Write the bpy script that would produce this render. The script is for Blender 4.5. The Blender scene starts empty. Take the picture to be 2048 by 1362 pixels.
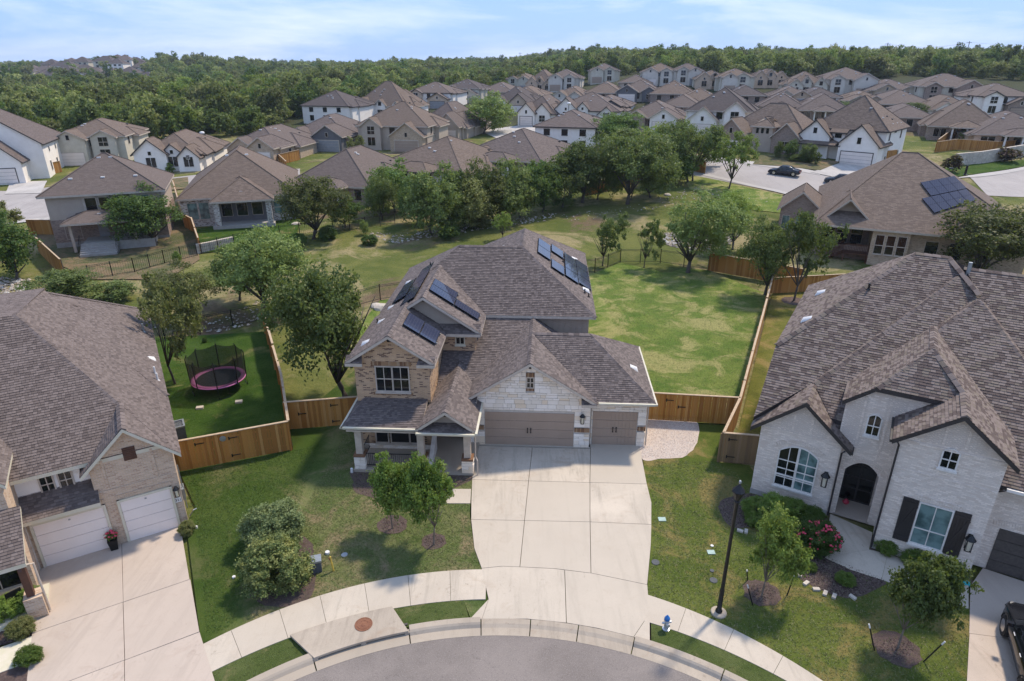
import bpy, bmesh, math, random
from mathutils import Vector, Matrix, noise
R_ = math.radians
SC = bpy.context.scene
COL = SC.collection
# ------------------------------------------------------------------ camera, light, exposure
CF, CP, CH = 1306.0, R_(23.24), 19.6          # focal length in photo pixels, pitch, height
cam = bpy.data.cameras.new('camera'); co = bpy.data.objects.new('camera', cam); COL.objects.link(co)
cam.sensor_width = 36; cam.lens = CF/2048*36; cam.clip_start = .5; cam.clip_end = 6000
co.location = (0, 0, CH); co.rotation_euler = (R_(90)-CP, 0, 0)
SC.camera = co
SUN = Vector((.40, .38, .83)).normalized()     # towards the sun
w = bpy.data.worlds.new('World'); SC.world = w; w.use_nodes = True
nt = w.node_tree; N = nt.nodes; Lk = nt.links; N.clear()
out = N.new('ShaderNodeOutputWorld'); bg = N.new('ShaderNodeBackground'); bg.inputs[1].default_value = .15
sky = N.new('ShaderNodeTexSky'); sky.sky_type = 'NISHITA'; sky.sun_disc = False
sky.sun_elevation = math.asin(SUN.z); sky.sun_rotation = math.atan2(SUN.x, SUN.y)
sky.air_density = 1.0; sky.dust_density = .5; sky.ozone_density = 1.6; sky.altitude = 200
tc = N.new('ShaderNodeTexCoord'); mp = N.new('ShaderNodeMapping'); mp.inputs['Scale'].default_value = (1.3, 1.3, 7.5)
cn = N.new('ShaderNodeTexNoise'); cn.inputs['Scale'].default_value = 1.9; cn.inputs['Detail'].default_value = 10; cn.inputs['Roughness'].default_value = .62
cn.inputs['Distortion'].default_value = .35
cr = N.new('ShaderNodeValToRGB'); cr.color_ramp.elements[0].position = .44; cr.color_ramp.elements[1].position = .74
cr.color_ramp.elements[0].color = (.08, .08, .08, 1); cr.color_ramp.elements[1].color = (.46, .46, .46, 1)
mx = N.new('ShaderNodeMix'); mx.data_type = 'RGBA'; mx.inputs[7].default_value = (6.4, 6.0, 5.5, 1)   # thin cirrus veil
tint = N.new('ShaderNodeMix'); tint.data_type = 'RGBA'; tint.blend_type = 'MULTIPLY'; tint.inputs[0].default_value = 1
tint.inputs[7].default_value = (1, .97, .95, 1)
blue = N.new('ShaderNodeMix'); blue.data_type = 'RGBA'; blue.inputs[0].default_value = .92; blue.inputs[7].default_value = (.86, 1.8, 3.85, 1)   # deep even blue between the veils
Lk.new(sky.outputs[0], tint.inputs[6]); Lk.new(tint.outputs[2], blue.inputs[6]); Lk.new(blue.outputs[2], mx.inputs[6])
Lk.new(tc.outputs['Generated'], mp.inputs[0]); Lk.new(mp.outputs[0], cn.inputs[0]); Lk.new(cn.outputs[0], cr.inputs[0])
Lk.new(cr.outputs[0], mx.inputs[0]); Lk.new(mx.outputs[2], bg.inputs[0]); Lk.new(bg.outputs[0], out.inputs[0])
sl = bpy.data.lights.new('sun', 'SUN'); sl.energy = 2.5; sl.angle = R_(4.5); sl.color = (1, .88, .72)
so = bpy.data.objects.new('sun', sl); COL.objects.link(so); so.rotation_euler = SUN.to_track_quat('Z', 'Y').to_euler()
vs = SC.view_settings; vs.view_transform = 'Standard'; vs.look = 'None'; vs.exposure = .92; vs.gamma = 1; vs.use_curve_mapping = False
SC.render.resolution_x = 1024; SC.render.resolution_y = 681
random.seed(7)
rnd = random.Random(11)
# ------------------------------------------------------------------ terrain height and surveying helpers
def sm(t, a, b):
    t = min(1, max(0, (t-a)/(b-a))); return t*t*(3-2*t)
def gz(x, y):
    A = 2.6+2.9*sm(x, -20, 60)-1.2*sm(-x, 90, 160); B = 4+5*sm(x, -20, 80)-3.4*sm(-x, 70, 170)
    z = A*sm(y, 62, 135)+B*sm(y, 120, 300)+(4+2*sm(x, -50, 150))*sm(y, 350, 850)
    z += 10.5*math.exp(-(((x+340)/130)**2+((y-650)/85)**2))
    if y > 330: z += 2.2*sm(y, 330, 500)*noise.noise(Vector((x/170, y/170, 0)))*1.6
    if 52 < y < 130: z += .35*sm(y, 52, 70)*(1-sm(y, 105, 130))*noise.noise(Vector((x/9, y/9, 3)))
    return z
def ray(u, v):
    a = (u-1024)/CF; b = (v-681)/CF
    return Vector((a, math.cos(CP)-math.sin(CP)*b, -(math.sin(CP)+math.cos(CP)*b)))
def gp(u, v):                                   # point of the ground seen at photo pixel (u, v)
    d = ray(u, v); t = 12.
    if d.z < -.05:
        t0 = CH/-d.z
        if d.y*t0 < 52: return Vector((d.x*t0, d.y*t0, 0))
    while t < 2500:
        if CH+d.z*t < gz(d.x*t, d.y*t): break
        t *= 1.002
    return Vector((d.x*t, d.y*t, gz(d.x*t, d.y*t)))
def zc_of(p): return p.y*math.cos(CP)-(p.z-CH)*math.sin(CP)
def z_at(u, v, y):
    d = ray(u, v); return CH+d.z*y/d.y
# ------------------------------------------------------------------ materials
MATS = {}
def newmat(name):
    m = bpy.data.materials.new(name); m.use_nodes = True
    nt = m.node_tree; b = nt.nodes['Principled BSDF']; MATS[name] = m
    return m, nt, nt.nodes, nt.links, b
def mixn(n, l, a, b, f, mode='MIX'):
    x = n.new('ShaderNodeMix'); x.data_type = 'RGBA'; x.blend_type = mode
    for i, v in ((0, f), (6, a), (7, b)):
        if hasattr(v, 'links') or hasattr(v, 'is_linked'): l.new(v, x.inputs[i])
        else: x.inputs[i].default_value = v if i == 0 else (*v, 1)
    return x.outputs[2]
def noi(n, l, vec, scale, detail=4, rough=.55, dist=0):
    x = n.new('ShaderNodeTexNoise'); x.inputs['Scale'].default_value = scale; x.inputs['Detail'].default_value = detail
    x.inputs['Roughness'].default_value = rough; x.inputs['Distortion'].default_value = dist
    l.new(vec, x.inputs['Vector']); return x.outputs[0]
def ramp(n, l, f, p0, p1, v0=0, v1=1):
    x = n.new('ShaderNodeMapRange'); x.inputs[1].default_value = p0; x.inputs[2].default_value = p1
    x.inputs[3].default_value = v0; x.inputs[4].default_value = v1; x.interpolation_type = 'SMOOTHSTEP'
    l.new(f, x.inputs[0]); return x.outputs[0]
def bump(n, l, b, h, s, d):
    x = n.new('ShaderNodeBump'); x.inputs['Strength'].default_value = s; x.inputs['Distance'].default_value = d
    l.new(h, x.inputs['Height']); l.new(x.outputs[0], b.inputs['Normal'])
def plain(name, c, c2=None, scale=6, rough=.7, bp=.0, metal=0, coord='Object', var=0, spec=None):
    m, nt, n, l, b = newmat(name)
    b.inputs['Roughness'].default_value = rough; b.inputs['Metallic'].default_value = metal
    if spec is not None: b.inputs['Specular IOR Level'].default_value = spec
    t = n.new('ShaderNodeTexCoord'); v = t.outputs[coord]
    c2 = c2 or tuple(x*.8 for x in c)
    f1 = noi(n, l, v, scale, 6, .6)
    col = mixn(n, l, c, c2, ramp(n, l, f1, .3, .7))
    f2 = noi(n, l, v, scale*.12, 3)
    col = mixn(n, l, col, tuple(x*.82 for x in c), ramp(n, l, f2, .45, .75, 0, .6))
    if var:
        o = n.new('ShaderNodeObjectInfo'); col = mixn(n, l, col, tuple(x*.6 for x in c), ramp(n, l, o.outputs['Random'], 0, 1, 0, var))
    l.new(col, b.inputs['Base Color'])
    if bp: bump(n, l, b, noi(n, l, v, scale*4, 4), bp, .02)
    return m
def piecemat(name, ca, cb, cc=None, rough=.85, isl=True, sc=5, bp=.25, thr=(.35, .65)):  # colour differs from piece to piece
    m, nt, n, l, b = newmat(name); b.inputs['Roughness'].default_value = rough
    b.inputs['Specular IOR Level'].default_value = .25
    if isl: r = n.new('ShaderNodeNewGeometry').outputs['Random Per Island']
    else: r = n.new('ShaderNodeObjectInfo').outputs['Random']
    t = n.new('ShaderNodeTexCoord').outputs['Object']
    col = mixn(n, l, ca, cb, ramp(n, l, r, *thr))
    if cc:
        mm = n.new('ShaderNodeMath'); mm.operation = 'MULTIPLY'; mm.inputs[1].default_value = 7.31; l.new(r, mm.inputs[0])
        fr = n.new('ShaderNodeMath'); fr.operation = 'FRACT'; l.new(mm.outputs[0], fr.inputs[0])
        col = mixn(n, l, col, cc, ramp(n, l, fr.outputs[0], .72, .9, 0, .8))
    g = noi(n, l, t, 60, 3); col = mixn(n, l, col, tuple(x*.55 for x in ca), ramp(n, l, g, .45, .75, 0, .5))
    g2 = noi(n, l, t, .35, 4); col = mixn(n, l, col, tuple(min(1, x*1.2) for x in ca), ramp(n, l, g2, .5, .75, 0, .3))
    l.new(col, b.inputs['Base Color']); bump(n, l, b, noi(n, l, t, sc*8, 4), bp, .01)
    return m
def brickmat(name, c1, c2, c3, mortar, bw=.2, rh=.067, ms=.008, thr=(.72, .8), rough=.85, bp=.5):
    m, nt, n, l, b = newmat(name); b.inputs['Roughness'].default_value = rough; b.inputs['Specular IOR Level'].default_value = .2
    uv = n.new('ShaderNodeUVMap').outputs[0]
    k = n.new('ShaderNodeTexBrick'); l.new(uv, k.inputs['Vector'])
    k.inputs['Scale'].default_value = 1; k.inputs['Brick Width'].default_value = bw; k.inputs['Row Height'].default_value = rh
    k.inputs['Mortar Size'].default_value = ms; k.inputs['Mortar Smooth'].default_value = .2; k.inputs['Bias'].default_value = 0
    k.inputs['Color1'].default_value = (0, 0, 0, 1); k.inputs['Color2'].default_value = (1, 1, 1, 1); k.inputs['Mortar'].default_value = (.5, .5, .5, 1)
    s = n.new('ShaderNodeSeparateColor'); l.new(k.outputs[0], s.inputs[0])
    nz = noi(n, l, uv, 1.7, 4)
    a = mixn(n, l, c1, c2, ramp(n, l, nz, .35, .65))
    a = mixn(n, l, a, tuple(x*.7 for x in c1), ramp(n, l, s.outputs[0], .1, .6, .0, .55))
    a = mixn(n, l, a, c3, ramp(n, l, s.outputs[0], *thr))
    a = mixn(n, l, a, mortar, k.outputs[1])
    l.new(a, b.inputs['Base Color'])
    inv = n.new('ShaderNodeMath'); inv.operation = 'SUBTRACT'; inv.inputs[0].default_value = 1; l.new(k.outputs[1], inv.inputs[1])
    bump(n, l, b, inv.outputs[0], bp, .01)
    return m
def shinglemat(name, c1, c2, c3):               # roofs too far off to tell the shingles apart
    m, nt, n, l, b = newmat(name); b.inputs['Roughness'].default_value = .9; b.inputs['Specular IOR Level'].default_value = .2
    uv = n.new('ShaderNodeUVMap').outputs[0]
    k = n.new('ShaderNodeTexBrick'); l.new(uv, k.inputs['Vector'])
    k.inputs['Scale'].default_value = 1; k.inputs['Brick Width'].default_value = .42; k.inputs['Row Height'].default_value = .17
    k.inputs['Mortar Size'].default_value = .012; k.inputs['Mortar Smooth'].default_value = .5
    k.inputs['Color1'].default_value = (0, 0, 0, 1); k.inputs['Color2'].default_value = (1, 1, 1, 1); k.inputs['Mortar'].default_value = (.1, .1, .1, 1)
    s = n.new('ShaderNodeSeparateColor'); l.new(k.outputs[0], s.inputs[0])
    a = mixn(n, l, c1, c2, ramp(n, l, s.outputs[0], .2, .8))
    a = mixn(n, l, a, c3, ramp(n, l, noi(n, l, uv, 1.1, 5, .65), .5, .75, 0, .6))
    a = mixn(n, l, a, tuple(x*.75 for x in c1), ramp(n, l, noi(n, l, uv, 3.7, 6, .7), .48, .62, 0, .6))
    o = n.new('ShaderNodeObjectInfo'); a = mixn(n, l, a, c3, ramp(n, l, o.outputs['Random'], 0, 1, 0, .45))
    l.new(a, b.inputs['Base Color']); bump(n, l, b, s.outputs[0], .4, .02)
    return m
def grassmat(name, g1, g2, dry, amt, dark=None, fine=1.0):
    m, nt, n, l, b = newmat(name); b.inputs['Roughness'].default_value = .95; b.inputs['Specular IOR Level'].default_value = .1
    v = n.new('ShaderNodeNewGeometry').outputs['Position']
    col = mixn(n, l, g1, g2, ramp(n, l, noi(n, l, v, .55, 6, .62, .3), .38, .64))
    col = mixn(n, l, col, dry, ramp(n, l, noi(n, l, v, .3, 9, .7, .7), .62-amt*.28, .70-amt*.2, 0, .9))
    if dark: col = mixn(n, l, col, dark, ramp(n, l, noi(n, l, v, .34, 5, .6), .55, .7, 0, .7))
    f = noi(n, l, v, 7*fine, 6, .8); col = mixn(n, l, col, tuple(x*.35 for x in g1), ramp(n, l, f, .48, .72, 0, .8))
    f = noi(n, l, v, 30*fine, 2, .7); col = mixn(n, l, col, tuple(min(1, x*1.7) for x in g2), ramp(n, l, f, .52, .75, 0, .55))
    l.new(col, b.inputs['Base Color']); bump(n, l, b, f, .9, .06)
    return m
def leafmat(name, a, b_, c):
    m, nt, n, l, b = newmat(name); b.inputs['Roughness'].default_value = .6; b.inputs['Specular IOR Level'].default_value = .25
    r = n.new('ShaderNodeNewGeometry').outputs['Random Per Island']; o = n.new('ShaderNodeObjectInfo').outputs['Random']
    t = n.new('ShaderNodeTexCoord').outputs['Object']
    col = mixn(n, l, a, b_, ramp(n, l, r, .1, .9))
    col = mixn(n, l, col, c, ramp(n, l, noi(n, l, t, 5, 3), .45, .68, 0, .6))
    col = mixn(n, l, col, tuple(x*.55 for x in a), ramp(n, l, o, .35, 1, 0, .8)); col = mixn(n, l, col, tuple(x*1.5 for x in b_), ramp(n, l, o, .3, 0, 0, .6))
    l.new(col, b.inputs['Base Color'])
    tr = n.new('ShaderNodeBsdfTranslucent'); l.new(mixn(n, l, col, (.5, .65, .1), .25), tr.inputs[0])
    ms = n.new('ShaderNodeMixShader'); ms.inputs[0].default_value = .32
    l.new(b.outputs[0], ms.inputs[1]); l.new(tr.outputs[0], ms.inputs[2]); l.new(ms.outputs[0], n['Material Output'].inputs[0])
    return m
def glassmat(name, c, rough=.06, c2=None):
    m, nt, n, l, b = newmat(name); b.inputs['Roughness'].default_value = rough; b.inputs['Specular IOR Level'].default_value = .5
    t = n.new('ShaderNodeTexCoord').outputs['Object']
    col = mixn(n, l, c, c2 or tuple(x*.4 for x in c), ramp(n, l, noi(n, l, t, 1.4, 3), .4, .65))
    l.new(col, b.inputs['Base Color']); return m
shinglemat('roof_far', (0.104, 0.082, 0.074), (0.146, 0.117, 0.106), (0.127, 0.099, 0.083))
shinglemat('roof_far_dark', (0.071, 0.059, 0.058), (0.104, 0.085, 0.081), (0.088, 0.073, 0.067))
shinglemat('roof_far_brown', (0.119, 0.089, 0.072), (0.173, 0.132, 0.107), (0.134, 0.101, 0.079))
piecemat('shingle_grey', (0.117, 0.095, 0.088), (0.177, 0.144, 0.131), (0.084, 0.067, 0.062), thr=(.15, .85))
piecemat('shingle_taupe', (0.130, 0.103, 0.092), (0.177, 0.142, 0.128), (0.091, 0.071, 0.064), thr=(.15, .85))
piecemat('shingle_mottled', (0.100, 0.074, 0.065), (0.203, 0.161, 0.140), (0.177, 0.144, 0.110), thr=(.3, .62))
plain('ridge_cap', (.2, .165, .16), (.27, .22, .215), 9, .9, .3)
plain('trim_tan', (.52, .44, .36), None, 3, .6)
plain('trim_cream', (.62, .56, .45), (.56, .52, .38), 3, .5)
plain('trim_white', (.78, .73, .67), None, 3, .5)
plain('trim_dark', (.035, .03, .03), None, 3, .45)
plain('siding_tan', (.37, .305, .245), (.34, .28, .225), 2, .75)
plain('siding_grey', (.14, .135, .14), None, 2, .75)
plain('stucco_white', (.84, .78, .71), (.77, .71, .64), 1.2, .9, .15)
plain('stucco_far', (.60, .545, .47), (.54, .49, .42), 1.2, .9, .15)
plain('stucco_cream', (.58, .53, .43), (.5, .45, .36), 1.2, .9, .15)
plain('stucco_tan', (.44, .36, .29), (.4, .325, .26), 1.2, .9, .15)
plain('foundation', (.38, .36, .33), (.3, .28, .26), 2, .9, .2)
brickmat('brick_tan', (.56, .36, .21), (.47, .29, .155), (.13, .065, .04), (.5, .39, .29), thr=(.76, .82))
brickmat('brick_cream', (.62, .46, .32), (.54, .38, .25), (.42, .28, .19), (.58, .48, .39), thr=(.7, .9))
brickmat('brick_white', (.84, .73, .63), (.76, .65, .55), (.64, .53, .44), (.60, .52, .45), thr=(.6, .95))
brickmat('brick_taupe', (.33, .24, .19), (.26, .185, .15), (.17, .115, .09), (.36, .3, .26), thr=(.65, .9))
brickmat('brick_buff', (.52, .39, .27), (.44, .31, .21), (.3, .21, .14), (.5, .43, .34), thr=(.65, .9))
brickmat('stone_far', (.52, .44, .35), (.42, .33, .25), (.62, .57, .5), (.36, .32, .28), .5, .22, .02, thr=(.5, .8))
brickmat('brick_patchy', (.6, .57, .53), (.5, .46, .42), (.12, .07, .06), (.5, .47, .43), thr=(.72, .76))
piecemat('limestone', (.86, .77, .67), (.76, .67, .56), (.76, .6, .42), isl=False, sc=2, bp=.5)
piecemat('soldier_brick', (.33, .2, .11), (.16, .08, .045), (.42, .3, .19), sc=4)
plain('mortar', (.55, .5, .44), None, 8, .95, .3)
plain('door_taupe', (.36, .265, .20), (.34, .25, .185), 1.5, .55)
plain('door_white', (.80, .70, .63), (.76, .66, .59), 1.2, .6)
plain('door_dark', (.06, .05, .045), (.09, .075, .065), 8, .5)
plain('door_grey', (.3, .3, .31), None, 2, .6)
plain('black_metal', (.012, .012, .013), None, 4, .4, 0, .3)
plain('panel_frame', (.02, .021, .025), None, 4, .9, spec=.0)
plain('wood_dark', (.07, .028, .017), (.11, .045, .025), 3, .6, .2)
plain('metal_grey', (.35, .37, .38), None, 5, .45, 0, .6)
plain('vent_white', (.72, .7, .68), None, 5, .5)
glassmat('glass_dark', (.012, .014, .016))
glassmat('glass_curtain', (.16, .25, .24), .15, (.05, .09, .09))
glassmat('glass_car', (.015, .017, .02), .03)
m, nt, n, l, b = newmat('solar_cell'); b.inputs['Specular IOR Level'].default_value = .25; b.inputs['Roughness'].default_value = .04; b.inputs['Base Color'].default_value = (.012, .016, .034, 1)
uvn = n.new('ShaderNodeUVMap').outputs[0]; k = n.new('ShaderNodeTexBrick'); l.new(uvn, k.inputs[0]); k.offset = 0
k.inputs['Scale'].default_value = 1; k.inputs['Brick Width'].default_value = .16; k.inputs['Row Height'].default_value = .16; k.inputs['Mortar Size'].default_value = .004
l.new(mixn(n, l, (.03, .036, .065), (.10, .11, .14), k.outputs[1]), b.inputs['Base Color'])
def concmat(name, c, stain):
    m, nt, n, l, b = newmat(name); b.inputs['Roughness'].default_value = .88; b.inputs['Specular IOR Level'].default_value = .25
    v = n.new('ShaderNodeNewGeometry').outputs['Position']; o = n.new('ShaderNodeObjectInfo').outputs['Random']
    col = mixn(n, l, c, tuple(x*.86 for x in c), ramp(n, l, noi(n, l, v, .5, 6, .6), .35, .7))
    col = mixn(n, l, col, stain, ramp(n, l, noi(n, l, v, .9, 8, .7, .8), .52, .68, 0, .6))
    col = mixn(n, l, col, tuple(x*.45 for x in stain), ramp(n, l, noi(n, l, v, 2.3, 8, .75, 1.5), .57, .70, 0, .65))
    mpg = n.new('ShaderNodeMapping'); mpg.inputs['Scale'].default_value = (1.6, .16, 1); mpg.inputs['Rotation'].default_value = (0, 0, .12); l.new(v, mpg.inputs[0])
    col = mixn(n, l, col, tuple(x*.68 for x in c), ramp(n, l, noi(n, l, mpg.outputs[0], 1.5, 7, .7, .3), .48, .66, 0, .75))
    col = mixn(n, l, col, tuple(min(1, x*1.12) for x in c), ramp(n, l, noi(n, l, v, .22, 5, .6), .5, .7, 0, .8))
    col = mixn(n, l, col, tuple(x*.8 for x in c), ramp(n, l, noi(n, l, v, 22, 3), .45, .7, 0, .4))
    col = mixn(n, l, col, tuple(x*.87 for x in c), ramp(n, l, o, 0, 1, 0, .8))
    l.new(col, b.inputs['Base Color']); bump(n, l, b, noi(n, l, v, 40, 3), .15, .01); return m
concmat('concrete', (0.509, 0.441, 0.356), (0.373, 0.291, 0.216))
concmat('concrete_pink', (0.492, 0.408, 0.336), (0.305, 0.216, 0.160))
concmat('concrete_far', (0.448, 0.416, 0.384), (0.352, 0.320, 0.296))
concmat('concrete_worn', (0.390, 0.329, 0.260), (0.288, 0.208, 0.144))
m, nt, n, l, b = newmat('asphalt'); b.inputs['Roughness'].default_value = .93; b.inputs['Specular IOR Level'].default_value = .2
v = n.new('ShaderNodeNewGeometry').outputs['Position']
col = mixn(n, l, (.215, .185, .165), (.165, .142, .127), ramp(n, l, noi(n, l, v, .35, 6, .65, .5), .35, .68))
col = mixn(n, l, col, (.06, .053, .05), ramp(n, l, noi(n, l, v, 1.1, 7, .7, .6), .60, .74, 0, .7))
col = mixn(n, l, col, (.34, .3, .27), ramp(n, l, noi(n, l, v, 30, 3, .7), .5, .72, 0, .7)); col = mixn(n, l, col, (.07, .06, .057), ramp(n, l, noi(n, l, v, 19, 3, .7), .55, .75, 0, .6))
l.new(col, b.inputs['Base Color']); bump(n, l, b, noi(n, l, v, 60, 2), .4, .01)
concmat('road_far', (0.365, 0.332, 0.310), (0.289, 0.255, 0.238))
grassmat('lawn_patchy', (0.079, 0.113, 0.030), (0.122, 0.147, 0.051), (0.233, 0.186, 0.093), .55, (0.042, 0.074, 0.017))
grassmat('lawn_rich', (.034, .072, .009), (.055, .095, .016), (.17, .16, .06), .2, (.022, .06, .006))
grassmat('lawn_back', (0.095, 0.151, 0.027), (0.162, 0.198, 0.046), (0.315, 0.285, 0.115), .52, (0.048, 0.110, 0.015))
grassmat('lawn_strip', (0.114, 0.120, 0.023), (0.152, 0.147, 0.034), (0.248, 0.184, 0.068), .5, (0.067, 0.082, 0.015))
grassmat('lawn_verge', (.06, .085, .022), (.095, .115, .038), (.2, .17, .08), .3, (.035, .065, .01))
grassmat('lawn_right', (0.079, 0.110, 0.019), (0.121, 0.143, 0.031), (0.230, 0.174, 0.065), .48, (0.047, 0.079, 0.012))
grassmat('lawn_left_far', (0.085, 0.098, 0.038), (0.119, 0.111, 0.060), (0.221, 0.153, 0.093), .62, (0.051, 0.076, 0.025))
plain('mulch', (.06, .038, .033), (.12, .08, .068), 18, .95, .9)
plain('bark', (.06, .048, .04), (.11, .09, .075), 12, .95, .8)
plain('bark_young', (.14, .11, .085), (.19, .16, .13), 12, .95, .5)
piecemat('picket', (.40, .19, .05), (.28, .125, .032), (.46, .25, .085), isl=True, sc=3, bp=.4)
piecemat('picket_part', (.42, .20, .05), (.31, .135, .032), (.50, .27, .09), isl=False, sc=3, bp=.4)
piecemat('picket_grey', (.25, .165, .085), (.19, .125, .07), (.3, .2, .12), isl=False, sc=3, bp=.4)
plain('fence_cap', (.48, .36, .24), (.38, .27, .17), 6, .8)
leafmat('leaf_oak', (0.084, 0.121, 0.031), (0.162, 0.211, 0.059), (0.224, 0.263, 0.081))
leafmat('leaf_young', (0.079, 0.145, 0.020), (0.171, 0.248, 0.048), (0.251, 0.279, 0.073))
leafmat('leaf_bright', (0.102, 0.156, 0.024), (0.180, 0.240, 0.048), (0.240, 0.264, 0.072))
leafmat('leaf_olive', (0.110, 0.124, 0.038), (0.197, 0.204, 0.070), (0.248, 0.226, 0.094))
leafmat('leaf_dark', (0.046, 0.091, 0.018), (0.091, 0.151, 0.032), (0.121, 0.174, 0.044))
leafmat('leaf_bush', (0.062, 0.100, 0.031), (0.213, 0.250, 0.088), (0.425, 0.400, 0.125))
leafmat('leaf_wood', (0.140, 0.168, 0.045), (0.241, 0.267, 0.079), (0.314, 0.314, 0.108))
leafmat('leaf_bush_grey', (.07, .10, .035), (.17, .21, .09), (.28, .31, .12))
leafmat('leaf_purple', (.05, .018, .022), (.09, .035, .035), (.07, .03, .03))
plain('flower_red', (.5, .02, .05), (.65, .08, .14), 9, .6)
plain('flower_white', (.75, .75, .7), None, 9, .6)
plain('gravel', (0.620, 0.525, 0.443), (0.420, 0.336, 0.281), 22, .95, 1.0)
plain('rock', (.55, .49, .41), (.4, .34, .28), 3, .95, .6, var=.5)
plain('pad_pink', (.55, .17, .36), (.48, .14, .32), 3, .6)
plain('mat_black', (.012, .013, .02), None, 3, .7)
plain('plastic_blue', (.01, .14, .42), None, 3, .4)
plain('silver_paint', (.55, .56, .58), None, 3, .35, 0, .5)
plain('rust', (.17, .065, .035), (.24, .11, .06), 20, .9, .5)
plain('yellow_pipe', (.62, .42, .07), None, 3, .6)
plain('turquoise', (.02, .42, .45), None, 3, .5)
plain('lid_green', (.36, .47, .42), None, 9, .8)
plain('lid_dark', (.08, .085, .09), None, 9, .8)
plain('car_black', (.008, .008, .01), (.01, .01, .012), 2, .12)
plain('car_navy', (.012, .014, .022), (.014, .016, .024), 2, .12)
plain('tyre', (.015, .015, .015), None, 6, .8)
plain('chrome', (.55, .56, .58), None, 6, .2, 0, 1)
plain('lamp_red', (.35, .01, .01), None, 6, .3)
m, nt, n, l, b = newmat('net'); b.inputs['Base Color'].default_value = (.008, .012, .01, 1)
tr = n.new('ShaderNodeBsdfTransparent'); ms = n.new('ShaderNodeMixShader'); ms.inputs[0].default_value = .74
l.new(tr.outputs[0], ms.inputs[1]); l.new(b.outputs[0], ms.inputs[2]); l.new(ms.outputs[0], n['Material Output'].inputs[0])
def lawnmix(name):                             # rich turf giving way to a patchy one along the plot line
    m, nt, n, l, b = newmat(name); b.inputs['Roughness'].default_value = .95; b.inputs['Specular IOR Level'].default_value = .1
    v = n.new('ShaderNodeNewGeometry').outputs['Position']; sx = n.new('ShaderNodeSeparateXYZ'); l.new(v, sx.inputs[0])
    n1 = noi(n, l, v, .5, 6, .65, .4); n2 = noi(n, l, v, .3, 8, .68, .6)
    rich = mixn(n, l, (.038, .072, .010), (.062, .094, .018), ramp(n, l, n1, .35, .65)); rich = mixn(n, l, rich, (.17, .15, .07), ramp(n, l, n2, .5, .68, 0, .6))
    pat = mixn(n, l, (.09, .125, .034), (.15, .165, .06), ramp(n, l, n1, .4, .6)); pat = mixn(n, l, pat, (.27, .2, .12), ramp(n, l, n2, .47, .62, 0, .85)); pat = mixn(n, l, pat, (.05, .09, .018), ramp(n, l, noi(n, l, v, .42, 5, .6), .55, .68, 0, .75))
    ad = n.new('ShaderNodeMath'); ad.operation = 'MULTIPLY_ADD'; ad.inputs[1].default_value = 3.5; l.new(n2, ad.inputs[0]); l.new(sx.outputs[0], ad.inputs[2])
    col = mixn(n, l, rich, pat, ramp(n, l, ad.outputs[0], -9.6, -8.2))
    f = noi(n, l, v, 8, 5, .78); col = mixn(n, l, col, (.02, .035, .006), ramp(n, l, f, .5, .75, 0, .7)); f = noi(n, l, v, 26, 3, .75); col = mixn(n, l, col, (.22, .23, .09), ramp(n, l, f, .52, .78, 0, .6))
    l.new(col, b.inputs['Base Color']); bump(n, l, b, f, .9, .06)
lawnmix('lawn_front')
# terrain: meadow, bare soil and rocks between the lots, dark litter under the wood
m, nt, n, l, b = newmat('meadow'); b.inputs['Roughness'].default_value = .95; b.inputs['Specular IOR Level'].default_value = .1
v = n.new('ShaderNodeNewGeometry').outputs['Position']; sx = n.new('ShaderNodeSeparateXYZ'); l.new(v, sx.inputs[0])
col = mixn(n, l, (.08, .10, .024), (.14, .145, .042), ramp(n, l, noi(n, l, v, .16, 7, .65, .6), .38, .62))
col = mixn(n, l, col, (.30, .24, .13), ramp(n, l, noi(n, l, v, .11, 9, .7, .7), .48, .60, 0, .8))
col = mixn(n, l, col, (.15, .10, .07), ramp(n, l, noi(n, l, v, .07, 8, .68, .6), .54, .63, 0, .85))
col = mixn(n, l, col, (.05, .075, .018), ramp(n, l, noi(n, l, v, 2.6, 5, .75), .5, .7, 0, .7))
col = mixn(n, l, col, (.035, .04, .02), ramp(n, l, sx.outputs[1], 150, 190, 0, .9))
l.new(col, b.inputs['Base Color']); bump(n, l, b, noi(n, l, v, 5, 5, .7), .8, .15)
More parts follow.
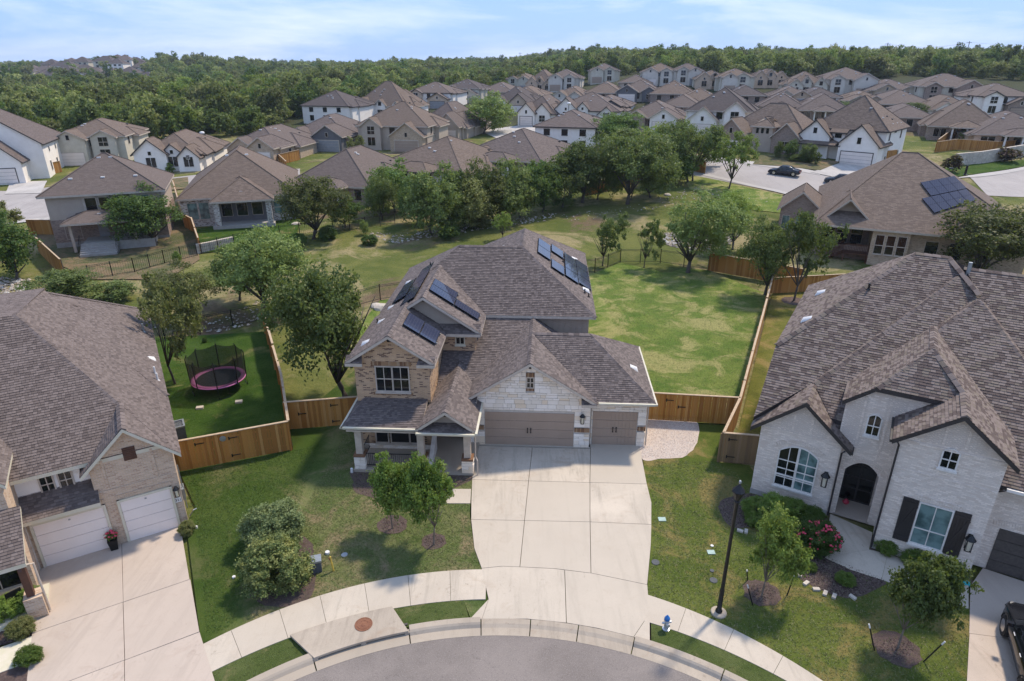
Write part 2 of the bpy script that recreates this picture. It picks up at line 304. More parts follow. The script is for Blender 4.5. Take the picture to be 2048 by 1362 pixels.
# ------------------------------------------------------------------ mesh helpers
class MB:
    def __init__(s): s.v = []; s.f = []; s.m = []; s.cur = 0
    def vs(s, pts):
        i = len(s.v); s.v += [tuple(p) for p in pts]; return i
    def face(s, idx, m=None): s.f.append(tuple(idx)); s.m.append(s.cur if m is None else m)
    def poly(s, pts, m=None):
        i = s.vs(pts); s.face(range(i, i+len(pts)), m)
    def box(s, x0, x1, y0, y1, z0, z1, m=None):
        i = s.vs([(x0, y0, z0), (x1, y0, z0), (x1, y1, z0), (x0, y1, z0), (x0, y0, z1), (x1, y0, z1), (x1, y1, z1), (x0, y1, z1)])
        for q in ((0, 3, 2, 1), (4, 5, 6, 7), (0, 1, 5, 4), (1, 2, 6, 5), (2, 3, 7, 6), (3, 0, 4, 7)): s.face([i+k for k in q], m)
    def obox(s, p, a, b, c, m=None):          # centre p and three half-axis vectors
        p, a, b, c = map(Vector, (p, a, b, c)); i = s.vs([p+x*a+y*b+z*c for z in (-1, 1) for x, y in ((-1, -1), (1, -1), (1, 1), (-1, 1))])
        for q in ((0, 3, 2, 1), (4, 5, 6, 7), (0, 1, 5, 4), (1, 2, 6, 5), (2, 3, 7, 6), (3, 0, 4, 7)): s.face([i+k for k in q], m)
    def prism(s, pts, d, m=None, ms=None):     # polygon extruded by vector d
        d = Vector(d); n = len(pts); P = [Vector(p) for p in pts]
        nn = Vector((0, 0, 0))
        for k in range(1, n-1): nn += (P[k]-P[0]).cross(P[k+1]-P[0])
        if nn.dot(d) > 0: P.reverse()
        i = s.vs(P+[p+d for p in P]); s.face(range(i, i+n), m); s.face([i+n+k for k in reversed(range(n))], ms if ms is not None else m)
        for k in range(n): s.face((i+k, i+n+k, i+n+(k+1) % n, i+(k+1) % n), ms if ms is not None else m)
    def tube(s, path, rad, n=8, m=None, cap=True):
        P = [Vector(p) for p in path]; rad = rad if isinstance(rad, (list, tuple)) else [rad]*len(P); base = len(s.v)
        for k, p in enumerate(P):
            d = (P[min(k+1, len(P)-1)]-P[max(k-1, 0)]).normalized(); a = d.orthogonal().normalized() if abs(d.z) < .95 else Vector((1, 0, 0)).cross(d).normalized()
            c = d.cross(a); s.vs([p+(a*math.cos(2*math.pi*j/n)+c*math.sin(2*math.pi*j/n))*rad[k] for j in range(n)])
        for k in range(len(P)-1):
            for j in range(n):
                a = base+k*n+j; b = base+k*n+(j+1) % n; s.face((a, b, b+n, a+n), m)
        if cap: s.face([base+j for j in reversed(range(n))], m); s.face([base+(len(P)-1)*n+j for j in range(n)], m)
    def lathe(s, prof, c=(0, 0, 0), n=16, m=None):   # profile [(r, z)]
        base = len(s.v)
        for r, z in prof: s.vs([(c[0]+r*math.cos(2*math.pi*j/n), c[1]+r*math.sin(2*math.pi*j/n), c[2]+z) for j in range(n)])
        for k in range(len(prof)-1):
            for j in range(n):
                a = base+k*n+j; b = base+k*n+(j+1) % n; s.face((a, b, b+n, a+n), m)
        s.face([base+(len(prof)-1)*n+j for j in range(n)], m); s.face([base+j for j in reversed(range(n))], m)
    def mesh(s, name, mats, smooth=False, uv=True):
        me = bpy.data.meshes.new(name); me.from_pydata(s.v, [], s.f)
        for x in (mats if isinstance(mats, (list, tuple)) else [mats]): me.materials.append(MATS[x] if isinstance(x, str) else x)
        me.polygons.foreach_set('material_index', s.m)
        if uv:
            ul = me.uv_layers.new(name='UVMap').data; V = me.vertices
            for p in me.polygons:
                nrm = p.normal
                if abs(nrm.z) > .999: t = Vector((1, 0, 0)); bb = Vector((0, 1, 0))
                else:
                    t = Vector((0, 0, 1)).cross(nrm).normalized(); bb = nrm.cross(t)
                for li in p.loop_indices:
                    c = V[me.loops[li].vertex_index].co; ul[li].uv = (c.dot(t), c.dot(bb))
        if smooth: me.polygons.foreach_set('use_smooth', [True]*len(me.polygons))
        return me
    def build(s, name, mats, parent=None, smooth=False, uv=True, **kw):
        return add(name, s.mesh(name, mats, smooth, uv), parent, **kw)
def add(name, me, parent=None, loc=None, rot=None, scale=None, label=None, cat=None, group=None, kind=None):
    o = bpy.data.objects.new(name, me); COL.objects.link(o)
    if parent: o.parent = parent
    if loc is not None: o.location = loc
    if rot is not None: o.rotation_euler = rot if hasattr(rot, '__len__') else (0, 0, rot)
    if scale is not None: o.scale = scale if hasattr(scale, '__len__') else (scale,)*3
    for k_, v_ in (('label', label), ('category', cat), ('group', group), ('kind', kind)):
        if v_: o[k_] = v_
    return o
def thing(name, loc, rot, label, cat, group=None): return add(name, None, None, loc, rot, None, label, cat, group)
# ------------------------------------------------------------------ building helpers
def frame_of(P):
    n_ = Vector((0, 0, 0))
    for k in range(1, len(P)-1): n_ += (P[k]-P[0]).cross(P[k+1]-P[0])
    n_.normalize()
    if n_.z < 0: n_ = -n_
    t = Vector((0, 0, 1)).cross(n_); t = t.normalized() if t.length > 1e-4 else Vector((1, 0, 0))
    return n_, t, n_.cross(t)
def clip2(poly, rect):                         # clip polygon by a rectangle
    x0, x1, y0, y1 = rect
    for ax, val, sg in ((0, x0, 1), (0, x1, -1), (1, y0, 1), (1, y1, -1)):
        outp = []
        for i in range(len(poly)):
            a, b = poly[i-1], poly[i]; da = (a[ax]-val)*sg; db = (b[ax]-val)*sg
            if (da >= 0) != (db >= 0):
                f = da/(da-db); outp.append((a[0]+(b[0]-a[0])*f, a[1]+(b[1]-a[1])*f))
            if db >= 0: outp.append(b)
        poly = outp
        if len(poly) < 3: return []
    return poly
def inside(p, poly):
    c = False
    for i in range(len(poly)):
        a, b = poly[i-1], poly[i]
        if (a[1] > p[1]) != (b[1] > p[1]) and p[0] < (b[0]-a[0])*(p[1]-a[1])/(b[1]-a[1])+a[0]: c = not c
    return c
def tabs(mb, P, ex=.14, wd=.26, base=.006, lift=.022, rg=rnd):   # real shingle tabs laid over one roof slope
    P = [Vector(p) for p in P]; nn, t, b = frame_of(P); o = P[0]
    Q = [((p-o).dot(t), (p-o).dot(b)) for p in P]
    y0 = min(q[1] for q in Q); y1 = max(q[1] for q in Q); x0 = min(q[0] for q in Q); x1 = max(q[0] for q in Q)
    r = 0; y = y0
    while y < y1:
        band = clip2(Q, (x0-1, x1+1, y, min(y+ex, y1)))
        if band:
            bx0 = min(q[0] for q in band); bx1 = max(q[0] for q in band); x = bx0-rg.random()*wd
            while x < bx1:
                w_ = wd*(.65+.75*rg.random()); ye = min(y+ex, y1); g = .004
                rc = [(x+g, y), (x+w_-g, y), (x+w_-g, ye), (x+g, ye)]
                if not all(inside(c, Q) for c in rc): rc = clip2(Q, (x+g, x+w_-g, y, ye))
                if rc:
                    ll = lift*(.7+.6*rg.random())
                    pt = lambda q, h: o+t*q[0]+b*q[1]+nn*h
                    i = mb.vs([pt(q, base+ll*(1-(q[1]-y)/ex)) for q in rc]); mb.face(range(i, i+len(rc)))
                    lo = sorted([q for q in rc if abs(q[1]-y) < 1e-6])
                    if len(lo) > 1:
                        a_, c_ = lo[0], lo[-1]; j = mb.vs([pt(a_, base+ll), pt(a_, 0), pt(c_, 0), pt(c_, base+ll)]); mb.face((j, j+1, j+2, j+3))
                x += w_
        y += ex
def slab(mb, P, th=.16, side=1, top=0):        # roof deck with fascia
    P = [Vector(p) for p in P]; nn, t, b = frame_of(P)
    mb.prism(P, (0, 0, -th), top, side)
def cap(mb, a, b, wd=.16, st=.3):              # overlapping cap tiles on a ridge or hip
    a, b = Vector(a), Vector(b); L = (b-a).length; d = (b-a)/L; s = d.cross(Vector((0, 0, 1))).normalized(); u = s.cross(d)
    k = max(1, int(L/st))
    for i in range(k):
        p = a+d*(L*i/k); q = a+d*(L*(i+1.12)/k)
        for sg in (-1, 1):
            e = s*sg*wd-u*wd*.42
            pts = [p+u*.055, p+u*.02+e, q+u*.008+e, q+u*.03]
            i0 = mb.vs(pts+[p+e*1.0-u*.03, p-u*.02])
            mb.face((i0, i0+1, i0+2, i0+3)); mb.face((i0, i0+5, i0+4, i0+1))
def block(x0, x1, y0, y1, ze, p, ax='x', lo=1., hi=1.):
    """roof over a rectangle. ax: ridge direction; lo / hi: run of the hip at the low / high end as a share of the side run (0 = gable)"""
    if ax == 'x':
        r = (y1-y0)/2; zr = ze+r*p; ym = (y0+y1)/2; a = (x0+lo*r, ym, zr); b = (x1-hi*r, ym, zr)
        A, B, C_, D = (x0, y0, ze), (x1, y0, ze), (x1, y1, ze), (x0, y1, ze)
    else:
        r = (x1-x0)/2; zr = ze+r*p; xm = (x0+x1)/2; a = (xm, y0+lo*r, zr); b = (xm, y1-hi*r, zr)
        A, B, C_, D = (x1, y0, ze), (x1, y1, ze), (x0, y1, ze), (x0, y0, ze)
    out_ = [[A, B, b, a], [C_, D, a, b]]; caps = [(a, b)]
    if lo > 0: out_.append([D, A, a]); caps += [(A, a), (D, a)]
    if hi > 0: out_.append([B, C_, b]); caps += [(B, b), (C_, b)]
    return out_, caps, a, b
def uvwall(mb, a, b, z0, z1, peak=None, th=.25, m=None):      # wall slab from a to b (xy), outer face on the right-hand side going a->b
    ax, ay = a; bx, by = b; L = math.hypot(bx-ax, by-ay); nx, ny = (by-ay)/L, -(bx-ax)/L
    pts = [(ax, ay, z0), (bx, by, z0), (bx, by, z1), (ax, ay, z1)]
    if peak: pts = [(ax, ay, z0), (bx, by, z0), (bx, by, z1), (ax+(bx-ax)*peak[0], ay+(by-ay)*peak[0], peak[1]), (ax, ay, z1)]
    mb.prism(pts, (-nx*th, -ny*th, 0), m)
class WinF:                                    # a face on which windows sit: origin xy, outward angle
    def __init__(s, ox, oy, nx, ny): s.o = (ox, oy); s.n = (nx, ny); s.t = (-ny, nx)   # t = to the right when seen from outside
    def P(s, u, z, d): return Vector((s.o[0]+s.t[0]*u+s.n[0]*d, s.o[1]+s.t[1]*u+s.n[1]*d, z))
    def bar(s, mb, u0, u1, z0, z1, d0, d1, m=None):
        c = s.P((u0+u1)/2, (z0+z1)/2, (d0+d1)/2)
        mb.obox(c, (s.t[0]*(u1-u0)/2, s.t[1]*(u1-u0)/2, 0), (s.n[0]*(d1-d0)/2, s.n[1]*(d1-d0)/2, 0), (0, 0, (z1-z0)/2), m)
_wc = {}
def window(root, F, u0, z0, w_, h, panes=(2, 2), trim='trim_white', glass='glass_dark', fw=.06, sill=True, arch=0, near=True, mid=.45, surround=None):
    key = (id(F), u0, z0)
    fr = MB(); g = MB()
    F.bar(fr, u0-fw, u0, z0-fw, z0+h+(0 if arch else fw), .003, .06); F.bar(fr, u0+w_, u0+w_+fw, z0-fw, z0+h+(0 if arch else fw), .003, .06)
    F.bar(fr, u0, u0+w_, z0-fw, z0, .003, .06)
    if not arch: F.bar(fr, u0, u0+w_, z0+h, z0+h+fw, .003, .06)
    pts = [(u0, z0), (u0+w_, z0), (u0+w_, z0+h)]
    if arch:
        K = 10; top = []
        for k in range(K+1):
            a = k/K; top.append((u0+w_*(1-a), z0+h+arch*(1-(2*a-1)**2)))
        for k in range(K):
            (ua, za), (ub, zb) = top[k], top[k+1]
            i = fr.vs([F.P(ua, za, .06), F.P(ub, zb, .06), F.P(ub, zb+fw, .06), F.P(ua, za+fw, .06), F.P(ua, za, .003), F.P(ub, zb, .003), F.P(ub, zb+fw, .003), F.P(ua, za+fw, .003)])
            for q in ((0, 1, 2, 3), (3, 2, 6, 7), (1, 0, 4, 5)): fr.face([i+t for t in q])
        pts += top[1:]
    else: pts.append((u0, z0+h))
    g.poly([F.P(a, b, .012) for a, b in pts])
    f = fr.build('window', trim, root); g.build('pane', glass, f)
    nx_, nz_ = panes; mu = MB(); t = .018 if near else .03
    for k in range(1, nx_): F.bar(mu, u0+w_*k/nx_-t, u0+w_*k/nx_+t, z0, z0+h+arch*.8, .014, .035)
    for k in range(1, nz_):
        q = mid if nz_ == 2 else k/nz_
        F.bar(mu, u0, u0+w_, z0+h*q-t*1.3, z0+h*q+t*1.3, .014, .04)
    if nx_ > 1 or nz_ > 1: mu.build('muntin', trim, f)
    if sill:
        sm_ = MB(); F.bar(sm_, u0-fw-.04, u0+w_+fw+.04, z0-fw-.09, z0-fw, .003, .11); sm_.build('sill', trim, f)
    return f
def arch_course(root, F, u0, u1, z, rise, bh=.22, n_=None, mat_='brick_white', nm='brick_arch'):
    n_ = n_ or int((u1-u0)/.085); mb = MB()
    for k in range(n_):
        a = (k+.5)/n_; u = u0+(u1-u0)*a; zz = z+rise*(1-(2*a-1)**2); ang = -math.atan2(rise*4*(2*a-1), (u1-u0))*1.0
        tu = math.sin(-ang)*1.0; w2 = (u1-u0)/n_*.45
        c = F.P(u+tu*bh*.5, zz+bh*.5, .02); up_ = (Vector((F.t[0], F.t[1], 0))*tu+Vector((0, 0, 1))).normalized(); sd = Vector((F.t[0], F.t[1], 0))
        sd = (sd-up_*sd.dot(up_)).normalized()
        mb.obox(c, sd*w2, Vector((F.n[0], F.n[1], 0))*.018, up_*bh/2)
    mb.build(nm, mat_, root, kind='stuff')
def roof_vent(root, p, nrm_deg, pitch, sz=.3):
    mb = MB(); mb.lathe([(.5*sz, 0), (1.0*sz, .02), (.95*sz, .16), (.6*sz, .24), (.1*sz, .26)], n=10)
    add('roof_vent', mb.mesh('vent', 'vent_white', True), root, p, (pitch*math.sin(0), 0, 0))
def pipe(root, p, h=.5, r=.06, m='black_metal'):
    mb = MB(); mb.tube([(0, 0, -.1), (0, 0, h)], r, 8); mb.lathe([(r*2.2, 0), (r*1.2, .08)], n=8); add('vent_pipe', mb.mesh('vp', m), root, p)
def hood_vent(root, p, az, m='vent_white', L=.5):   # slant-backed attic vent; az: downslope direction (deg)
    mb = MB(); a = R_(az); d = Vector((math.cos(a), math.sin(a), 0)); s = Vector((-d.y, d.x, 0))
    P_ = lambda x, y, z: Vector(p)+d*x+s*y+Vector((0, 0, z))
    K = 6
    ring = []
    for x, hh in ((-L*.5, .1), (L*.3, .2), (L*.45, .0)):
        ring.append(mb.vs([P_(x, -L*.45*math.cos(math.pi*j/K), (-x*.62)+hh*math.sin(math.pi*j/K)+.02) for j in range(K+1)]))
    for r_ in range(2):
        for j in range(K): mb.face((ring[r_]+j, ring[r_+1]+j, ring[r_+1]+j+1, ring[r_]+j+1))
    mb.build('attic_vent', m, root, smooth=True)
def garage_door(root, F, u0, u1, z1, mat_, grooves=.3, handles=True, z0=.02, d=.012, rows=4):
    mb = MB(); mb2 = MB()
    for r in range(rows):
        a = z0+(z1-z0)*r/rows; b = z0+(z1-z0)*(r+1)/rows
        mb1 = MB(); k = max(1, round((u1-u0)/grooves)); ww = (u1-u0)/k
        F.bar(mb1, u0, u1, a+.006, b-.006, d-.02, d)
        for i in range(k): F.bar(mb1, u0+ww*i+.012, u0+ww*(i+1)-.012, a+.014, b-.014, d, d+.016)
        if r == 0: dr = mb1.build('garage_door', mat_, root)
        else: mb1.build('door_panel', mat_, dr)
    if handles:
        for sx_ in (-.09, .09):
            h = MB(); c = (u0+u1)/2+sx_; zc = z0+(z1-z0)*.47
            F.bar(h, c-.02, c+.02, zc-.13, zc+.13, d+.05, d+.075); F.bar(h, c-.03, c+.03, zc-.15, zc-.11, d, d+.075); F.bar(h, c-.03, c+.03, zc+.11, zc+.15, d, d+.075)
            h.build('handle', 'black_metal', dr)
    return dr
def lantern(root, F, u, z, s_=1.):
    mb = MB(); F.bar(mb, u-.05*s_, u+.05*s_, z-.1*s_, z+.16*s_, .003, .03)
    c = F.P(u, z-.05*s_, .17*s_); mb.lathe([(.03*s_, .28*s_), (.05*s_, .26*s_), (.12*s_, .17*s_), (.13*s_, .15*s_)][::-1], c, 8)
    mb.lathe([(.05*s_, -.2*s_), (.08*s_, -.18*s_)], c, 6)
    for k in range(4):
        a = math.pi/4+k*math.pi/2; p = c+Vector((math.cos(a), math.sin(a), 0))*.09*s_; mb.tube([p+Vector((0, 0, -.18*s_)), p+Vector((0, 0, .16*s_))], .012*s_, 4)
    F.bar(mb, u-.015*s_, u+.015*s_, z+.1*s_, z+.13*s_, .02, .17*s_)
    o = mb.build('wall_lantern', 'black_metal', root)
    g = MB(); g.lathe([(.055*s_, -.17*s_), (.085*s_, .14*s_)], c, 6); g.build('lamp_glass', 'trim_cream', o)
def rake(mb, a, b, h=.2, t=.05, m=None):       # barge board hanging below the line a-b, facing away from depth dir
    a, b = Vector(a), Vector(b); d = (b-a).normalized(); s = d.cross(Vector((0, 0, 1))).normalized()
    mb.obox((a+b)/2-Vector((0, 0, h*.5-.02)), (b-a)/2, s*t/2, Vector((0, 0, h/2)), m)
def stones(root, F, regions, outline, seed, th=.085, mat_='limestone', holes=(), hs=(.16, .22, .3), ws=(.3, .75), lim=300):
    """dressed stone blocks, one object each, laid in courses on wall face F inside outline [(u, z)]"""
    rg = random.Random(seed); z0 = min(p[1] for p in outline); z1 = max(p[1] for p in outline)
    z = z0; cnt = 0; rest = MB()
    while z < z1-.03:
        h = rg.choice(hs); h = min(h, z1-z)
        bd = clip2(outline, (-99, 99, z, z+h))
        if bd:
            u0 = min(p[0] for p in bd); u1 = max(p[0] for p in bd)
            cuts = [u0]
            for (a, b, c, d) in holes:
                if z+h > c+.01 and z < d-.01: cuts += [a, b]
            cuts.append(u1); cuts = sorted(c for c in cuts if u0 <= c <= u1)
            segs = []
            for s0, s1 in zip(cuts, cuts[1:]):
                mid_ = (s0+s1)/2
                if s1-s0 > .03 and not any(a < mid_ < b and z+h > c+.01 and z < d-.01 for a, b, c, d in holes): segs.append((s0, s1))
            for s0, s1 in segs:
                x = s0
                while x < s1-.02:
                    w_ = rg.uniform(*ws)
                    if s1-x-w_ < .22: w_ = s1-x
                    q = clip2(outline, (x+.008, x+w_-.008, z+.008, z+h-.008))
                    if len(q) > 2:
                        dd = th+rg.uniform(-.02, .012)
                        mb = MB() if cnt < lim else rest
                        mb.prism([F.P(a, b, dd) for a, b in q], Vector((-F.n[0], -F.n[1], 0))*(dd+.01))
                        if cnt < lim: mb.build('stone_block', mat_, root)
                        cnt += 1
                    x += w_
        z += h
    if rest.v: rest.build('stone_block_rest', mat_, root, kind='stuff')
def soldier(root, F, u0, u1, z0, z1, th=.1):
    n_ = max(2, round((u1-u0)/.075)); mb = MB()
    for k in range(n_):
        a = u0+(u1-u0)*k/n_; F.bar(mb, a+.005, a+(u1-u0)/n_-.005, z0, z1, .002, th)
    mb.build('soldier_course', 'soldier_brick', root, kind='stuff')
# ------------------------------------------------------------------ fences
_pm = {}
def wood_fence(pts, label, h=1.8, near=True, mat_='picket_part', cap_=True, group=None, pw=.14, gzf=None, rails=True, stagger=False):
    root = thing('wooden_fence', (*pts[0], 0), 0, label, 'fence', group)
    O = Vector((*pts[0], 0)); bulk = MB(); capm = MB(); rg = random.Random(len(pts)*31+int(pts[0][0]*10))
    for a, b in zip(pts, pts[1:]):
        L = math.hypot(b[0]-a[0], b[1]-a[1]); dx, dy = (b[0]-a[0])/L, (b[1]-a[1])/L; ang = math.atan2(dy, dx)
        nseg = max(1, round(L/2.4)) if stagger else 1
        for sg_ in range(nseg):
            s0, s1 = L*sg_/nseg, L*(sg_+1)/nseg; hh = h+(rg.uniform(-.09, .09) if stagger else 0)
            k = max(1, round((s1-s0)/pw)); ww = (s1-s0)/k
            for i in range(k):
                s_ = s0+ww*(i+.5); x, y = a[0]+dx*s_, a[1]+dy*s_; z = gzf(x, y) if gzf else 0
                if near:
                    key = (round(ww, 3), round(hh, 2), mat_)
                    if key not in _pm:
                        mb = MB(); mb.box(-ww/2+.004, ww/2-.004, -.012, .012, .04, hh); _pm[key] = mb.mesh('picket', mat_)
                    add('picket', _pm[key], root, (x-O.x, y-O.y, z+rg.uniform(-.006, .006)), (0, rg.uniform(-.006, .006), ang+rg.uniform(-.02, .02)))
                else:
                    c = Vector((x, y, z+hh/2))-O; bulk.obox(c, (dx*(ww/2-.004), dy*(ww/2-.004), 0), (-dy*.012, dx*.012, 0), (0, 0, hh/2))
            if cap_:
                za = gzf(a[0]+dx*s0, a[1]+dy*s0) if gzf else 0; zb = gzf(a[0]+dx*s1, a[1]+dy*s1) if gzf else 0
                p = Vector((a[0]+dx*s0, a[1]+dy*s0, za+hh+.02))-O; q = Vector((a[0]+dx*s1, a[1]+dy*s1, zb+hh+.02))-O
                capm.obox((p+q)/2, (q-p)/2, (-dy*.07, dx*.07, 0), (0, 0, .02))
        if rails:
            rb = MB()
            for zz in (.35, .95, 1.5):
                if zz < h:
                    za = gzf(*a) if gzf else 0; zb = gzf(*b) if gzf else 0
                    p = Vector((*a, za+zz))-O+Vector((-dy*.035, dx*.035, 0)); q = Vector((*b, zb+zz))-O+Vector((-dy*.035, dx*.035, 0)); rb.obox((p+q)/2, (q-p)/2, (-dy*.02, dx*.02, 0), (0, 0, .045))
            rb.build('rail', mat_, root)
            for i in range(int(L/2.4)+1):
                s_ = min(L, i*2.4); mb = MB(); z = gzf(a[0]+dx*s_, a[1]+dy*s_) if gzf else 0; c = Vector((a[0]+dx*s_-dy*.09, a[1]+dy*s_+dx*.09, z))-O
                mb.box(c.x-.045, c.x+.045, c.y-.045, c.y+.045, c.z, c.z+h-.05); mb.build('post', mat_, root)
    if bulk.v: bulk.build('picket_run', 'picket', root, kind='stuff')
    if capm.v: capm.build('cap_rail', 'fence_cap' if cap_ is True else cap_, root)
    return root
def iron_fence(pts, label, h=1.4, sp=2.3, pk=.11, group=None):
    root = thing('iron_fence', (*pts[0], gz(*pts[0])), 0, label, 'fence', group); O = root.location.copy(); bulk = MB()
    for a, b in zip(pts, pts[1:]):
        L = math.hypot(b[0]-a[0], b[1]-a[1]); dx, dy = (b[0]-a[0])/L, (b[1]-a[1])/L; k = max(1, round(L/sp))
        for i in range(k+1):
            s_ = L*i/k; x, y = a[0]+dx*s_, a[1]+dy*s_; z = gz(x, y); mb = MB(); c = Vector((x, y, z))-O
            mb.box(c.x-.035, c.x+.035, c.y-.035, c.y+.035, c.z-.1, c.z+h+.08); mb.build('post', 'black_metal', root)
            if i < k:
                s2 = L*(i+1)/k; x2, y2 = a[0]+dx*s2, a[1]+dy*s2; z2 = gz(x2, y2); p, q = Vector((x, y, z))-O, Vector((x2, y2, z2))-O
                for zz in (.12, h-.15, h-.02): bulk.obox((p+q)/2+Vector((0, 0, zz)), (q-p)/2, (-dy*.012, dx*.012, 0), (0, 0, .015))
                m_ = max(1, int((q-p).length/pk))
                for j in range(1, m_):
                    c = p+(q-p)*j/m_; bulk.obox(c+Vector((0, 0, h/2)), (dx*.007, dy*.007, 0), (-dy*.007, dx*.007, 0), (0, 0, h/2-.05))
    bulk.build('baluster_run', 'black_metal', root, kind='stuff'); return root
# ------------------------------------------------------------------ the ground
def grid(xs, ys, f, name, mat_, kind='structure', **kw):
    mb = MB(); nx = len(xs)
    for y in ys: mb.vs([(x, y, f(x, y)) for x in xs])
    for j in range(len(ys)-1):
        for i in range(nx-1): a = j*nx+i; mb.face((a, a+1, a+1+nx, a+nx))
    return mb.build(name, mat_, None, smooth=True, uv=False, kind=kind, **kw)
def lin(a, b, s): n_ = int(round((b-a)/s)); return [a+(b-a)*i/n_ for i in range(n_+1)]
GD = .12
xs = lin(-2600, -600, 250)+lin(-560, -160, 25)[0:]+lin(-140, 160, 3)+lin(180, 560, 25)+lin(620, 2600, 250)
ys = [-120, -60, -20, 0, 10]+lin(15, 50, 7)+lin(52, 180, 3)+lin(190, 500, 12)+lin(540, 1000, 40)+lin(1100, 2600, 300)
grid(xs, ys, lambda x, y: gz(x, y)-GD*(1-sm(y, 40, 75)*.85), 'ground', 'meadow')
def sheet(name, pts, mat_, z=.0, res=None, kind='structure', parent=None, **kw):      # flat or draped sheet
    if res is None:
        mb = MB(); mb.poly([(x, y, z) for x, y in pts]); o = mb.build(name, mat_, parent, uv=False, kind=kind if not parent else None, **kw); return o
    bm = bmesh.new(); f = bm.faces.new([bm.verts.new((x, y, 0)) for x, y in pts])
    x0, x1 = min(p[0] for p in pts), max(p[0] for p in pts); y0, y1 = min(p[1] for p in pts), max(p[1] for p in pts)
    for ax, a, b in ((0, x0, x1), (1, y0, y1)):
        c = a+res
        while c < b:
            g = bm.verts[:]+bm.edges[:]+bm.faces[:]
            bmesh.ops.bisect_plane(bm, geom=g, plane_co=(c, 0, 0) if ax == 0 else (0, c, 0), plane_no=(1, 0, 0) if ax == 0 else (0, 1, 0)); c += res
    for v_ in bm.verts: v_.co.z = gz(v_.co.x, v_.co.y)+z
    me = bpy.data.meshes.new(name); bm.to_mesh(me); bm.free(); me.materials.append(MATS[mat_])
    return add(name, me, parent, kind=kind if not parent else None, **kw)
AC = (-.5, 4.2)                                # centre of the turning circle
def pol(r, a, c=AC): return (c[0]+r*math.sin(R_(a)), c[1]+r*math.cos(R_(a)))
sheet('road', [pol(13.78, a) for a in range(-100, 101, 4)]+[(20, -30), (-20, -30)], 'asphalt', -.03)
# kerb: sloped gutter pan and rounded kerb, cast in lengths
kerb = add('kerb', None, None, (0, 0, 0), kind='structure')
edges = [-75, -62, -50, -41.5, -27.4, -13.5, -2.7, 4.8, 12.0, 20.3, 33, 46, 60, 75]
for a0, a1 in zip(edges, edges[1:]):
    mb = MB(); K = 8
    low = a0 >= -2.8 and a1 <= 20.4
    top = .035 if low else .13
    prof = [(13.75, -.06), (13.75, -.022), (14.12, -.028), (14.2, .0 if low else .07), (14.27, top-.01), (14.5, top), (14.5, -.08)]
    rows = [mb.vs([(*pol(r, a0+.08+(a1-a0-.16)*k/K), z) for r, z in prof]) for k in range(K+1)]
    for k in range(K):
        for j in range(len(prof)-1): mb.face((rows[k]+j, rows[k]+j+1, rows[k+1]+j+1, rows[k+1]+j))
    for r_ in (rows[0], rows[-1]): mb.face([r_+j for j in range(len(prof))])
    if not (a0 == -27.4): mb.build('kerb_length', 'concrete_worn', kerb, uv=False)
CO, CI = (-1.07, 5.75), (-.74, 3.86)           # pavement edges
def hit(c, r, a, o=(-.8, 4.5)):                # point at bearing a from o on circle (c, r)
    dx, dy = math.sin(R_(a)), math.cos(R_(a)); ex, ey = o[0]-c[0], o[1]-c[1]; bq = ex*dx+ey*dy; cq = ex*ex+ey*ey-r*r; t = -bq+math.sqrt(bq*bq-cq); return (o[0]+dx*t, o[1]+dy*t)
def ringpart(name, a0, a1, fo, fi, mat_, parent=None, z=.004, th=.1, gap=.025, **kw):
    K = 8; mb = MB(); aa = [a0+gap+(a1-a0-2*gap)*k/K for k in range(K+1)]
    pts = [(*fo(a), z) for a in aa]+[(*fi(a), z) for a in reversed(aa)]; mb.prism(pts, (0, 0, -th)); return mb.build(name, mat_, parent, uv=False, **kw)
fo = lambda a: hit(CO, 15.57, a); fi = lambda a: hit(CI, 15.82, a)
paving = add('pavement', None, None, (0, 0, 0), kind='structure')
for a0, a1 in zip([-74, -66, -58, -50, -42.5, -35.4, -29.3, -24, -18, -12, -6.1], [-66, -58, -50, -42.5, -35.4, -29.3, -24, -18, -12, -6.1, -.9]): ringpart('slab', a0, a1, fo, fi, 'concrete', paving, .03)
for a0, a1 in zip([21.0, 27.2, 33.6, 40, 47, 54, 61], [27.2, 33.6, 40, 47, 54, 61, 70]): ringpart('slab', a0, a1, fo, fi, 'concrete', paving, .03)
# main driveway: nine bays, an apron of two and the flared wings
drv = add('driveway', None, None, (0, 0, 0), kind='structure')
def bay(pts, parent=drv, mat_='concrete', z=.034, sh=.012, name='slab'):
    cx_ = sum(p[0] for p in pts)/len(pts); cy_ = sum(p[1] for p in pts)/len(pts)
    q = [(x+(cx_-x)*sh/max(.3, abs(cx_-x)+.001)*1., y+(cy_-y)*sh/max(.3, abs(cy_-y)+.001)*1.) for x, y in pts]
    mb = MB(); mb.prism([(x, y, z) for x, y in q], (0, 0, -.11)); return mb.build(name, mat_, parent, uv=False)
bay([(-1.95, 30.85), (1.12, 30.68), (.84, 27.56), (-2.03, 27.68), (-2.02, 29.2)]); bay([(1.12, 30.68), (4.3, 30.52), (3.93, 27.43), (.84, 27.56)])
bay([(4.3, 31.1), (7.0, 30.97), (7.0, 30.2), (6.78, 27.3), (3.93, 27.43), (4.3, 30.52)])
bay([(-2.03, 27.68), (.84, 27.56), (.58, 24.47), (-1.9, 24.54), (-1.98, 26.1)]); bay([(.84, 27.56), (3.93, 27.43), (3.6, 24.37), (.58, 24.47)]); bay([(3.93, 27.43), (6.78, 27.3), (6.72, 25.8), (6.4, 24.19), (3.6, 24.37)])
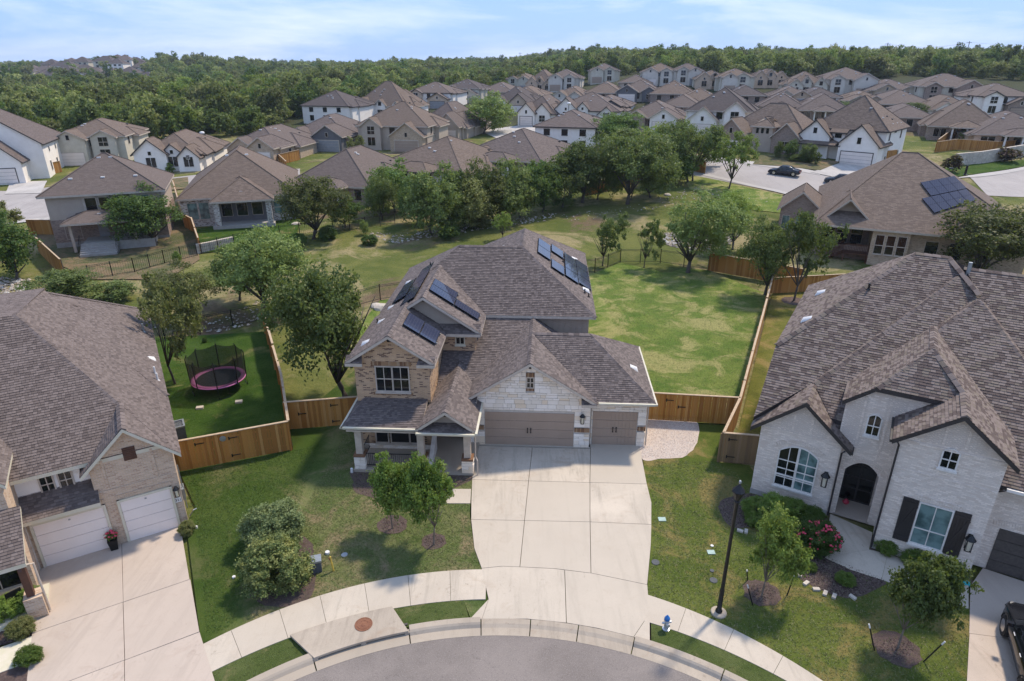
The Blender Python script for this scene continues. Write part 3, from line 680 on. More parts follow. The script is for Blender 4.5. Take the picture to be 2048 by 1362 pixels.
bay([(-1.9, 24.54), (.58, 24.47), (.33, 21.46), (-.4, 21.5), (-1.28, 21.38), (-1.65, 22.6)]); bay([(.58, 24.47), (3.6, 24.37), (3.28, 21.1), (1.8, 21.36), (.33, 21.46)]); bay([(3.6, 24.37), (6.4, 24.19), (6.1, 22.8), (5.5, 20.45), (3.28, 21.1)])
bay([(-1.28, 21.38), (-.4, 21.5), (.33, 21.46), (1.8, 21.36), (2.2, 21.28), (2.06, 18.49), (.6, 18.68), (-1.15, 18.68), (-.93, 19.66)])
bay([(2.2, 21.28), (3.28, 21.1), (5.5, 20.45), (5.3, 18.95), (4.5, 17.83), (3.2, 18.24), (2.06, 18.49)])
bay([(5.3, 18.95), (5.05, 17.62), (4.5, 17.83)], sh=.006); bay([(-.93, 19.66), (-1.15, 18.68), (-1.6, 18.68)], sh=.006)
bay([(-1.9, 31.35), (4.15, 31.05), (4.3, 30.6), (-1.93, 30.92)], z=.05); bay([(4.3, 31.25), (7.05, 31.05), (7.0, 30.98), (4.3, 31.1)], z=.05)
# lawns (sheets over the ground)
Lz = .0
sheet('front_lawn', [fo(a) for a in (-38, -35, -29, -24, -18, -12, -6, -1)]+[(-1.28, 21.38), (-1.65, 22.6), (-2.0, 25), (-2.02, 29.5), (-2.2, 31.5), (-2, 45), (-8.9, 47), (-13, 33), (-12, 30.6), (-17.3, 28.5), (-15.1, 25.5), (-15.0, 24.3), (-11.39, 17.61)], 'lawn_front', Lz)
sheet('play_lawn', [(-12.2, 30.6), (-14.2, 36.2), (-19.5, 47.4), (-27, 46.2), (-34, 45), (-24, 30), (-17.3, 28.3)], 'lawn_rich', Lz+.008)
sheet('back_lawn', [(8, 30), (8.6, 33.6), (13.1, 33.2), (23.4, 56), (19.9, 63.7), (11.4, 66.4), (8.4, 62.9), (-2, 58.5), (-11.7, 54.7), (-12.5, 46), (-9, 35), (0, 38)], 'lawn_back', Lz+.004)
sheet('right_lawn', [fo(a) for a in (21.0, 28, 34, 40, 47, 54, 61, 70)]+[(17.0, 14), (17.83, 19.4), (17.9, 21.2), (12.6, 25.6), (12.5, 29.0), (11.0, 29.3), (12.6, 33.1), (7.5, 33.5), (7.2, 31.0), (6.8, 28), (6.72, 25.8), (6.1, 22.8), (5.5, 20.45)], 'lawn_right', Lz)
sheet('narrow_lawn', [(13.3, 33.1), (12.2, 31), (11.2, 29.3), (15, 29.5), (20, 38), (30, 52), (30, 58), (24.8, 58.2), (23.5, 56)], 'lawn_strip', Lz+.008)
gi = lambda a: pol(14.52, a, AC)
sheet('verge_soil', [pol(17.3, a) for a in range(-66, 67, 6)]+[pol(14.4, a) for a in range(66, -67, -6)], 'lawn_verge', -.02)
def verge(a0, a1, m_='lawn_rich'): 
    K = 12; aa = [a0+(a1-a0)*k/K for k in range(K+1)]; sheet('verge_grass', [fi(a) for a in aa]+[gi(a*1.005) for a in reversed(aa)], m_, .012)
verge(-72, -29.0, 'lawn_verge'); verge(-14.7, -4.2, 'lawn_verge'); verge(22.2, 70, 'lawn_verge')
sheet('verge_grass', [fi(-4.2), (-.97, 19.62), (-1.62, 18.66), gi(-4.4)], 'lawn_patchy', .012)
sheet('verge_grass', [fi(22.0), gi(22.2), (5.1, 17.6), (5.34, 18.9)], 'lawn_right', .012)
# storm inlet: raised slab with a slot, post in the middle and a rusty cover
inl = thing('storm_drain', (0, 0, 0), 0, 'concrete storm drain inlet slab with two slots along the kerb', 'storm drain')
mb = MB(); K = 10; aa = [-29.0+(14.3)*k/K for k in range(K+1)]
pts = [(*fi(a), .06) for a in aa]+[(*pol(14.2, a), .06) for a in reversed([-27.3+13.7*k/K for k in range(K+1)])]
mb.prism(pts, (0, 0, .09)); mb.build('cover_slab', 'concrete_worn', inl, uv=False)
mb = MB(); pts = [(*pol(13.75, a), -.02) for a in [-27.3+13.7*k/K for k in range(K+1)]]+[(*pol(14.6, a), -.02) for a in reversed([-27.3+13.7*k/K for k in range(K+1)])]; mb.prism(pts, (0, 0, -.1)); mb.build('gutter_pan', 'concrete_worn', inl, uv=False)
mb = MB(); pts = [(*pol(14.6, a), .06) for a in [-27.3+13.7*k/K for k in range(K+1)]]+[(*pol(14.68, a), .06) for a in reversed([-27.3+13.7*k/K for k in range(K+1)])]; mb.prism(pts, (0, 0, -.1)); mb.build('slot_back', 'door_dark', inl, uv=False)
for a in (-27.1, -20.2, -13.8):
    p = pol(14.27, a); mb = MB(); an = -R_(a); mb.obox((*p, .02), (math.cos(an)*.09, math.sin(an)*.09, 0), (-math.sin(an)*.08, math.cos(an)*.08, 0), (0, 0, .06)); mb.build('post', 'concrete_worn', inl, uv=False)
p = gp(725, 1260); mb = MB(); mb.lathe([(.33, 0), (.33, .02), (.30, .02), (.295, .012), (.24, .012), (.235, .022), (.17, .022), (.165, .012), (.1, .012), (.09, .024), (.01, .024)], n=28)
add('manhole_cover', mb.mesh('manhole_cover', 'rust'), None, (p.x+.03, p.y+.12, .15), label='round rusty manhole cover on the storm drain slab', cat='manhole cover')
# left neighbour's drive
ld = add('driveway', None, None, (0, 0, 0), kind='structure')
L_O, L_A = (-14.87, 24.29), 30.6
def LW(x, y, O=L_O, A=L_A): c, s = math.cos(R_(A)), math.sin(R_(A)); return (O[0]+x*c-y*s, O[1]+x*s+y*c)
xa, xm, xb = -5.75, -2.7, -.35
for y0_, y1_ in ((0.0, -3.9), (-3.9, -7.0)):
    bay([LW(xa, y0_), LW(xm+.02*y0_, y0_), LW(xm+.02*y1_, y1_), LW(xa-.03, y1_)], ld, 'concrete_pink'); bay([LW(xm+.02*y0_, y0_), LW(xb, y0_), LW(xb-.04, y1_), LW(xm+.02*y1_, y1_)], ld, 'concrete_pink')
bay([LW(xa-.03, -7), LW(xm-.14, -7), LW(xm-.3, -12.5), LW(xa-2, -12.5)], ld, 'concrete_pink'); bay([LW(xm-.14, -7), LW(xb-.04, -7), LW(.0, -12.5), LW(xm-.3, -12.5)], ld, 'concrete_pink')
# right neighbour's drive, porch walk
rd = add('driveway', None, None, (0, 0, 0), kind='structure')
bay([gp(1940, 1172)[:2], gp(1965, 1137)[:2], (22.6, 19.5), (21.5, 17.2), gp(1938, 1268)[:2]], rd, 'concrete_pink', sh=.008); bay([gp(1938, 1268)[:2], (21.5, 17.2), (19.5, 13), (14.8, 12), gp(1932, 1375)[:2]], rd, 'concrete_pink', sh=.008)
wk = add('garden_path', None, None, (0, 0, 0), kind='structure')
for q in (((1660, 1028), (1745, 1066), (1738, 1100), (1650, 1116)), ((1650, 1116), (1738, 1100), (1775, 1108), (1763, 1160), (1700, 1140)), ((1775, 1108), (1937, 1170), (1937, 1218), (1763, 1160))): bay([tuple(gp(*t)[:2]) for t in q], wk, 'concrete', .03, .004)
lw = add('garden_path', None, None, (0, 0, 0), kind='structure'); bay([tuple(gp(*t)[:2]) for t in ((-60, 1318), (84, 1266), (82, 1315), (-60, 1370))], lw, 'trim_cream', .03, .004)
mwk = add('garden_path', None, None, (0, 0, 0), kind='structure'); bay([(-3.2, 26.9), (-2.03, 26.9), (-2.0, 25.75), (-3.2, 25.75)], mwk, 'concrete', .03, .004)
# planting beds
def blob(name, px, mat_, z=.012, n_=40, amp=.08, seed=1):
    P = [Vector(gp(*q)[:2]) for q in px]; out_ = []; m_ = len(P); rg = random.Random(seed)
    for i in range(m_):
        for k in range(5):
            t = k/5; a, b, c, d = P[i-1], P[i], P[(i+1) % m_], P[(i+2) % m_]
            q = .5*((2*b)+(c-a)*t+(2*a-5*b+4*c-d)*t*t+(-a+3*b-3*c+d)*t**3); out_.append((q.x+rg.uniform(-amp, amp)*.5, q.y+rg.uniform(-amp, amp)*.5))
    return sheet(name, out_, mat_, z)
def disc(px, r, mat_='mulch', name='mulch_bed', seed=1, amp=.1, z=.014):
    c = gp(*px); rg = random.Random(seed); pts = [(c.x+math.cos(2*math.pi*k/28)*r*(1+rg.uniform(-amp, amp)), c.y+math.sin(2*math.pi*k/28)*r*(1+rg.uniform(-amp, amp))) for k in range(28)]
    return sheet(name, pts, mat_, z)
disc((785, 1049), .68, seed=3); disc((868, 1083), .54, seed=4); disc((1523, 1186), .72, seed=5); disc((1793, 1297), .8, seed=6)
disc((1588, 603), 1.1, seed=8)
blob('mulch_bed', [(706, 965), (712, 985), (760, 998), (830, 1000), (940, 962), (944, 930), (720, 935)], 'mulch', seed=2)
blob('mulch_bed', [(1445, 1000), (1440, 1025), (1460, 1052), (1500, 1055), (1560, 1040), (1640, 1050), (1655, 1040), (1600, 1010), (1500, 988)], 'mulch', seed=3)
blob('mulch_bed', [(1600, 1108), (1595, 1150), (1640, 1180), (1700, 1196), (1750, 1180), (1770, 1158), (1700, 1132), (1650, 1112)], 'mulch', seed=4)
blob('mulch_bed', [(1740, 1092), (1760, 1112), (1930, 1172), (1935, 1150), (1840, 1110), (1750, 1072)], 'mulch', seed=5)
blob('mulch_bed', [(-40, 1195), (20, 1180), (78, 1195), (84, 1258), (0, 1292), (-60, 1310)], 'mulch', seed=6); blob('mulch_bed', [(-20, 1345), (60, 1318), (80, 1322), (82, 1348), (20, 1380), (-20, 1385)], 'mulch', seed=7)
blob('mulch_bed', [(502, 1130), (500, 1190), (560, 1216), (625, 1190), (628, 1120), (612, 1075), (520, 1060)], 'mulch', seed=9, z=.018)
for px, r in (((120, 1), 0),): pass
blob('bare_soil', [(372, 948), (400, 938), (540, 912), (585, 900), (600, 925), (500, 945), (420, 960), (376, 962)], 'mulch', seed=11, z=.016) if False else None
gb = blob('gravel_bed', [(1285, 842), (1330, 838), (1392, 843), (1396, 878), (1372, 912), (1320, 918), (1283, 915)], 'gravel', seed=8)
def pebbles(px, n_, r0, r1, mat_, name, seed, label=None, poly=None, z=.0, kindk='stuff'):
    rg = random.Random(seed); P = [tuple(gp(*q)[:2]) for q in px]; mb = MB()
    x0, x1 = min(p[0] for p in P), max(p[0] for p in P); y0, y1 = min(p[1] for p in P), max(p[1] for p in P); c = 0
    while c < n_:
        x, y = rg.uniform(x0, x1), rg.uniform(y0, y1)
        if not inside((x, y), P): continue
        c += 1; r = rg.uniform(r0, r1); zz = gz(x, y)+z; a = rg.uniform(0, 6); i = mb.vs([(x+math.cos(a+k*1.57)*r*rg.uniform(.6, 1.1), y+math.sin(a+k*1.57)*r*rg.uniform(.6, 1.1), zz+r*.1) for k in range(4)]+[(x+rg.uniform(-.3, .3)*r, y, zz+r*rg.uniform(.5, .9))])
        for k in range(4): mb.face((i+k, i+(k+1) % 4, i+4))
    return mb.build(name, mat_, None, uv=False, kind='stuff', label=label)
piecemat('pebble', (0.660, 0.572, 0.495), (0.450, 0.360, 0.308), (0.750, 0.721, 0.660)); piecemat('bark_chip', (0.050, 0.032, 0.030), (0.130, 0.090, 0.077), (0.200, 0.159, 0.132)); piecemat('rubble', (0.420, 0.360, 0.297), (0.280, 0.233, 0.187), (0.550, 0.530, 0.473))
pebbles([(1285, 842), (1330, 838), (1392, 843), (1396, 878), (1372, 912), (1320, 918), (1283, 915)], 9000, .02, .05, 'pebble', 'gravel', 3)
pebbles([(1445, 1000), (1440, 1025), (1460, 1052), (1500, 1055), (1560, 1040), (1640, 1050), (1655, 1040), (1600, 1010), (1500, 988)], 2500, .02, .05, 'bark_chip', 'bark_chips', 4, z=.01)
pebbles([(1600, 1108), (1595, 1150), (1640, 1180), (1700, 1196), (1750, 1180), (1770, 1158), (1700, 1132), (1650, 1112)], 2500, .02, .05, 'bark_chip', 'bark_chips', 5, z=.01)
for (u, v), r in (((785, 1049), 26), ((868, 1083), 21), ((1523, 1186), 30), ((1793, 1297), 36)):
    pebbles([(u+math.cos(k)*r, v+math.sin(k)*r*.62) for k in (0, .8, 1.6, 2.4, 3.14, 4, 4.8, 5.5)], 700, .015, .04, 'bark_chip', 'bark_chips', int(u), z=.01)
pebbles([(706, 965), (712, 985), (760, 998), (830, 1000), (940, 962), (944, 930), (720, 935)], 1500, .02, .05, 'bark_chip', 'bark_chips', 7, z=.01)
pebbles([(-40, 1195), (20, 1180), (78, 1195), (84, 1258), (0, 1292)], 1500, .02, .05, 'bark_chip', 'bark_chips', 8, z=.01)
# rocky drainage channel across the meadow
pebbles([(230, 620), (320, 660), (420, 668), (540, 640), (520, 600), (440, 640), (330, 640)], 160, .05, .2, 'rubble', 'channel_rocks', 9)
pebbles([(730, 475), (800, 488), (900, 470), (990, 455), (1100, 440), (1120, 425), (1000, 440), (900, 455), (800, 470), (745, 462)], 420, .05, .26, 'rubble', 'channel_rocks', 10)
pebbles([(1120, 430), (1300, 405), (1380, 375), (1480, 385), (1610, 400), (1580, 410), (1420, 398), (1330, 415), (1150, 445)], 260, .04, .18, 'rubble', 'channel_rocks', 12)
pebbles([(1310, 470), (1400, 455), (1480, 470), (1460, 490), (1390, 505), (1330, 490)], 600, .08, .3, 'rubble', 'channel_rocks', 13)
pebbles([(0, 555), (60, 560), (60, 580), (0, 590)], 160, .08, .3, 'rubble', 'channel_rocks', 14)
# streets of the far side
def G2(u, v): q = gp(u, v); return (q.x, q.y)
def street(pts, name='road', m_='road_far', z=.05): sheet(name, pts, m_, z, 3.)
street([G2(1390, 352), G2(1620, 400), G2(1700, 425), G2(1760, 395), G2(1690, 358), G2(1420, 318), G2(1340, 300), G2(1320, 330)])
street([G2(1405, 352), G2(1600, 398), G2(1640, 410), G2(1640, 405), G2(1600, 393), G2(1405, 347)], 'pavement', 'concrete_far', .09)
street([G2(1420, 318), G2(1560, 338), G2(1640, 352), G2(1640, 345), G2(1570, 333), G2(1420, 311)], 'pavement', 'concrete_far', .09)
street([G2(1620, 346), G2(1705, 362), G2(1745, 338), G2(1680, 328)], 'driveway', 'concrete_far', .13)
street([G2(-60, 395), G2(100, 382), G2(250, 378), G2(390, 372), G2(600, 350), G2(600, 338), G2(380, 352), G2(300, 360), G2(100, 375), G2(60, 382), G2(-60, 380)])
street([G2(-60, 452), G2(95, 438), G2(330, 380), G2(300, 366), G2(100, 378), G2(-60, 384)])
street([G2(10, 390), G2(82, 388), G2(95, 363), G2(22, 363)], 'driveway', 'concrete_far', .12)
street([G2(-60, 459), G2(100, 441), G2(100, 436), G2(-60, 452)], 'pavement', 'concrete_far', .1)
street([G2(1935, 352), G2(2048, 338), G2(2200, 330), G2(2200, 400), G2(2048, 395), G2(1975, 392)]); street([G2(1905, 358), G2(1960, 349), G2(2048, 335), G2(2200, 325), G2(2200, 331), G2(2048, 341), G2(1960, 355)], 'pavement', 'concrete_far', .1)
sheet('roadside_grass', [G2(1850, 350), G2(1900, 356), G2(2048, 333), G2(2200, 322), G2(2200, 305), G2(2048, 320), G2(1900, 335)], 'lawn_rich', .08, 3.)
sheet('far_lawn', [G2(385, 462), G2(560, 427), G2(600, 440), G2(592, 478), G2(470, 500), G2(404, 508)], 'lawn_rich', .12, 3.)
sheet('far_lawn', [G2(60, 470), G2(385, 440), G2(400, 520), G2(330, 560), G2(180, 560), G2(100, 520)], 'lawn_left_far', .05, 3.)
sheet('far_lawn', [G2(1340, 300), G2(1400, 352), G2(1600, 402), G2(1600, 430), G2(1500, 420), G2(1380, 380)], 'lawn_back', .04, 3.)
sheet('far_lawn', [G2(310, 388), G2(378, 378), G2(376, 356), G2(312, 362)], 'lawn_left_far', .14, 3.)
sheet('far_lawn', [G2(1505, 330), G2(1640, 343), G2(1680, 325), G2(1520, 312)], 'lawn_left_far', .14, 3.)
street([G2(960, 262), G2(1060, 248), G2(1095, 268), G2(1010, 285)], 'road', 'concrete_far', .08)
sheet('far_lawn', [G2(860, 300), G2(905, 300), G2(930, 275), G2(880, 270)], 'lawn_rich', .1, 3.)
# ------------------------------------------------------------------ the main house (local frame: x along the garage front, y into the plot)
def near_roof(root, polys, caps, shingle, fascia, seed, th=.17, deck='roof_far', ex=.13, wd=.17, inner=()):
    rg = random.Random(seed)
    for ip, P in enumerate(polys):
        d = MB(); slab(d, P, th if ip not in inner else .05, 1 if ip not in inner else 0, 0); r = d.build('roof', (deck, fascia), root)
        t = MB(); tabs(t, P, ex, wd, rg=rg); t.build('shingles', shingle, r, uv=False, kind='stuff')
    c = MB()
    for a, b in caps: cap(c, a, b)
    c.build('ridge_cap', shingle, root, uv=False, kind='stuff')
MH = thing('house', (-1.5, 31.02, 0), R_(-3.1), 'two-storey brick and white stone house with brown garage doors and rooftop solar panels', 'house')
p_ = .656; ZU = 5.4
polys = [[(-6.9, 5.95, ZU), (6.25, 5.95, ZU), (1.6, 10.6, 8.45), (-2.5, 10.6, 8.45)],
         [(6.25, 5.95, ZU), (6.25, 20.05, ZU), (1.6, 15.4, 8.45), (1.6, 10.6, 8.45)],
         [(-6.9, 15.25, ZU), (-6.9, 5.95, ZU), (-2.5, 10.6, 8.45)],
         [(1.6, 10.6, 8.45), (1.6, 15.4, 8.45), (-3.05, 20.05, ZU), (-3.05, 15.25, ZU), (-2.5, 10.6, 8.45)][:4]+[(-2.4, 10.7, 8.4)][:0],
         [(6.25, 20.05, ZU), (-3.05, 20.05, ZU), (1.6, 15.4, 8.45)], [(-2.5, 10.6, 8.45), (1.6, 10.6, 8.45), (1.6, 15.25, ZU-.02), (-6.9, 15.25, ZU)]]
polys[3] = [(1.6, 10.62, 8.45), (1.6, 15.4, 8.45), (-3.05, 20.05, ZU), (-3.05, 10.62, ZU)]
polys[5] = [(1.55, 10.6, 8.45), (-2.5, 10.6, 8.45), (-6.9, 15.25, ZU), (1.55, 15.25, ZU)]
caps = [((-2.5, 10.6, 8.45), (1.6, 10.6, 8.45)), ((1.6, 10.6, 8.45), (1.6, 15.4, 8.45)), ((6.25, 5.95, ZU), (1.6, 10.6, 8.45)), ((1.6, 15.4, 8.45), (6.25, 20.05, ZU)), ((1.6, 15.4, 8.45), (-3.05, 20.05, ZU)), ((-6.9, 15.25, ZU), (-2.5, 10.6, 8.45))]
def gab(x0, x1, y0, y1, ze, zr):
    xm = (x0+x1)/2; polys.extend([[(x1, y0, ze), (x1, y1, ze), (xm, y1, zr), (xm, y0, zr)], [(x0, y1, ze), (x0, y0, ze), (xm, y0, zr), (xm, y1, zr)]]); caps.append(((xm, y0, zr), (xm, y1, zr)))
gab(-6.86, -.4, 3.0, 10.1, ZU, 7.52)           # upper left wing
gab(-7.0, -2.36, -1.2, 5.2, ZU, 6.92)          # brick bedroom wing
gab(-1.1, 6.03, -.5, 6.2, 2.95, 5.24)          # big garage gable
gab(-3.15, -.15, -3.1, 2.75, 2.68, 3.74)       # porch gable
polys += [[(5.95, -.2, 2.93), (9.1, -.2, 2.93), (5.75, 3.6, 5.27), (2.5, 3.6, 5.27)], [(9.1, -.2, 2.93), (9.1, 7.3, 2.93), (5.75, 3.6, 5.27)], [(9.1, 7.3, 2.93), (4, 7.3, 2.93), (4, 3.6, 5.27), (5.75, 3.6, 5.27)],
          [(-2.7, .9, 2.93), (2.4, .9, 2.93), (2.4, 6.32, 5.36), (-2.7, 6.32, 5.36)],
          [(-6.85, -2.95, 2.68), (-2.9, -2.95, 2.68), (-2.9, -.72, 3.2), (-6.2, -.72, 3.2)], [(-6.85, .9, 2.68), (-6.85, -2.95, 2.68), (-6.2, -.72, 3.2), (-6.2, .9, 3.2)],
          [(-3.0, -3.22, 2.62), (-.3, -3.22, 2.62), (-.3, -2.55, 2.86), (-3.0, -2.55, 2.86)],
          [(-3.5, 2.95, ZU-.04), (-.45, 2.95, ZU-.04), (-.45, 3.5, ZU+.36), (-3.5, 3.5, ZU+.36)],
          [(-7.0, -1.22, ZU-.04), (-6.1, -1.22, ZU-.04), (-6.2, -.78, ZU+.25), (-7.0, -.78, ZU+.25)], [(-3.3, -1.22, ZU-.04), (-2.38, -1.22, ZU-.04), (-2.38, -.78, ZU+.25), (-3.2, -.78, ZU+.25)],
          [(-1.1, -.52, 2.92), (-.35, -.52, 2.92), (-.35, -.1, 3.2), (-1.1, -.1, 3.2)], [(5.2, -.52, 2.92), (6.0, -.52, 2.92), (6.0, -.1, 3.2), (5.2, -.1, 3.2)]]
caps += [((2.4, 3.6, 5.27), (5.75, 3.6, 5.27)), ((9.1, -.2, 2.93), (5.75, 3.6, 5.27)), ((9.1, 7.3, 2.93), (5.75, 3.6, 5.27)), ((-6.85, -2.95, 2.68), (-6.2, -.72, 3.2))]
near_roof(MH, polys, caps, 'shingle_grey', 'trim_tan', 5)
def wallp(root, name, mat_, *args, **kw): mb = MB(); uvwall(mb, *args, **kw); return mb.build(name, mat_, root)
def body(root, mat_, x0, x1, y0, y1, z0, z1, name='wall', u=1): mb = MB(); mb.box(x0, x1, y0, y1, z0, z1); return mb.build(name, mat_, root)
# upper walls
body(MH, 'siding_tan', -6.5, 5.85, 6.35, 14.85, 0, 5.45); body(MH, 'siding_tan', -2.65, 5.85, 14.8, 19.65, 0, 5.45)
for k in range(18):                            # board-and-batten strips under the main eave
    x = -.3+k*.36
    if x < 5.8: b_ = MB(); b_.box(x, x+.045, 6.318, 6.35, 2.9, 5.3); b_.build('batten', 'siding_tan', MH)
wallp(MH, 'wall', 'siding_tan', (-6.45, 3.55), (-.8, 3.55), 5.0, 5.42, peak=(.5, 7.28), th=.2)
body(MH, 'brick_tan', -6.45, -.8, 3.5, 10, 0, 5.3)
wallp(MH, 'wall', 'brick_tan', (-6.65, -.8), (-2.73, -.8), 3.0, 5.5, peak=(.5, 6.76), th=.25)
body(MH, 'brick_tan', -6.65, -2.73, -.56, 6.4, 0, 5.45)
b_ = MB(); b_.box(-6.62, -.78, 3.44, 3.5, 3.55, 3.7); b_.build('water_table', 'trim_tan', MH)
# shingle siding in the upper gable: courses
mb = MB()
for r in range(13):
    z = 5.62+r*.14; hw = (7.36-z)/.656-.1
    if hw > .1: mb.obox((-3.63, 3.535, z), (hw, 0, 0), (0, .012+.004*(r % 2), 0), (0, .02, .069))
mb.build('siding_course', 'siding_tan', MH, kind='stuff')
FF = WinF(0, -.8, 0, -1); FB = WinF(0, 3.5, 0, -1)
for u0 in (-5.52, -4.64): window(MH, FF, u0, 3.66, .8, 1.36, panes=(2, 2), trim='trim_tan', mid=.5)
soldier(MH, FF, -5.75, -3.65, 5.1, 5.33, .03); soldier(MH, FF, -5.75, -3.65, 3.42, 3.54, .05)
window(MH, FB, -1.9, 4.55, .44, .82, panes=(2, 2), trim='trim_cream', mid=.5)
soldier(MH, FB, -2.1, -1.3, 5.0, 5.2, .02) if False else None
# chandelier seen through the small window
cl = MB()
for k in range(5): cl.lathe([(.012, 0), (.02, .03), (.008, .08)], (-1.72+.06*k, 3.46, 5.15-.05*(k % 2)), 6)
cl.build('chandelier', 'yellow_pipe', MH)
# ground floor of the front: low stone wall, brick above, triple window
GF = WinF(0, -.82, 0, -1)
stones(MH, GF, None, [(-6.6, -.1), (-2.75, -.1), (-2.75, .42), (-6.6, .42)], 3, th=.07, hs=(.12, .14), ws=(.25, .5))
for u0, ww in ((-5.8, .62), (-4.98, .95), (-3.95, .6)): window(MH, GF, u0, .52, ww, 1.5, panes=(1, 2), trim='trim_tan', mid=.62)
# porch
pf = MB(); pf.box(-6.55, -.3, -3.0, -.82, 0, .14); pf.box(-2.75, -.3, -.82, 3.4, 0, .14); pf.build('porch_floor', 'concrete_worn', MH, uv=False)
ent = MB(); ent.box(-2.72, -.45, 3.3, 3.42, .14, 2.75); ent.build('entry_wall', 'siding_tan', MH)
EF = WinF(0, 3.3, 0, -1)
dd = MB(); EF.bar(dd, -2.1, -1.1, .16, 2.3, .005, .05); do = dd.build('front_door', 'wood_dark', MH); dk = MB(); dk.lathe([(.03, 0), (.03, .03)], EF.P(-1.25, 1.15, .06), 8); dk.build('handle', 'metal_grey', do)
pc = MB(); pc.box(-6.7, -.25, -3.0, -.8, 2.42, 2.5); pc.build('porch_ceiling', 'trim_tan', MH)
for cx_, cy_ in ((-6.2, -2.62), (-3.0, -2.66), (-.62, -2.7)):
    col_ = MB(); col_.box(cx_-.17, cx_+.17, cy_-.17, cy_+.17, .98, 2.45); col_.box(cx_-.22, cx_+.22, cy_-.22, cy_+.22, 2.3, 2.45); cc = col_.build('column', 'trim_tan', MH)
    cr_ = MB(); cr_.box(cx_-.25, cx_+.25, cy_-.25, cy_+.25, 0, .92); cr_.build('column_core', 'mortar', cc)
    for nx_, ny_ in ((0, -1), (1, 0), (-1, 0)):
        F_ = WinF(cx_+nx_*.25, cy_+ny_*.25, nx_, ny_); stones(cc, F_, None, [(-.29+.0, 0), (.29, 0), (.29, .84), (-.29, .84)] if nx_ == 0 else [(-.25, 0), (.25, 0), (.25, .84), (-.25, .84)], int(cx_*10)+nx_, th=.045, ws=(.2, .4), hs=(.14, .2))
        # note: t-axis is centred on the column because the face origin is
    sb = MB(); sb.box(cx_-.3, cx_+.3, cy_-.3, cy_+.3, .86, .97); sb.build('column_cap', 'soldier_brick', cc)
rl = MB()
for zz in (.25, .95): rl.box(-5.9, -3.2, -2.7, -2.66, zz, zz+.03)
for k in range(27): rl.box(-5.88+k*.1, -5.865+k*.1, -2.69, -2.675, .25, .95)
rl.build('porch_railing', 'black_metal', MH)
rl = MB()
for zz in (.25, .95): rl.box(-6.22, -6.18, -2.4, -.9, zz, zz+.03)
for k in range(15): rl.box(-6.21, -6.195, -2.38+k*.1, -2.365+k*.1, .25, .95)
rl.build('porch_railing', 'black_metal', MH)
ws = MB(); ws.prism([(-2.75, -.8, 1.1), (-2.75, -2.4, .2), (-2.75, -2.4, .0), (-2.75, -.8, .0)], (.22, 0, 0)); ws.build('wing_wall', 'trim_white', MH)
for k in range(3): s_ = MB(); s_.box(-2.6, -.9, -3.0-.0*k, -3.0, 0, .1)
dsp = MB(); dsp.tube([(-.18, -2.95, 2.5), (-.2, -2.9, 1.1), (-.1, -2.95, .9), (-.1, -2.95, .05)], .04, 6); dsp.build('downspout', 'trim_tan', MH)
pt = MB(); uvwall(pt, (-2.95, -2.6), (-.4, -2.6), 2.62, 2.75, peak=(.5, 3.58), th=.1); pt.build('porch_gable', 'siding_tan', MH)
# garage front in stone
body(MH, 'mortar', -1.0, 5.75, .03, 6.3, 0, 2.9)
wallp(MH, 'wall', 'mortar', (-.75, .03), (5.7, .03), 2.6, 2.95, peak=(.495, 5.02), th=.2)
body(MH, 'mortar', 5.7, 8.75, .35, 6.9, 0, 2.85)
GA = WinF(0, .03, 0, -1); GBf = WinF(0, .35, 0, -1)
outl = [(-1.0, .0), (5.72, .0), (5.72, 2.95), (5.25, 3.25), (2.46, 5.02), (-.35, 3.25), (-1.0, 2.95)]
holes = [(0.0, 4.88, 0, 2.1), (2.24, 2.7, 3.42, 4.5), (-1.0, 0.0, .98, 1.22), (4.88, 5.72, .98, 1.22)]
stones(MH, GA, None, outl, 8, holes=holes, hs=(.13, .17, .22, .26), ws=(.2, .62), lim=240)
soldier(MH, GA, -1.0, -.02, .99, 1.21, .1); soldier(MH, GA, 4.9, 5.72, .99, 1.21, .1)
soldier(MH, GA, 2.25, 2.69, 4.24, 4.48, .06); soldier(MH, GA, 2.25, 2.69, 3.43, 3.57, .08)
window(MH, GA, 2.31, 3.62, .32, .56, panes=(2, 2), trim='trim_tan', mid=.5, sill=False)
outl = [(5.8, 0), (8.78, 0), (8.78, 2.85), (5.8, 2.85)]
stones(MH, GBf, None, outl, 9, holes=[(5.88, 8.32, 0, 2.12), (8.32, 8.78, .98, 1.22)], hs=(.13, .17, .22, .26), ws=(.2, .6), lim=60)
soldier(MH, GBf, 8.34, 8.78, .99, 1.21, .1)
RF = WinF(8.75, 0, 1, 0); stones(MH, RF, None, [(.35, 0), (6.9, 0), (6.9, .9), (.35, .9)], 10, ws=(.3, .8), lim=40, th=.05); body(MH, 'siding_tan', 8.7, 8.78, .4, 6.85, .9, 2.85)
garage_door(MH, GA, .02, 4.86, 2.08, 'door_taupe', .2); garage_door(MH, GBf, 5.9, 8.3, 2.1, 'door_taupe', .2)
lantern(MH, GA, 5.3, 1.9, 1.25)
gu = MB(); gu.box(6.1, 9.12, -.33, -.2, 2.86, 2.95); gu.box(9.1, 9.2, -.33, 7.3, 2.86, 2.95); gu.box(-6.95, -2.95, -3.08, -2.95, 2.6, 2.69); gu.box(-3.1, -.15, -3.34, -3.22, 2.54, 2.63); gu.box(-6.98, -6.85, -3.08, .9, 2.6, 2.69)
gu.box(-.15, -.03, -3.3, .8, 2.6, 2.69); gu.build('gutter', 'trim_cream', MH)
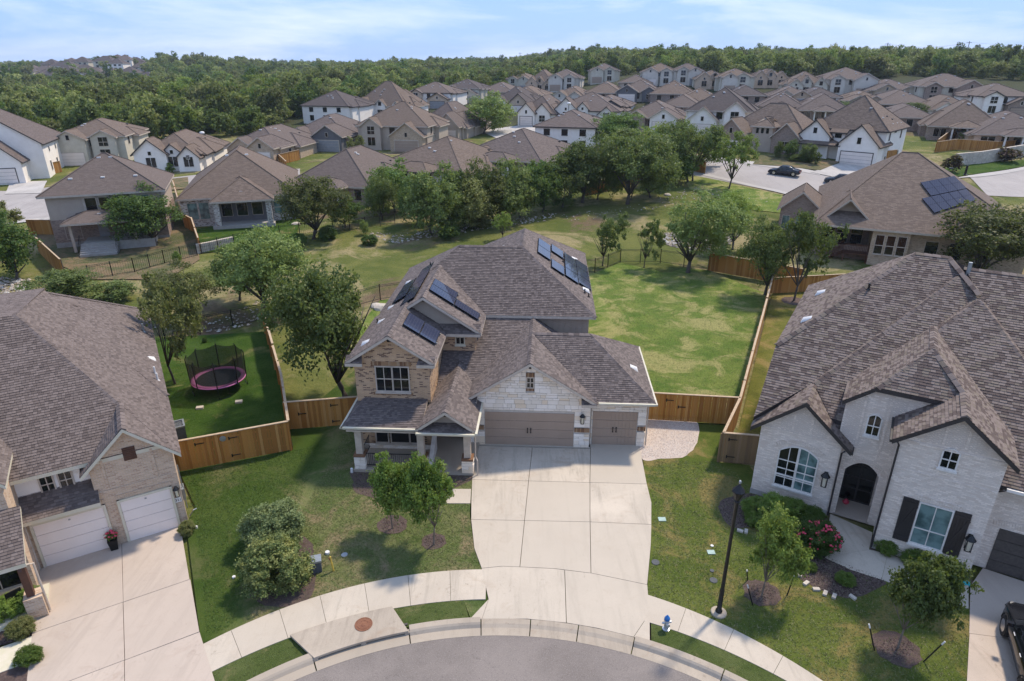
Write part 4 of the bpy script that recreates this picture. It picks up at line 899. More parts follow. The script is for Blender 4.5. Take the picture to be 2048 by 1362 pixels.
dsp = MB(); dsp.tube([(8.9, -.25, 2.85), (8.82, .2, 2.7), (8.84, .25, .1)], .04, 6); dsp.build('downspout', 'trim_tan', MH)
for (x, y, z) in ((2.46, -.35, 4.97), (-4.68, -1.05, 6.62), (-3.63, 3.3, 7.25), (-1.65, -2.95, 3.5)):
    b_ = MB(); b_.obox((x, y, z), (.07, 0, 0), (0, .05, 0), (0, 0, .07)); b_.build('gable_lamp', 'black_metal', MH)
# solar panels stand clear of the shingles on rails
def panel(root, c, az, pitch, along, up_, off=.13, label=None):
    """c: point on the slope; az: downslope compass in local frame (deg); along: size along the eave; up_: size up the slope"""
    a = R_(az); d = Vector((math.cos(a), math.sin(a), 0)); s = Vector((-d.y, d.x, 0)); u = (-d*1+Vector((0, 0, pitch))).normalized(); n_ = s.cross(u); n_ = n_ if n_.z > 0 else -n_
    c = Vector(c)+n_*off; mb = MB(); mb.obox(c, s*along/2, u*up_/2, n_*.02); o = mb.build('solar_panel', 'panel_frame', root)
    g = MB(); q = c+n_*.0225; g.poly([q-s*(along/2-.025)-u*(up_/2-.025), q+s*(along/2-.025)-u*(up_/2-.025), q+s*(along/2-.025)+u*(up_/2-.025), q-s*(along/2-.025)+u*(up_/2-.025)])
    g.build('solar_cells', 'solar_cell', o)
    f = MB()
    for sx_ in (-.35, .35): f.obox(c+s*along*sx_-u*(up_/2+.03)-n_*.05, s*.025, u*.05, n_*.05)
    f.build('panel_clamp', 'metal_grey', o)
def on_r(x, y): return (x, y, ZU+.656*(6.25-x))
for i in range(4):                             # right-hand slope: pitch .656, faces +x (two staggered columns)
    pass
for (x, y) in ((2.75, 13.6), (2.75, 12.55), (2.75, 11.5), (4.35, 15.0), (4.35, 13.95), (4.35, 12.9), (4.35, 11.85), (4.35, 10.8)): pass
for x, ys_ in ((2.95, (13.9, 12.05)), (3.88, (14.6, 10.75)), (4.82, (14.6, 12.75, 10.9)), (5.68, (14.9, 13.05, 11.2))): 
    for y in ys_: panel(MH, on_r(x, y), 0, .656, 1.8, 1.02)
def on_w(x, y): return (x, y, 7.52-.656*(x+3.63))
panel(MH, on_w(-2.85, 5.75), 0, .656, 1.0, 1.65); panel(MH, on_w(-2.85, 4.73), 0, .656, 1.0, 1.65); panel(MH, on_w(-1.45, 4.73), 0, .656, 1.0, 1.65)
panel(MH, on_w(-2.7, 5.0), 0, .656, 1.0, 1.6) if False else None
panel(MH, (-3.95, 1.55, ZU+.655*(-2.36+3.95)), 0, .655, 1.75, 1.0); panel(MH, (-3.1, 1.55, ZU+.655*(-2.36+3.1)), 0, .655, 1.75, 1.0)
panel(MH, (-3.86, .15, ZU+.655*1.5), 0, .655, 1.75, .98) if False else None
for k in range(4): panel(MH, (-4.6, 4.6+1.78*k, ZU+.65*(6.86-4.6)), 180, .65, 1.74, 1.0)
for k in range(2): panel(MH, (-5.55, 6.6+1.78*k, ZU+.65*(6.86-5.55)), 180, .65, 1.74, 1.0)
hood_vent(MH, (-.05, 13.9, ZU+.656*3.0), 180); hood_vent(MH, (5.3, 15.95, ZU+.656*.95), 0); hood_vent(MH, (5.35, 12.0, ZU+.656*.9), 0) if False else None
hood_vent(MH, (5.85, 9.9, ZU+.3), 0); hood_vent(MH, (-6.1, 3.1, ZU+.5), 180); hood_vent(MH, (-6.0, 5.2, ZU+.56), 180); hood_vent(MH, (-5.9, 9.9, ZU+.6), 180); hood_vent(MH, (8.3, 2.9, 2.93+.66*.8), 0)
hood_vent(MH, (-6.25, .2, ZU+.45), 180)
for q in ((4.35, 13.2, 6.65), (5.7, 9.2, 5.8), (5.95, 9.0, 5.6), (-4.5, 10.6, 7.0), (-6.4, 3.4, 5.75)): pipe(MH, q, .28, .04)
# ------------------------------------------------------------------ left neighbour
LH = thing('house', (*L_O, 0), R_(L_A), 'beige brick house with two white garage doors cut by the left edge of the photo', 'house')
L1 = [[(.33, 5.6, 4.01), (.33, 19.9, 4.01), (-4.73, 13, 8.31)], [(.33, 5.6, 4), (-4.73, 13, 8.3), (-14, 13, 8.3), (-14, 5.6, 4)],
      [(-.14, 0, 4.35), (-4.9, 7, 8.9), (-14, 7, 8.9), (-14, 0, 4.35)], [(-.14, 0, 4.34), (-.14, 6.2, 4.34), (-4.28, 13, 8.3), (-4.9, 7.0, 8.895)], [(-4.9, 7, 8.89), (-4.2, 13.05, 8.32), (-14, 13.05, 8.32), (-14, 7, 8.89)],
      [(.33, 19.9, 4), (-14, 19.9, 4), (-14, 13, 8.3), (-4.73, 13, 8.3)],
      [(.33, -.4, 3.9), (.33, 10, 3.9), (-.12, 10, 4.33), (-.12, .0, 4.33), (-1.55, 2.1, 5.7), (-1.55, -.4, 5.7)], [(-3.4, 3, 3.95), (-3.4, -.4, 3.95), (-1.55, -.4, 5.7), (-1.55, 3, 5.7)],
      [(-5.95, -.45, 2.62), (-2.98, -.45, 2.62), (-2.98, .52, 3.3), (-5.95, .52, 3.3)],
      [(-5.35, -3.3, 2.7), (-5.35, -1.3, 3.95), (-9, -1.3, 3.95), (-9, -3.3, 2.7)],
      [(-5.5, -1.6, 5.1), (-5.5, 4, 5.1), (-8.2, 4, 8.0), (-8.2, -1.6, 8.0)]]
near_roof(LH, L1, [((.33, 5.6, 4), (-4.73, 13, 8.33)), ((-4.73, 13, 8.33), (.33, 19.9, 4.02)), ((-.14, 0, 4.35), (-4.9, 7, 8.9)), ((-1.55, -.4, 5.7), (-1.55, 2.2, 5.7))], 'shingle_taupe', 'trim_cream', 6, inner=(3, 4))
body(LH, 'brick_cream', -3.1, 0, .25, 5.9, 0, 3.85); body(LH, 'brick_cream', -12, -.05, 5.8, 19.5, 0, 3.9); body(LH, 'stucco_white', -5.75, -3.0, .5, 6, 0, 4.3); body(LH, 'brick_cream', -5.75, -3.05, .02, .6, 0, 2.6)
body(LH, 'brick_cream', -10, -5.7, -1.3, 6, 0, 5.2)
wallp(LH, 'wall', 'brick_cream', (-3.1, .02), (0, .02), 0, 3.95, peak=(.5, 5.45), th=.25)
F0 = WinF(0, .02, 0, -1)
for u0, u1 in ((-5.47, -2.98), (-2.36, -.42)):
    garage_door(LH, F0, u0+.0, u1, 2.12, 'door_white', 2.6, False, rows=4, d=.03)
    fr = MB(); F0.bar(fr, u0-.1, u0, 0, 2.22, .003, .08); F0.bar(fr, u1, u1+.1, 0, 2.22, .003, .08); F0.bar(fr, u0-.1, u1+.1, 2.12, 2.22, .003, .081); fr.build('door_frame', 'trim_cream', LH)
    n_ = MB(); F0.bar(n_, (u0+u1)/2-.04, (u0+u1)/2+.04, 1.93, 2.0, .04, .055); n_.build('door_badge', 'metal_grey', LH)
    arch_course(LH, F0, u0-.1, u1+.1, 2.26, .02, .2, mat_='brick_cream')
vt = MB(); F0.bar(vt, -1.78, -1.3, 4.0, 4.62, .01, .03); vo = vt.build('gable_vent', 'wood_dark', LH)
for k in range(7): sl_ = MB(); F0.bar(sl_, -1.76, -1.32, 4.03+k*.085, 4.07+k*.085, .03, .05); sl_.build('slat', 'wood_dark', vo)
bd = MB()
for a in (-2.6, -.75): F0.bar(bd, a-.05, a+.05, 2.85, 4.3, .002, .03)
F0.bar(bd, -3.1, 0, 2.72, 2.84, .002, .035); bd.build('brick_band', 'brick_cream', LH)
lantern(LH, F0, -.18, 1.95, 1.1)
pl = MB(); F0.bar(pl, -.32, -.06, 1.28, 1.52, .01, .03); plo = pl.build('number_plate', 'trim_white', LH)
cu = bpy.data.curves.new('house_number', 'FONT'); cu.body = '321'; cu.size = .17; cu.extrude = .004; cu.align_x = 'CENTER'; cu.align_y = 'CENTER'; cu.materials.append(MATS['black_metal'])
_t = bpy.data.objects.new('t', cu); COL.objects.link(_t); dg = bpy.context.evaluated_depsgraph_get(); dg.update(); me = bpy.data.meshes.new_from_object(_t.evaluated_get(dg)); bpy.data.objects.remove(_t)
add('house_number', me, plo, F0.P(-.19, 1.4, .034), (R_(90), 0, 0))
FU = WinF(0, .5, 0, -1)
for u0 in (-4.85, -4.2): window(LH, FU, u0, 3.15, .42, .85, panes=(2, 2), trim='trim_tan', mid=.5)
FW = WinF(0, -1.3, 0, -1); window(LH, FW, -7.4, .5, 1.3, 1.7, panes=(2, 2), trim='trim_tan')
c_ = MB(); c_.box(-5.72, -5.48, -3.05, -2.81, 1.0, 2.6); c_.obox((-5.6, -2.9, 2.45), (.05, 0, 0), (0, .3, 0), (0, .06, .1)); cc = c_.build('column', 'wood_dark', LH)
c_ = MB(); c_.box(-5.85, -5.25, -3.2, -2.6, 0, 1.0); c_.build('column_base', 'brick_cream', cc)
c_ = MB(); c_.box(-9, -5.3, -3.2, -1.3, 0, .12); c_.build('porch_floor', 'trim_cream', LH)
dsp = MB(); dsp.tube([(-5.4, -3.25, 2.6), (-5.2, -3.0, 2.4), (-5.2, -3.0, .1)], .04, 6); dsp.tube([(-5.85, -.3, 2.5), (-5.7, -.1, 2.4), (-5.7, -.1, .05)], .04, 6); dsp.build('downspout', 'trim_tan', LH)
hood_vent(LH, (-.05, 10.2, 4.25), 0); hood_vent(LH, (-3.4, 13.9, 7.15), 0, 'shingle_taupe', .9); pipe(LH, (-.15, 14.5, 4.4), .55, .06, 'metal_grey'); pipe(LH, (.0, 8.0, 4.25), .45, .05, 'vent_white'); pipe(LH, (.05, 7.2, 4.2), .45, .05, 'vent_white')
um = MB(); um.box(.0, .12, .6, 1.0, .9, 1.5); um.box(0, .14, 1.15, 1.45, .7, 1.3); um.tube([(.08, .8, 1.5), (.08, .8, 2.7)], .03, 6); um.tube([(.08, 1.3, .0), (.08, 1.3, .7)], .03, 6); um.tube([(.1, .5, .05), (.3, .45, .35), (.45, .5, .35)], .03, 6); um.build('utility_meter', 'metal_grey', LH)
# ------------------------------------------------------------------ right neighbour
RO = (11.74, 26.64); RA = -30.7
RH = thing('house', (*RO, 0), R_(RA), 'white brick house with dark trimmed gables and a mottled shingle roof at right', 'house')
R1 = [[(x, y, 4.22+.686*y) for x, y in ((-.4, -.05), (1.72, 2.05), (3.1, .36), (9.0, .36), (9.5, 4.9), (6.15, 9.3), (4.68, 9.3), (-.4, 3.45))],
      [(-.4, 3.4, 6.6), (4.68, 9.3, 10.6), (-.4, 14.2, 6.6)], [(4.68, 9.3, 10.6), (6.15, 9.3, 10.6), (12, 14.2, 6.6), (-.4, 14.2, 6.6)],
      [(1.75, 1.75, 5.7), (6.6, 8.05, 9.95), (6.5, 8.6, 9.9), (1.62, 2.4, 5.6)], [(x, y, 4.5+.68*y) for x, y in ((1.75, 1.75), (6.6, 8.05), (8.0, 7.0), (8.0, .75), (3.3, .4), (2.75, .45))],
      [(6.1, 4.7, 8.2), (7.55, 6.55, 9.45), (9.4, 4.1, 7.79), (11.7, 1.05, 5.71), (12.6, -.95, 4.35), (9.0, -.95, 4.35), (9.0, 1.0, 5.68), (6.1, 1.0, 5.68)],
      [(7.55, 6.55, 9.45), (9.4, 4.1, 7.79), (11.7, 1.05, 5.71), (12.3, 3.5, 5.2), (8.2, 7.4, 8.87)], [(6.1, 4.7, 8.2), (7.55, 6.55, 9.45), (7.3, 7.3, 9.24), (5.95, 5.4, 8.07)],
      [(6.8, 8.7, 10.3), (18, 8.7, 10.3), (18, -.6, 4.0), (12.2, -.6, 4.0), (11, 2, 5.75)],
      [(3.08, .05, 5.95), (4.22, .05, 6.9), (5.97, 2.0, 8.35), (5.97, 4.95, 8.35), (3.08, 2.6, 5.95)], [(4.22, .05, 6.9), (7.6, .05, 6.9), (7.25, .5, 7.25), (5.97, 2.0, 8.37)],
      [(7.25, -1.85, 7.32), (9.3, -1.85, 5.66), (9.3, 5, 5.66), (5.97, 4.95, 8.35), (5.97, 2, 8.35), (7.25, .45, 7.32)], [(5.15, -1.85, 5.66), (7.25, -1.85, 7.34), (7.25, 1.6, 7.34), (5.15, 1.6, 5.66)],
      [(-.42, -.38, 3.8), (1.72, -.38, 5.66), (1.72, 2.3, 5.66), (-.42, .3, 3.8)], [(3.86, -.38, 3.8), (3.86, .28, 3.8), (3.2, .6, 4.37), (1.72, 2.3, 5.66), (1.72, -.38, 5.66)],
      [(18, 14.2, 6.6), (6.8, 14.2, 6.6), (6.8, 8.72, 10.3), (18, 8.72, 10.3)]]
near_roof(RH, R1, [((-.4, 3.4, 6.6), (4.68, 9.3, 10.6)), ((4.68, 9.3, 10.6), (6.15, 9.3, 10.6)), ((6.15, 9.3, 10.6), (7.55, 6.55+.4, 9.6)), ((1.75, 1.75, 5.7), (6.6, 8.05, 9.97)), ((1.72, -.38, 5.65), (1.74, 1.7, 5.68)), ((6.1, 4.7, 8.2), (7.55, 6.55, 9.45)), ((11.7, 1.05, 5.71), (7.55, 6.55, 9.45)),
      ((5.97, 2, 8.36), (5.97, 4.9, 8.36)), ((4.22, .05, 6.9), (5.97, 2, 8.36)), ((7.25, .4, 7.34), (5.97, 2, 8.36)), ((7.25, -1.85, 7.34), (7.25, .4, 7.34)), ((6.8, 8.7, 10.3), (18, 8.7, 10.3))], 'shingle_mottled', 'trim_dark', 9, .2, ex=.14, wd=.21)
body(RH, 'brick_white', 0, 9.0, 1.7, 13.8, 0, 4.4); body(RH, 'brick_white', .0, 5.0, 4.2, 13.8, 4, 6.6)
body(RH, 'brick_white', 9.0, 14, -.35, 8, 0, 4.1); body(RH, 'brick_white', 5.45, 9.0, -1.2, 1.75, 0, 5.7); body(RH, 'brick_white', 0, 3.45, .24, 1.75, 0, 3.9)
wallp(RH, 'wall', 'brick_white', (0, 0), (3.45, 0), 0, 3.95, peak=(.5, 5.4), th=.25)
wallp(RH, 'wall', 'brick_white', (5.45, -1.4), (9.0, -1.4), 0, 5.75, peak=(.5, 7.1), th=.25)
mb = MB()                                      # entry wall with an arched opening
K = 12; arcp = [(3.78+1.36*(k/K), 2.55+.5*(1-(2*k/K-1)**2)) for k in range(K+1)]
Y0, Y1 = .3, .62
def quad2(pts): mb.prism([(x, Y0, z) for x, z in pts], (0, Y1-Y0, 0))
quad2([(3.4, 0), (3.78, 0), (3.78, 2.55), (3.4, 2.55)]); quad2([(5.14, 0), (5.5, 0), (5.5, 2.55), (5.14, 2.55)])
for (a, za), (b, zb) in zip(arcp, arcp[1:]): quad2([(a, za), (b, zb), (b, 3.15), (a, 3.15)])
quad2([(3.4, 2.55), (3.78, 2.55), (3.78, 3.15), (3.4, 3.15)]); quad2([(5.14, 2.55), (5.5, 2.55), (5.5, 3.15), (5.14, 3.15)])
quad2([(3.22, 3.15), (6.9, 3.15), (6.9, 6.7), (4.3, 6.7), (3.22, 5.8)]); mb.build('wall', 'brick_white', RH)
FE = WinF(0, .3, 0, -1); FL = WinF(0, 0, 0, -1); FR = WinF(0, -1.4, 0, -1)
arch_course(RH, FE, 3.7, 5.22, 2.6, .5, .22); arch_course(RH, FL, .8, 2.75, 2.9, .38, .24); arch_course(RH, FR, 6.45, 8.1, 3.0, .0, .24)
b_ = MB(); b_.box(3.7, 5.2, .3, 1.7, 0, .1); b_.build('porch_floor', 'concrete_pink', RH, uv=False)
FD = WinF(0, 1.7, 0, -1)
gd = MB(); FD.bar(gd, 3.8, 5.12, .1, 2.9, .0, .03); gdo = gd.build('front_door', 'trim_dark', RH)
for i in range(2):
    for j in range(4): g = MB(); FD.bar(g, 3.86+i*.64, 4.42+i*.64, .2+j*.64, .78+j*.64, .03, .035); g.build('pane', 'glass_dark', gdo)
wa = window(RH, FL, 1.0, .95, 1.62, 1.85, panes=(4, 4), trim='trim_white', arch=.36, mid=.3)
mb = MB(); K = 6; mb.poly([FL.P(1.82, .96, .0135), FL.P(2.61, .96, .0135)]+[FL.P(1.0+1.62*a_, 2.8+.36*(1-(2*a_-1)**2), .0135) for a_ in [1-k_*.5/K for k_ in range(K+1)]]); mb.build('curtained_pane', 'glass_curtain', wa)
mb = MB(); FL.bar(mb, 1.76, 1.86, .93, 3.14, .01, .07); FL.bar(mb, 1.0, 2.62, 1.5, 1.56, .01, .065); mb.build('mullion', 'trim_white', wa)
window(RH, FR, 6.72, .95, 1.1, 1.95, panes=(2, 2), trim='trim_white', glass='glass_curtain', mid=.38)
window(RH, FR, 6.95, 4.78, .5, .72, panes=(2, 2), trim='trim_white', arch=.12, mid=.5)
window(RH, FE, 4.22, 4.55, .46, .85, panes=(2, 2), trim='trim_white', arch=.12, mid=.5)
for u0 in (6.08, 7.9):
    s_ = MB(); FR.bar(s_, u0, u0+.56, .85, 3.0, .01, .04); so_ = s_.build('shutter', 'trim_dark', RH)
    for k in range(5): b_ = MB(); FR.bar(b_, u0+.01+k*.11, u0+.105+k*.11, .86, 2.99, .04, .055); b_.build('shutter_board', 'trim_dark', so_)
    b_ = MB(); FR.bar(b_, u0, u0+.56, 1.0, 1.12, .055, .075); FR.bar(b_, u0, u0+.56, 2.72, 2.84, .055, .075)
    c = FR.P(u0+.28, 1.92, .065); b_.obox(c, (.26, 0, .78), (0, .008, 0), (.045, 0, -.02)); b_.build('shutter_brace', 'trim_dark', so_)
lantern(RH, FL, 3.08, 2.05, 1.6); lantern(RH, FR, 8.62, 1.85, 1.6)
mb = MB()                                      # herringbone panels and banding in the gables
def herring(F, u0, u1, z0, fz, s_=.11):
    z = z0; r = 0
    while z < z0+3:
        u = u0; k = 0
        while u < u1:
            if fz(u+s_*.5) > z+.05 and z > z0-.01:
                c = F.P(u+s_*.5, z, .006); a = R_(45 if k % 2 else -45); mb.obox(c, (math.cos(a)*s_*.62, 0, math.sin(a)*s_*.62), (0, .007, 0), (-math.sin(a)*.022, 0, math.cos(a)*.022))
            u += s_; k += 1
        z += .1
herring(FL, .8, 2.7, 3.95, lambda u: 5.3-.87*abs(u-1.72)); herring(FR, 6.2, 8.2, 5.75, lambda u: 7.0-.8*abs(u-7.23)); herring(FE, 3.3, 5.4, 3.9, lambda u: min(6.5, 5.65+.85*(u-3.22)) if not (4.05 < u < 4.75) else 0)
mb.build('herringbone_brick', 'brick_white', RH, uv=False, kind='stuff')
for F_, u in ((FL, 1.35), (FL, 2.1), (FR, 6.85), (FR, 7.6), (FE, 3.95), (FE, 4.9)):
    b_ = MB(); zb = {id(FL): 3.95, id(FR): 5.75, id(FE): 3.4}[id(F_)]; F_.bar(b_, u-.045, u+.045, zb, zb+(.95 if F_ is not FE else 2.9), .002, .03); b_.build('brick_band', 'brick_white', RH, kind='stuff')
b_ = MB(); FL.bar(b_, 0, 3.45, 3.78, 3.88, .002, .03); FR.bar(b_, 5.45, 9.0, 5.5, 5.6, .002, .03); FR.bar(b_, 5.45, 9, 4.2, 4.28, .002, .02); b_.build('brick_band', 'brick_white', RH, kind='stuff')
fd = MB(); fd.box(-.02, 3.47, -.02, .3, 0, .28); fd.box(5.43, 9.02, -1.42, -1.1, 0, .28); fd.build('foundation', 'foundation', RH)
G3 = WinF(0, -.35, 0, -1); garage_door(RH, G3, 9.65, 13.2, 2.1, 'door_dark', 1.2, False, d=.03); arch_course(RH, G3, 9.4, 13.3, 2.2, .12, .24)
dsp = MB(); dsp.tube([(3.6, -.35, 3.75), (3.5, -.1, 3.5), (3.52, -.08, .1)], .045, 6); dsp.tube([(5.3, -1.6, 5.55), (5.42, -1.48, 5.3), (5.42, -1.48, .1)], .045, 6); dsp.tube([(9.2, -1.2, 4.3), (9.1, -1.0, 4.1)], .045, 6); dsp.box(5.05, 5.16, -1.8, .3, 5.5, 5.62); dsp.box(3.82, 3.94, -.35, .3, 3.65, 3.76); dsp.build('downspout', 'trim_dark', RH)
gu = MB(); gu.box(9.3, 13, -1.06, -.95, 4.2, 4.32); gu.build('gutter', 'trim_white', RH)
hood_vent(RH, (.55, 5.6, 7.35), 180); hood_vent(RH, (.6, 10.3, 7.4), 180)
hood_vent(RH, (13.5, 6.0, 8.45), 270); pipe(RH, (3.0, 7.0, 9.0), .35, .05); pipe(RH, (7.0, 8.5, 9.9), .75, .09, 'metal_grey'); pipe(RH, (9.6, 5.0, 7.6), .6, .05)
# ------------------------------------------------------------------ houses of the neighbourhood
class House:
    def __init__(s, loc, rot, label, roof='roof_far', trim='trim_tan', group=None, name='house'):
        s.r = thing(name, loc, R_(rot), label, 'house', group); s.roof = roof; s.trim = trim; s.r0 = rot
    def blk(s, x0, x1, y0, y1, ze, p, ax='x', lo=1., hi=1., wall='stucco_white', o=.4, zb=-1.5, gw=None, lower=None, zl=0, nowall=False):
        polys, caps, a, b = block(x0-o, x1+o, y0-o, y1+o, ze, p, ax, lo, hi); mb = MB()
        for P in polys: slab(mb, P, .2, 1, 0)
        for q, w in caps: mb.tube([q, w], .09, 4, 0, False)
        s.r_ = mb.build('roof', (s.roof, s.trim), s.r)
        if nowall: return
        zt = ze+o*p-.2; w = MB(); w.box(x0, x1, y0, y1, zb, zt)
        if ax == 'y':
            for e, yy, sg in ((lo, y0, 1), (hi, y1, -1)):
                if e == 0: w.prism([(x0, yy, zt), (x1, yy, zt), ((x0+x1)/2, yy, a[2]-.24)], (0, .2*sg, 0))
        else:
            for e, xx, sg in ((lo, x0, 1), (hi, x1, -1)):
                if e == 0: w.prism([(xx, y0, zt), (xx, y1, zt), (xx, (y0+y1)/2, a[2]-.24)], (.2*sg, 0, 0))
        w.build('wall', wall, s.r)
        if lower: w = MB(); w.box(x0-.04, x1+.04, y0-.04, y1+.04, zb, zl); w.build('lower_wall', lower, s.r)
    def F(s, side, d): return {'f': WinF(0, d, 0, -1), 'b': WinF(0, d, 0, 1), 'r': WinF(d, 0, 1, 0), 'l': WinF(d, 0, -1, 0)}[side]
    def win(s, side, d, c, z, w, h, **k):       # c = centre coordinate along the wall in house axes
        F = s.F(side, d); u = c if side in 'fr' else -c
        if side == 'r': u = c
        kw = dict(panes=(2 if w > 1.25 else 1, 1), trim=s.trim if s.trim != 'trim_dark' else 'trim_white', near=False, sill=False, fw=.05); kw.update(k)
        return window(s.r, F, u-w/2, z, w, h, **kw)
    def gdoor(s, side, d, c, w=4.8, h=2.1, m='door_white'):
        F = s.F(side, d); u = c if side in 'fr' else -c; mb = MB()
        F.bar(mb, u-w/2-.12, u+w/2+.12, 0, h+.12, .002, .05); fo_ = mb.build('door_frame', s.trim, s.r); g = MB()
        for r in range(4): F.bar(g, u-w/2, u+w/2, h*r/4+.02, h*(r+1)/4-.01, .05, .07)
        g.build('garage_door', m, s.r)
    def vents(s, pts, m='vent_white'):
        for p in pts: mb = MB(); mb.obox((0, 0, .05), (.2, 0, 0), (0, .16, 0), (0, 0, .07)); add('roof_vent', mb.mesh('rv', m), s.r, p)
def side_windows(h, W, D, z, n_, rg, sides='rl', w=.9, hh=1.3):
    for sd in sides:
        for k in range(n_): h.win(sd, W if sd == 'r' else 0, D*(k+.6)/n_+rg.uniform(-.5, .5), z, w, hh)
# -- single-view table for the street houses: (uL, uR, v base, v ridge, rot, storeys, wall, lower wall, roof, style, label)
def far_house(uL, uR, vb, vr, rot, st, wall, gable, roof, style, label, group=None, dep=None):
    if vb < 215: wall = wall.replace('stucco_white', 'stucco_far'); gable = gable.replace('stucco_white', 'stucco_far')
    um = (uL+uR)/2; g = gp(um, vb); zc = zc_of(g); W0 = (uR-uL)*zc/CF
    D = dep or (17 if st == 1 else 14); ca, sa = abs(math.cos(R_(rot))), abs(math.sin(R_(rot)))
    W = max(9.5, min(28, (W0*1.08-.8-D*sa*.45)/ca))
    a = R_(rot); fx, fy = math.cos(a), math.sin(a); ori = Vector((g.x-fx*W/2, g.y-fy*W/2, 0)); cen = Vector((g.x-math.sin(a)*D/2, g.y+math.cos(a)*D/2, 0))
    zg = min(gz(g.x, g.y), gz(cen.x, cen.y)+.4); ori.z = zg
    zr = z_at(um, vr, cen.y)-zg; ze = 2.7 if st == 1 else (3.3 if style == 'd' else 4.7); r = (min(W, D)+.8)/2; p = max(.42, min(1.0, (zr-ze)/r))
    rg = random.Random(int(uL*7+vb)); trim = 'trim_dark' if 'white' in wall and rg.random() < .6 else 'trim_tan'
    h = House(ori, rot, label, roof, trim, group); X = lambda f: W*f; ax = 'x' if W >= D else 'y'
    h.blk(0, W, 0, D, ze, p, ax, wall=wall)
    gp_ = min(1.1, p*1.25)
    k1 = rg.uniform(.5, .66); sd_ = rg.random() < .5; wx0, wx1 = (0, W*k1) if sd_ else (W*(1-k1), W)      # lower wings that break up the main roof
    h.blk(wx0-(.6 if sd_ else 0), wx1+(0 if sd_ else .6), 1.2, D+2.2, ze-.25, p*.92, 'y', .9, .9, wall=wall); h.blk(-.9, W+.9, D*.35, D*.8, ze-.35, p*.85, 'x', .8, .8, wall=wall)
    if style in 'gG':                           # front gable over a double garage
        w2 = min(7.0, W*.46); x0 = .3 if style == 'g' else W-w2-.3; zz = 2.9 if st == 1 or rg.random() < .5 else 4.4
        h.blk(x0, x0+w2, -2.2, 5, zz, gp_, 'y', 0, 1, wall=gable); h.gdoor('f', -2.2, x0+w2/2, min(4.9, w2-1.2), 2.15, rg.choice(['door_white', 'door_grey', 'door_taupe']) if 'white' not in gable else 'door_white')
        h.win('f', -2.2, x0+w2/2, zz-.05, .5, .8, panes=(1, 1)); xo = W-3.2 if style == 'g' else 3.2
        h.blk(xo-2, xo+2, -1, 4, ze-.1 if st == 2 else 2.9, gp_, 'y', 0, 1, wall=gable if rg.random() < .5 else wall)
        zw = 3.1 if st == 2 else .9; h.win('f', -1, xo, zw, 1.5, 1.5, panes=(2, 2))
        if st == 2: h.win('f', -1, xo, .9, 1.6, 1.6); h.win('f', 0, X(.5), 3.1, 1.2, 1.3)
        else: h.win('f', 0, X(.5), .9, .9, 1.9)
    elif style == 'd':                          # three steep gables
        for f, w2, zz in ((.2+rg.uniform(-.02, .05), rg.uniform(4, 5.6), 2.9), (.52+rg.uniform(-.06, .06), rg.uniform(2.6, 3.4), ze+.3), (.83, rg.uniform(3.2, 4.4), ze-rg.uniform(.2, .9))):
            h.blk(X(f)-w2/2, X(f)+w2/2, -1.2 if w2 > 3.4 else -.5, 5, zz, rg.uniform(.75, 1.1), 'y', 0, 1, wall=gable)
            h.win('f', -1.2 if w2 > 3.4 else -.5, X(f), .8, 1.5, 1.6); h.win('f', -1.2 if w2 > 3.4 else -.5, X(f), zz-.1, .9 if zz > 3 else .5, 1.1 if zz > 3 else .6, panes=(1, 1))
    elif style == 'r':                          # rear of a house: covered terrace under a lean hip
        h.blk(W*.3, W*.72, -2.6, 2, 2.8, .4, 'x', 1, 1, wall=wall, nowall=True)
        for f in (.31, .51, .71): mb = MB(); mb.box(X(f)-.13, X(f)+.13, -2.6, -2.34, -1, 2.75); mb.build('column', 'trim_white', h.r)
        mb = MB(); mb.box(W*.3, W*.72, -2.6, 0, -1.2, .1); mb.build('terrace', 'foundation', h.r)
        for f in (.36, .5, .62): h.win('f', 0, X(f), .6, 1.1, 1.8)
        for f in (.12, .2, .85): h.win('f', 0, X(f), .8, 1.1, 1.5)
        if st == 2:
            for f in (.15, .4, .62, .85): h.win('f', 0, X(f), 3.1, 1.3, 1.2)
    elif style == 'p':                          # plain
        for f in (.2, .5, .8):
            h.win('f', 0, X(f), .9, 1.2, 1.4)
            if st == 2: h.win('f', 0, X(f), 3.1, 1.2, 1.2)
    side_windows(h, W, D, 3.1 if st == 2 else .9, 3, rg)
    q = [(X(rg.uniform(.3, .7)), D*rg.uniform(.2, .45), 0) for _ in range(4)]
    h.vents([(x, y, ze+p*min(y+.4, x+.4, W-x+.4, r*.9)) for x, y, _ in q]); 
    h.vents([(X(.8), D*.75, ze+p*min(D*.25, W*.2)+.2)], 'black_metal'); return h
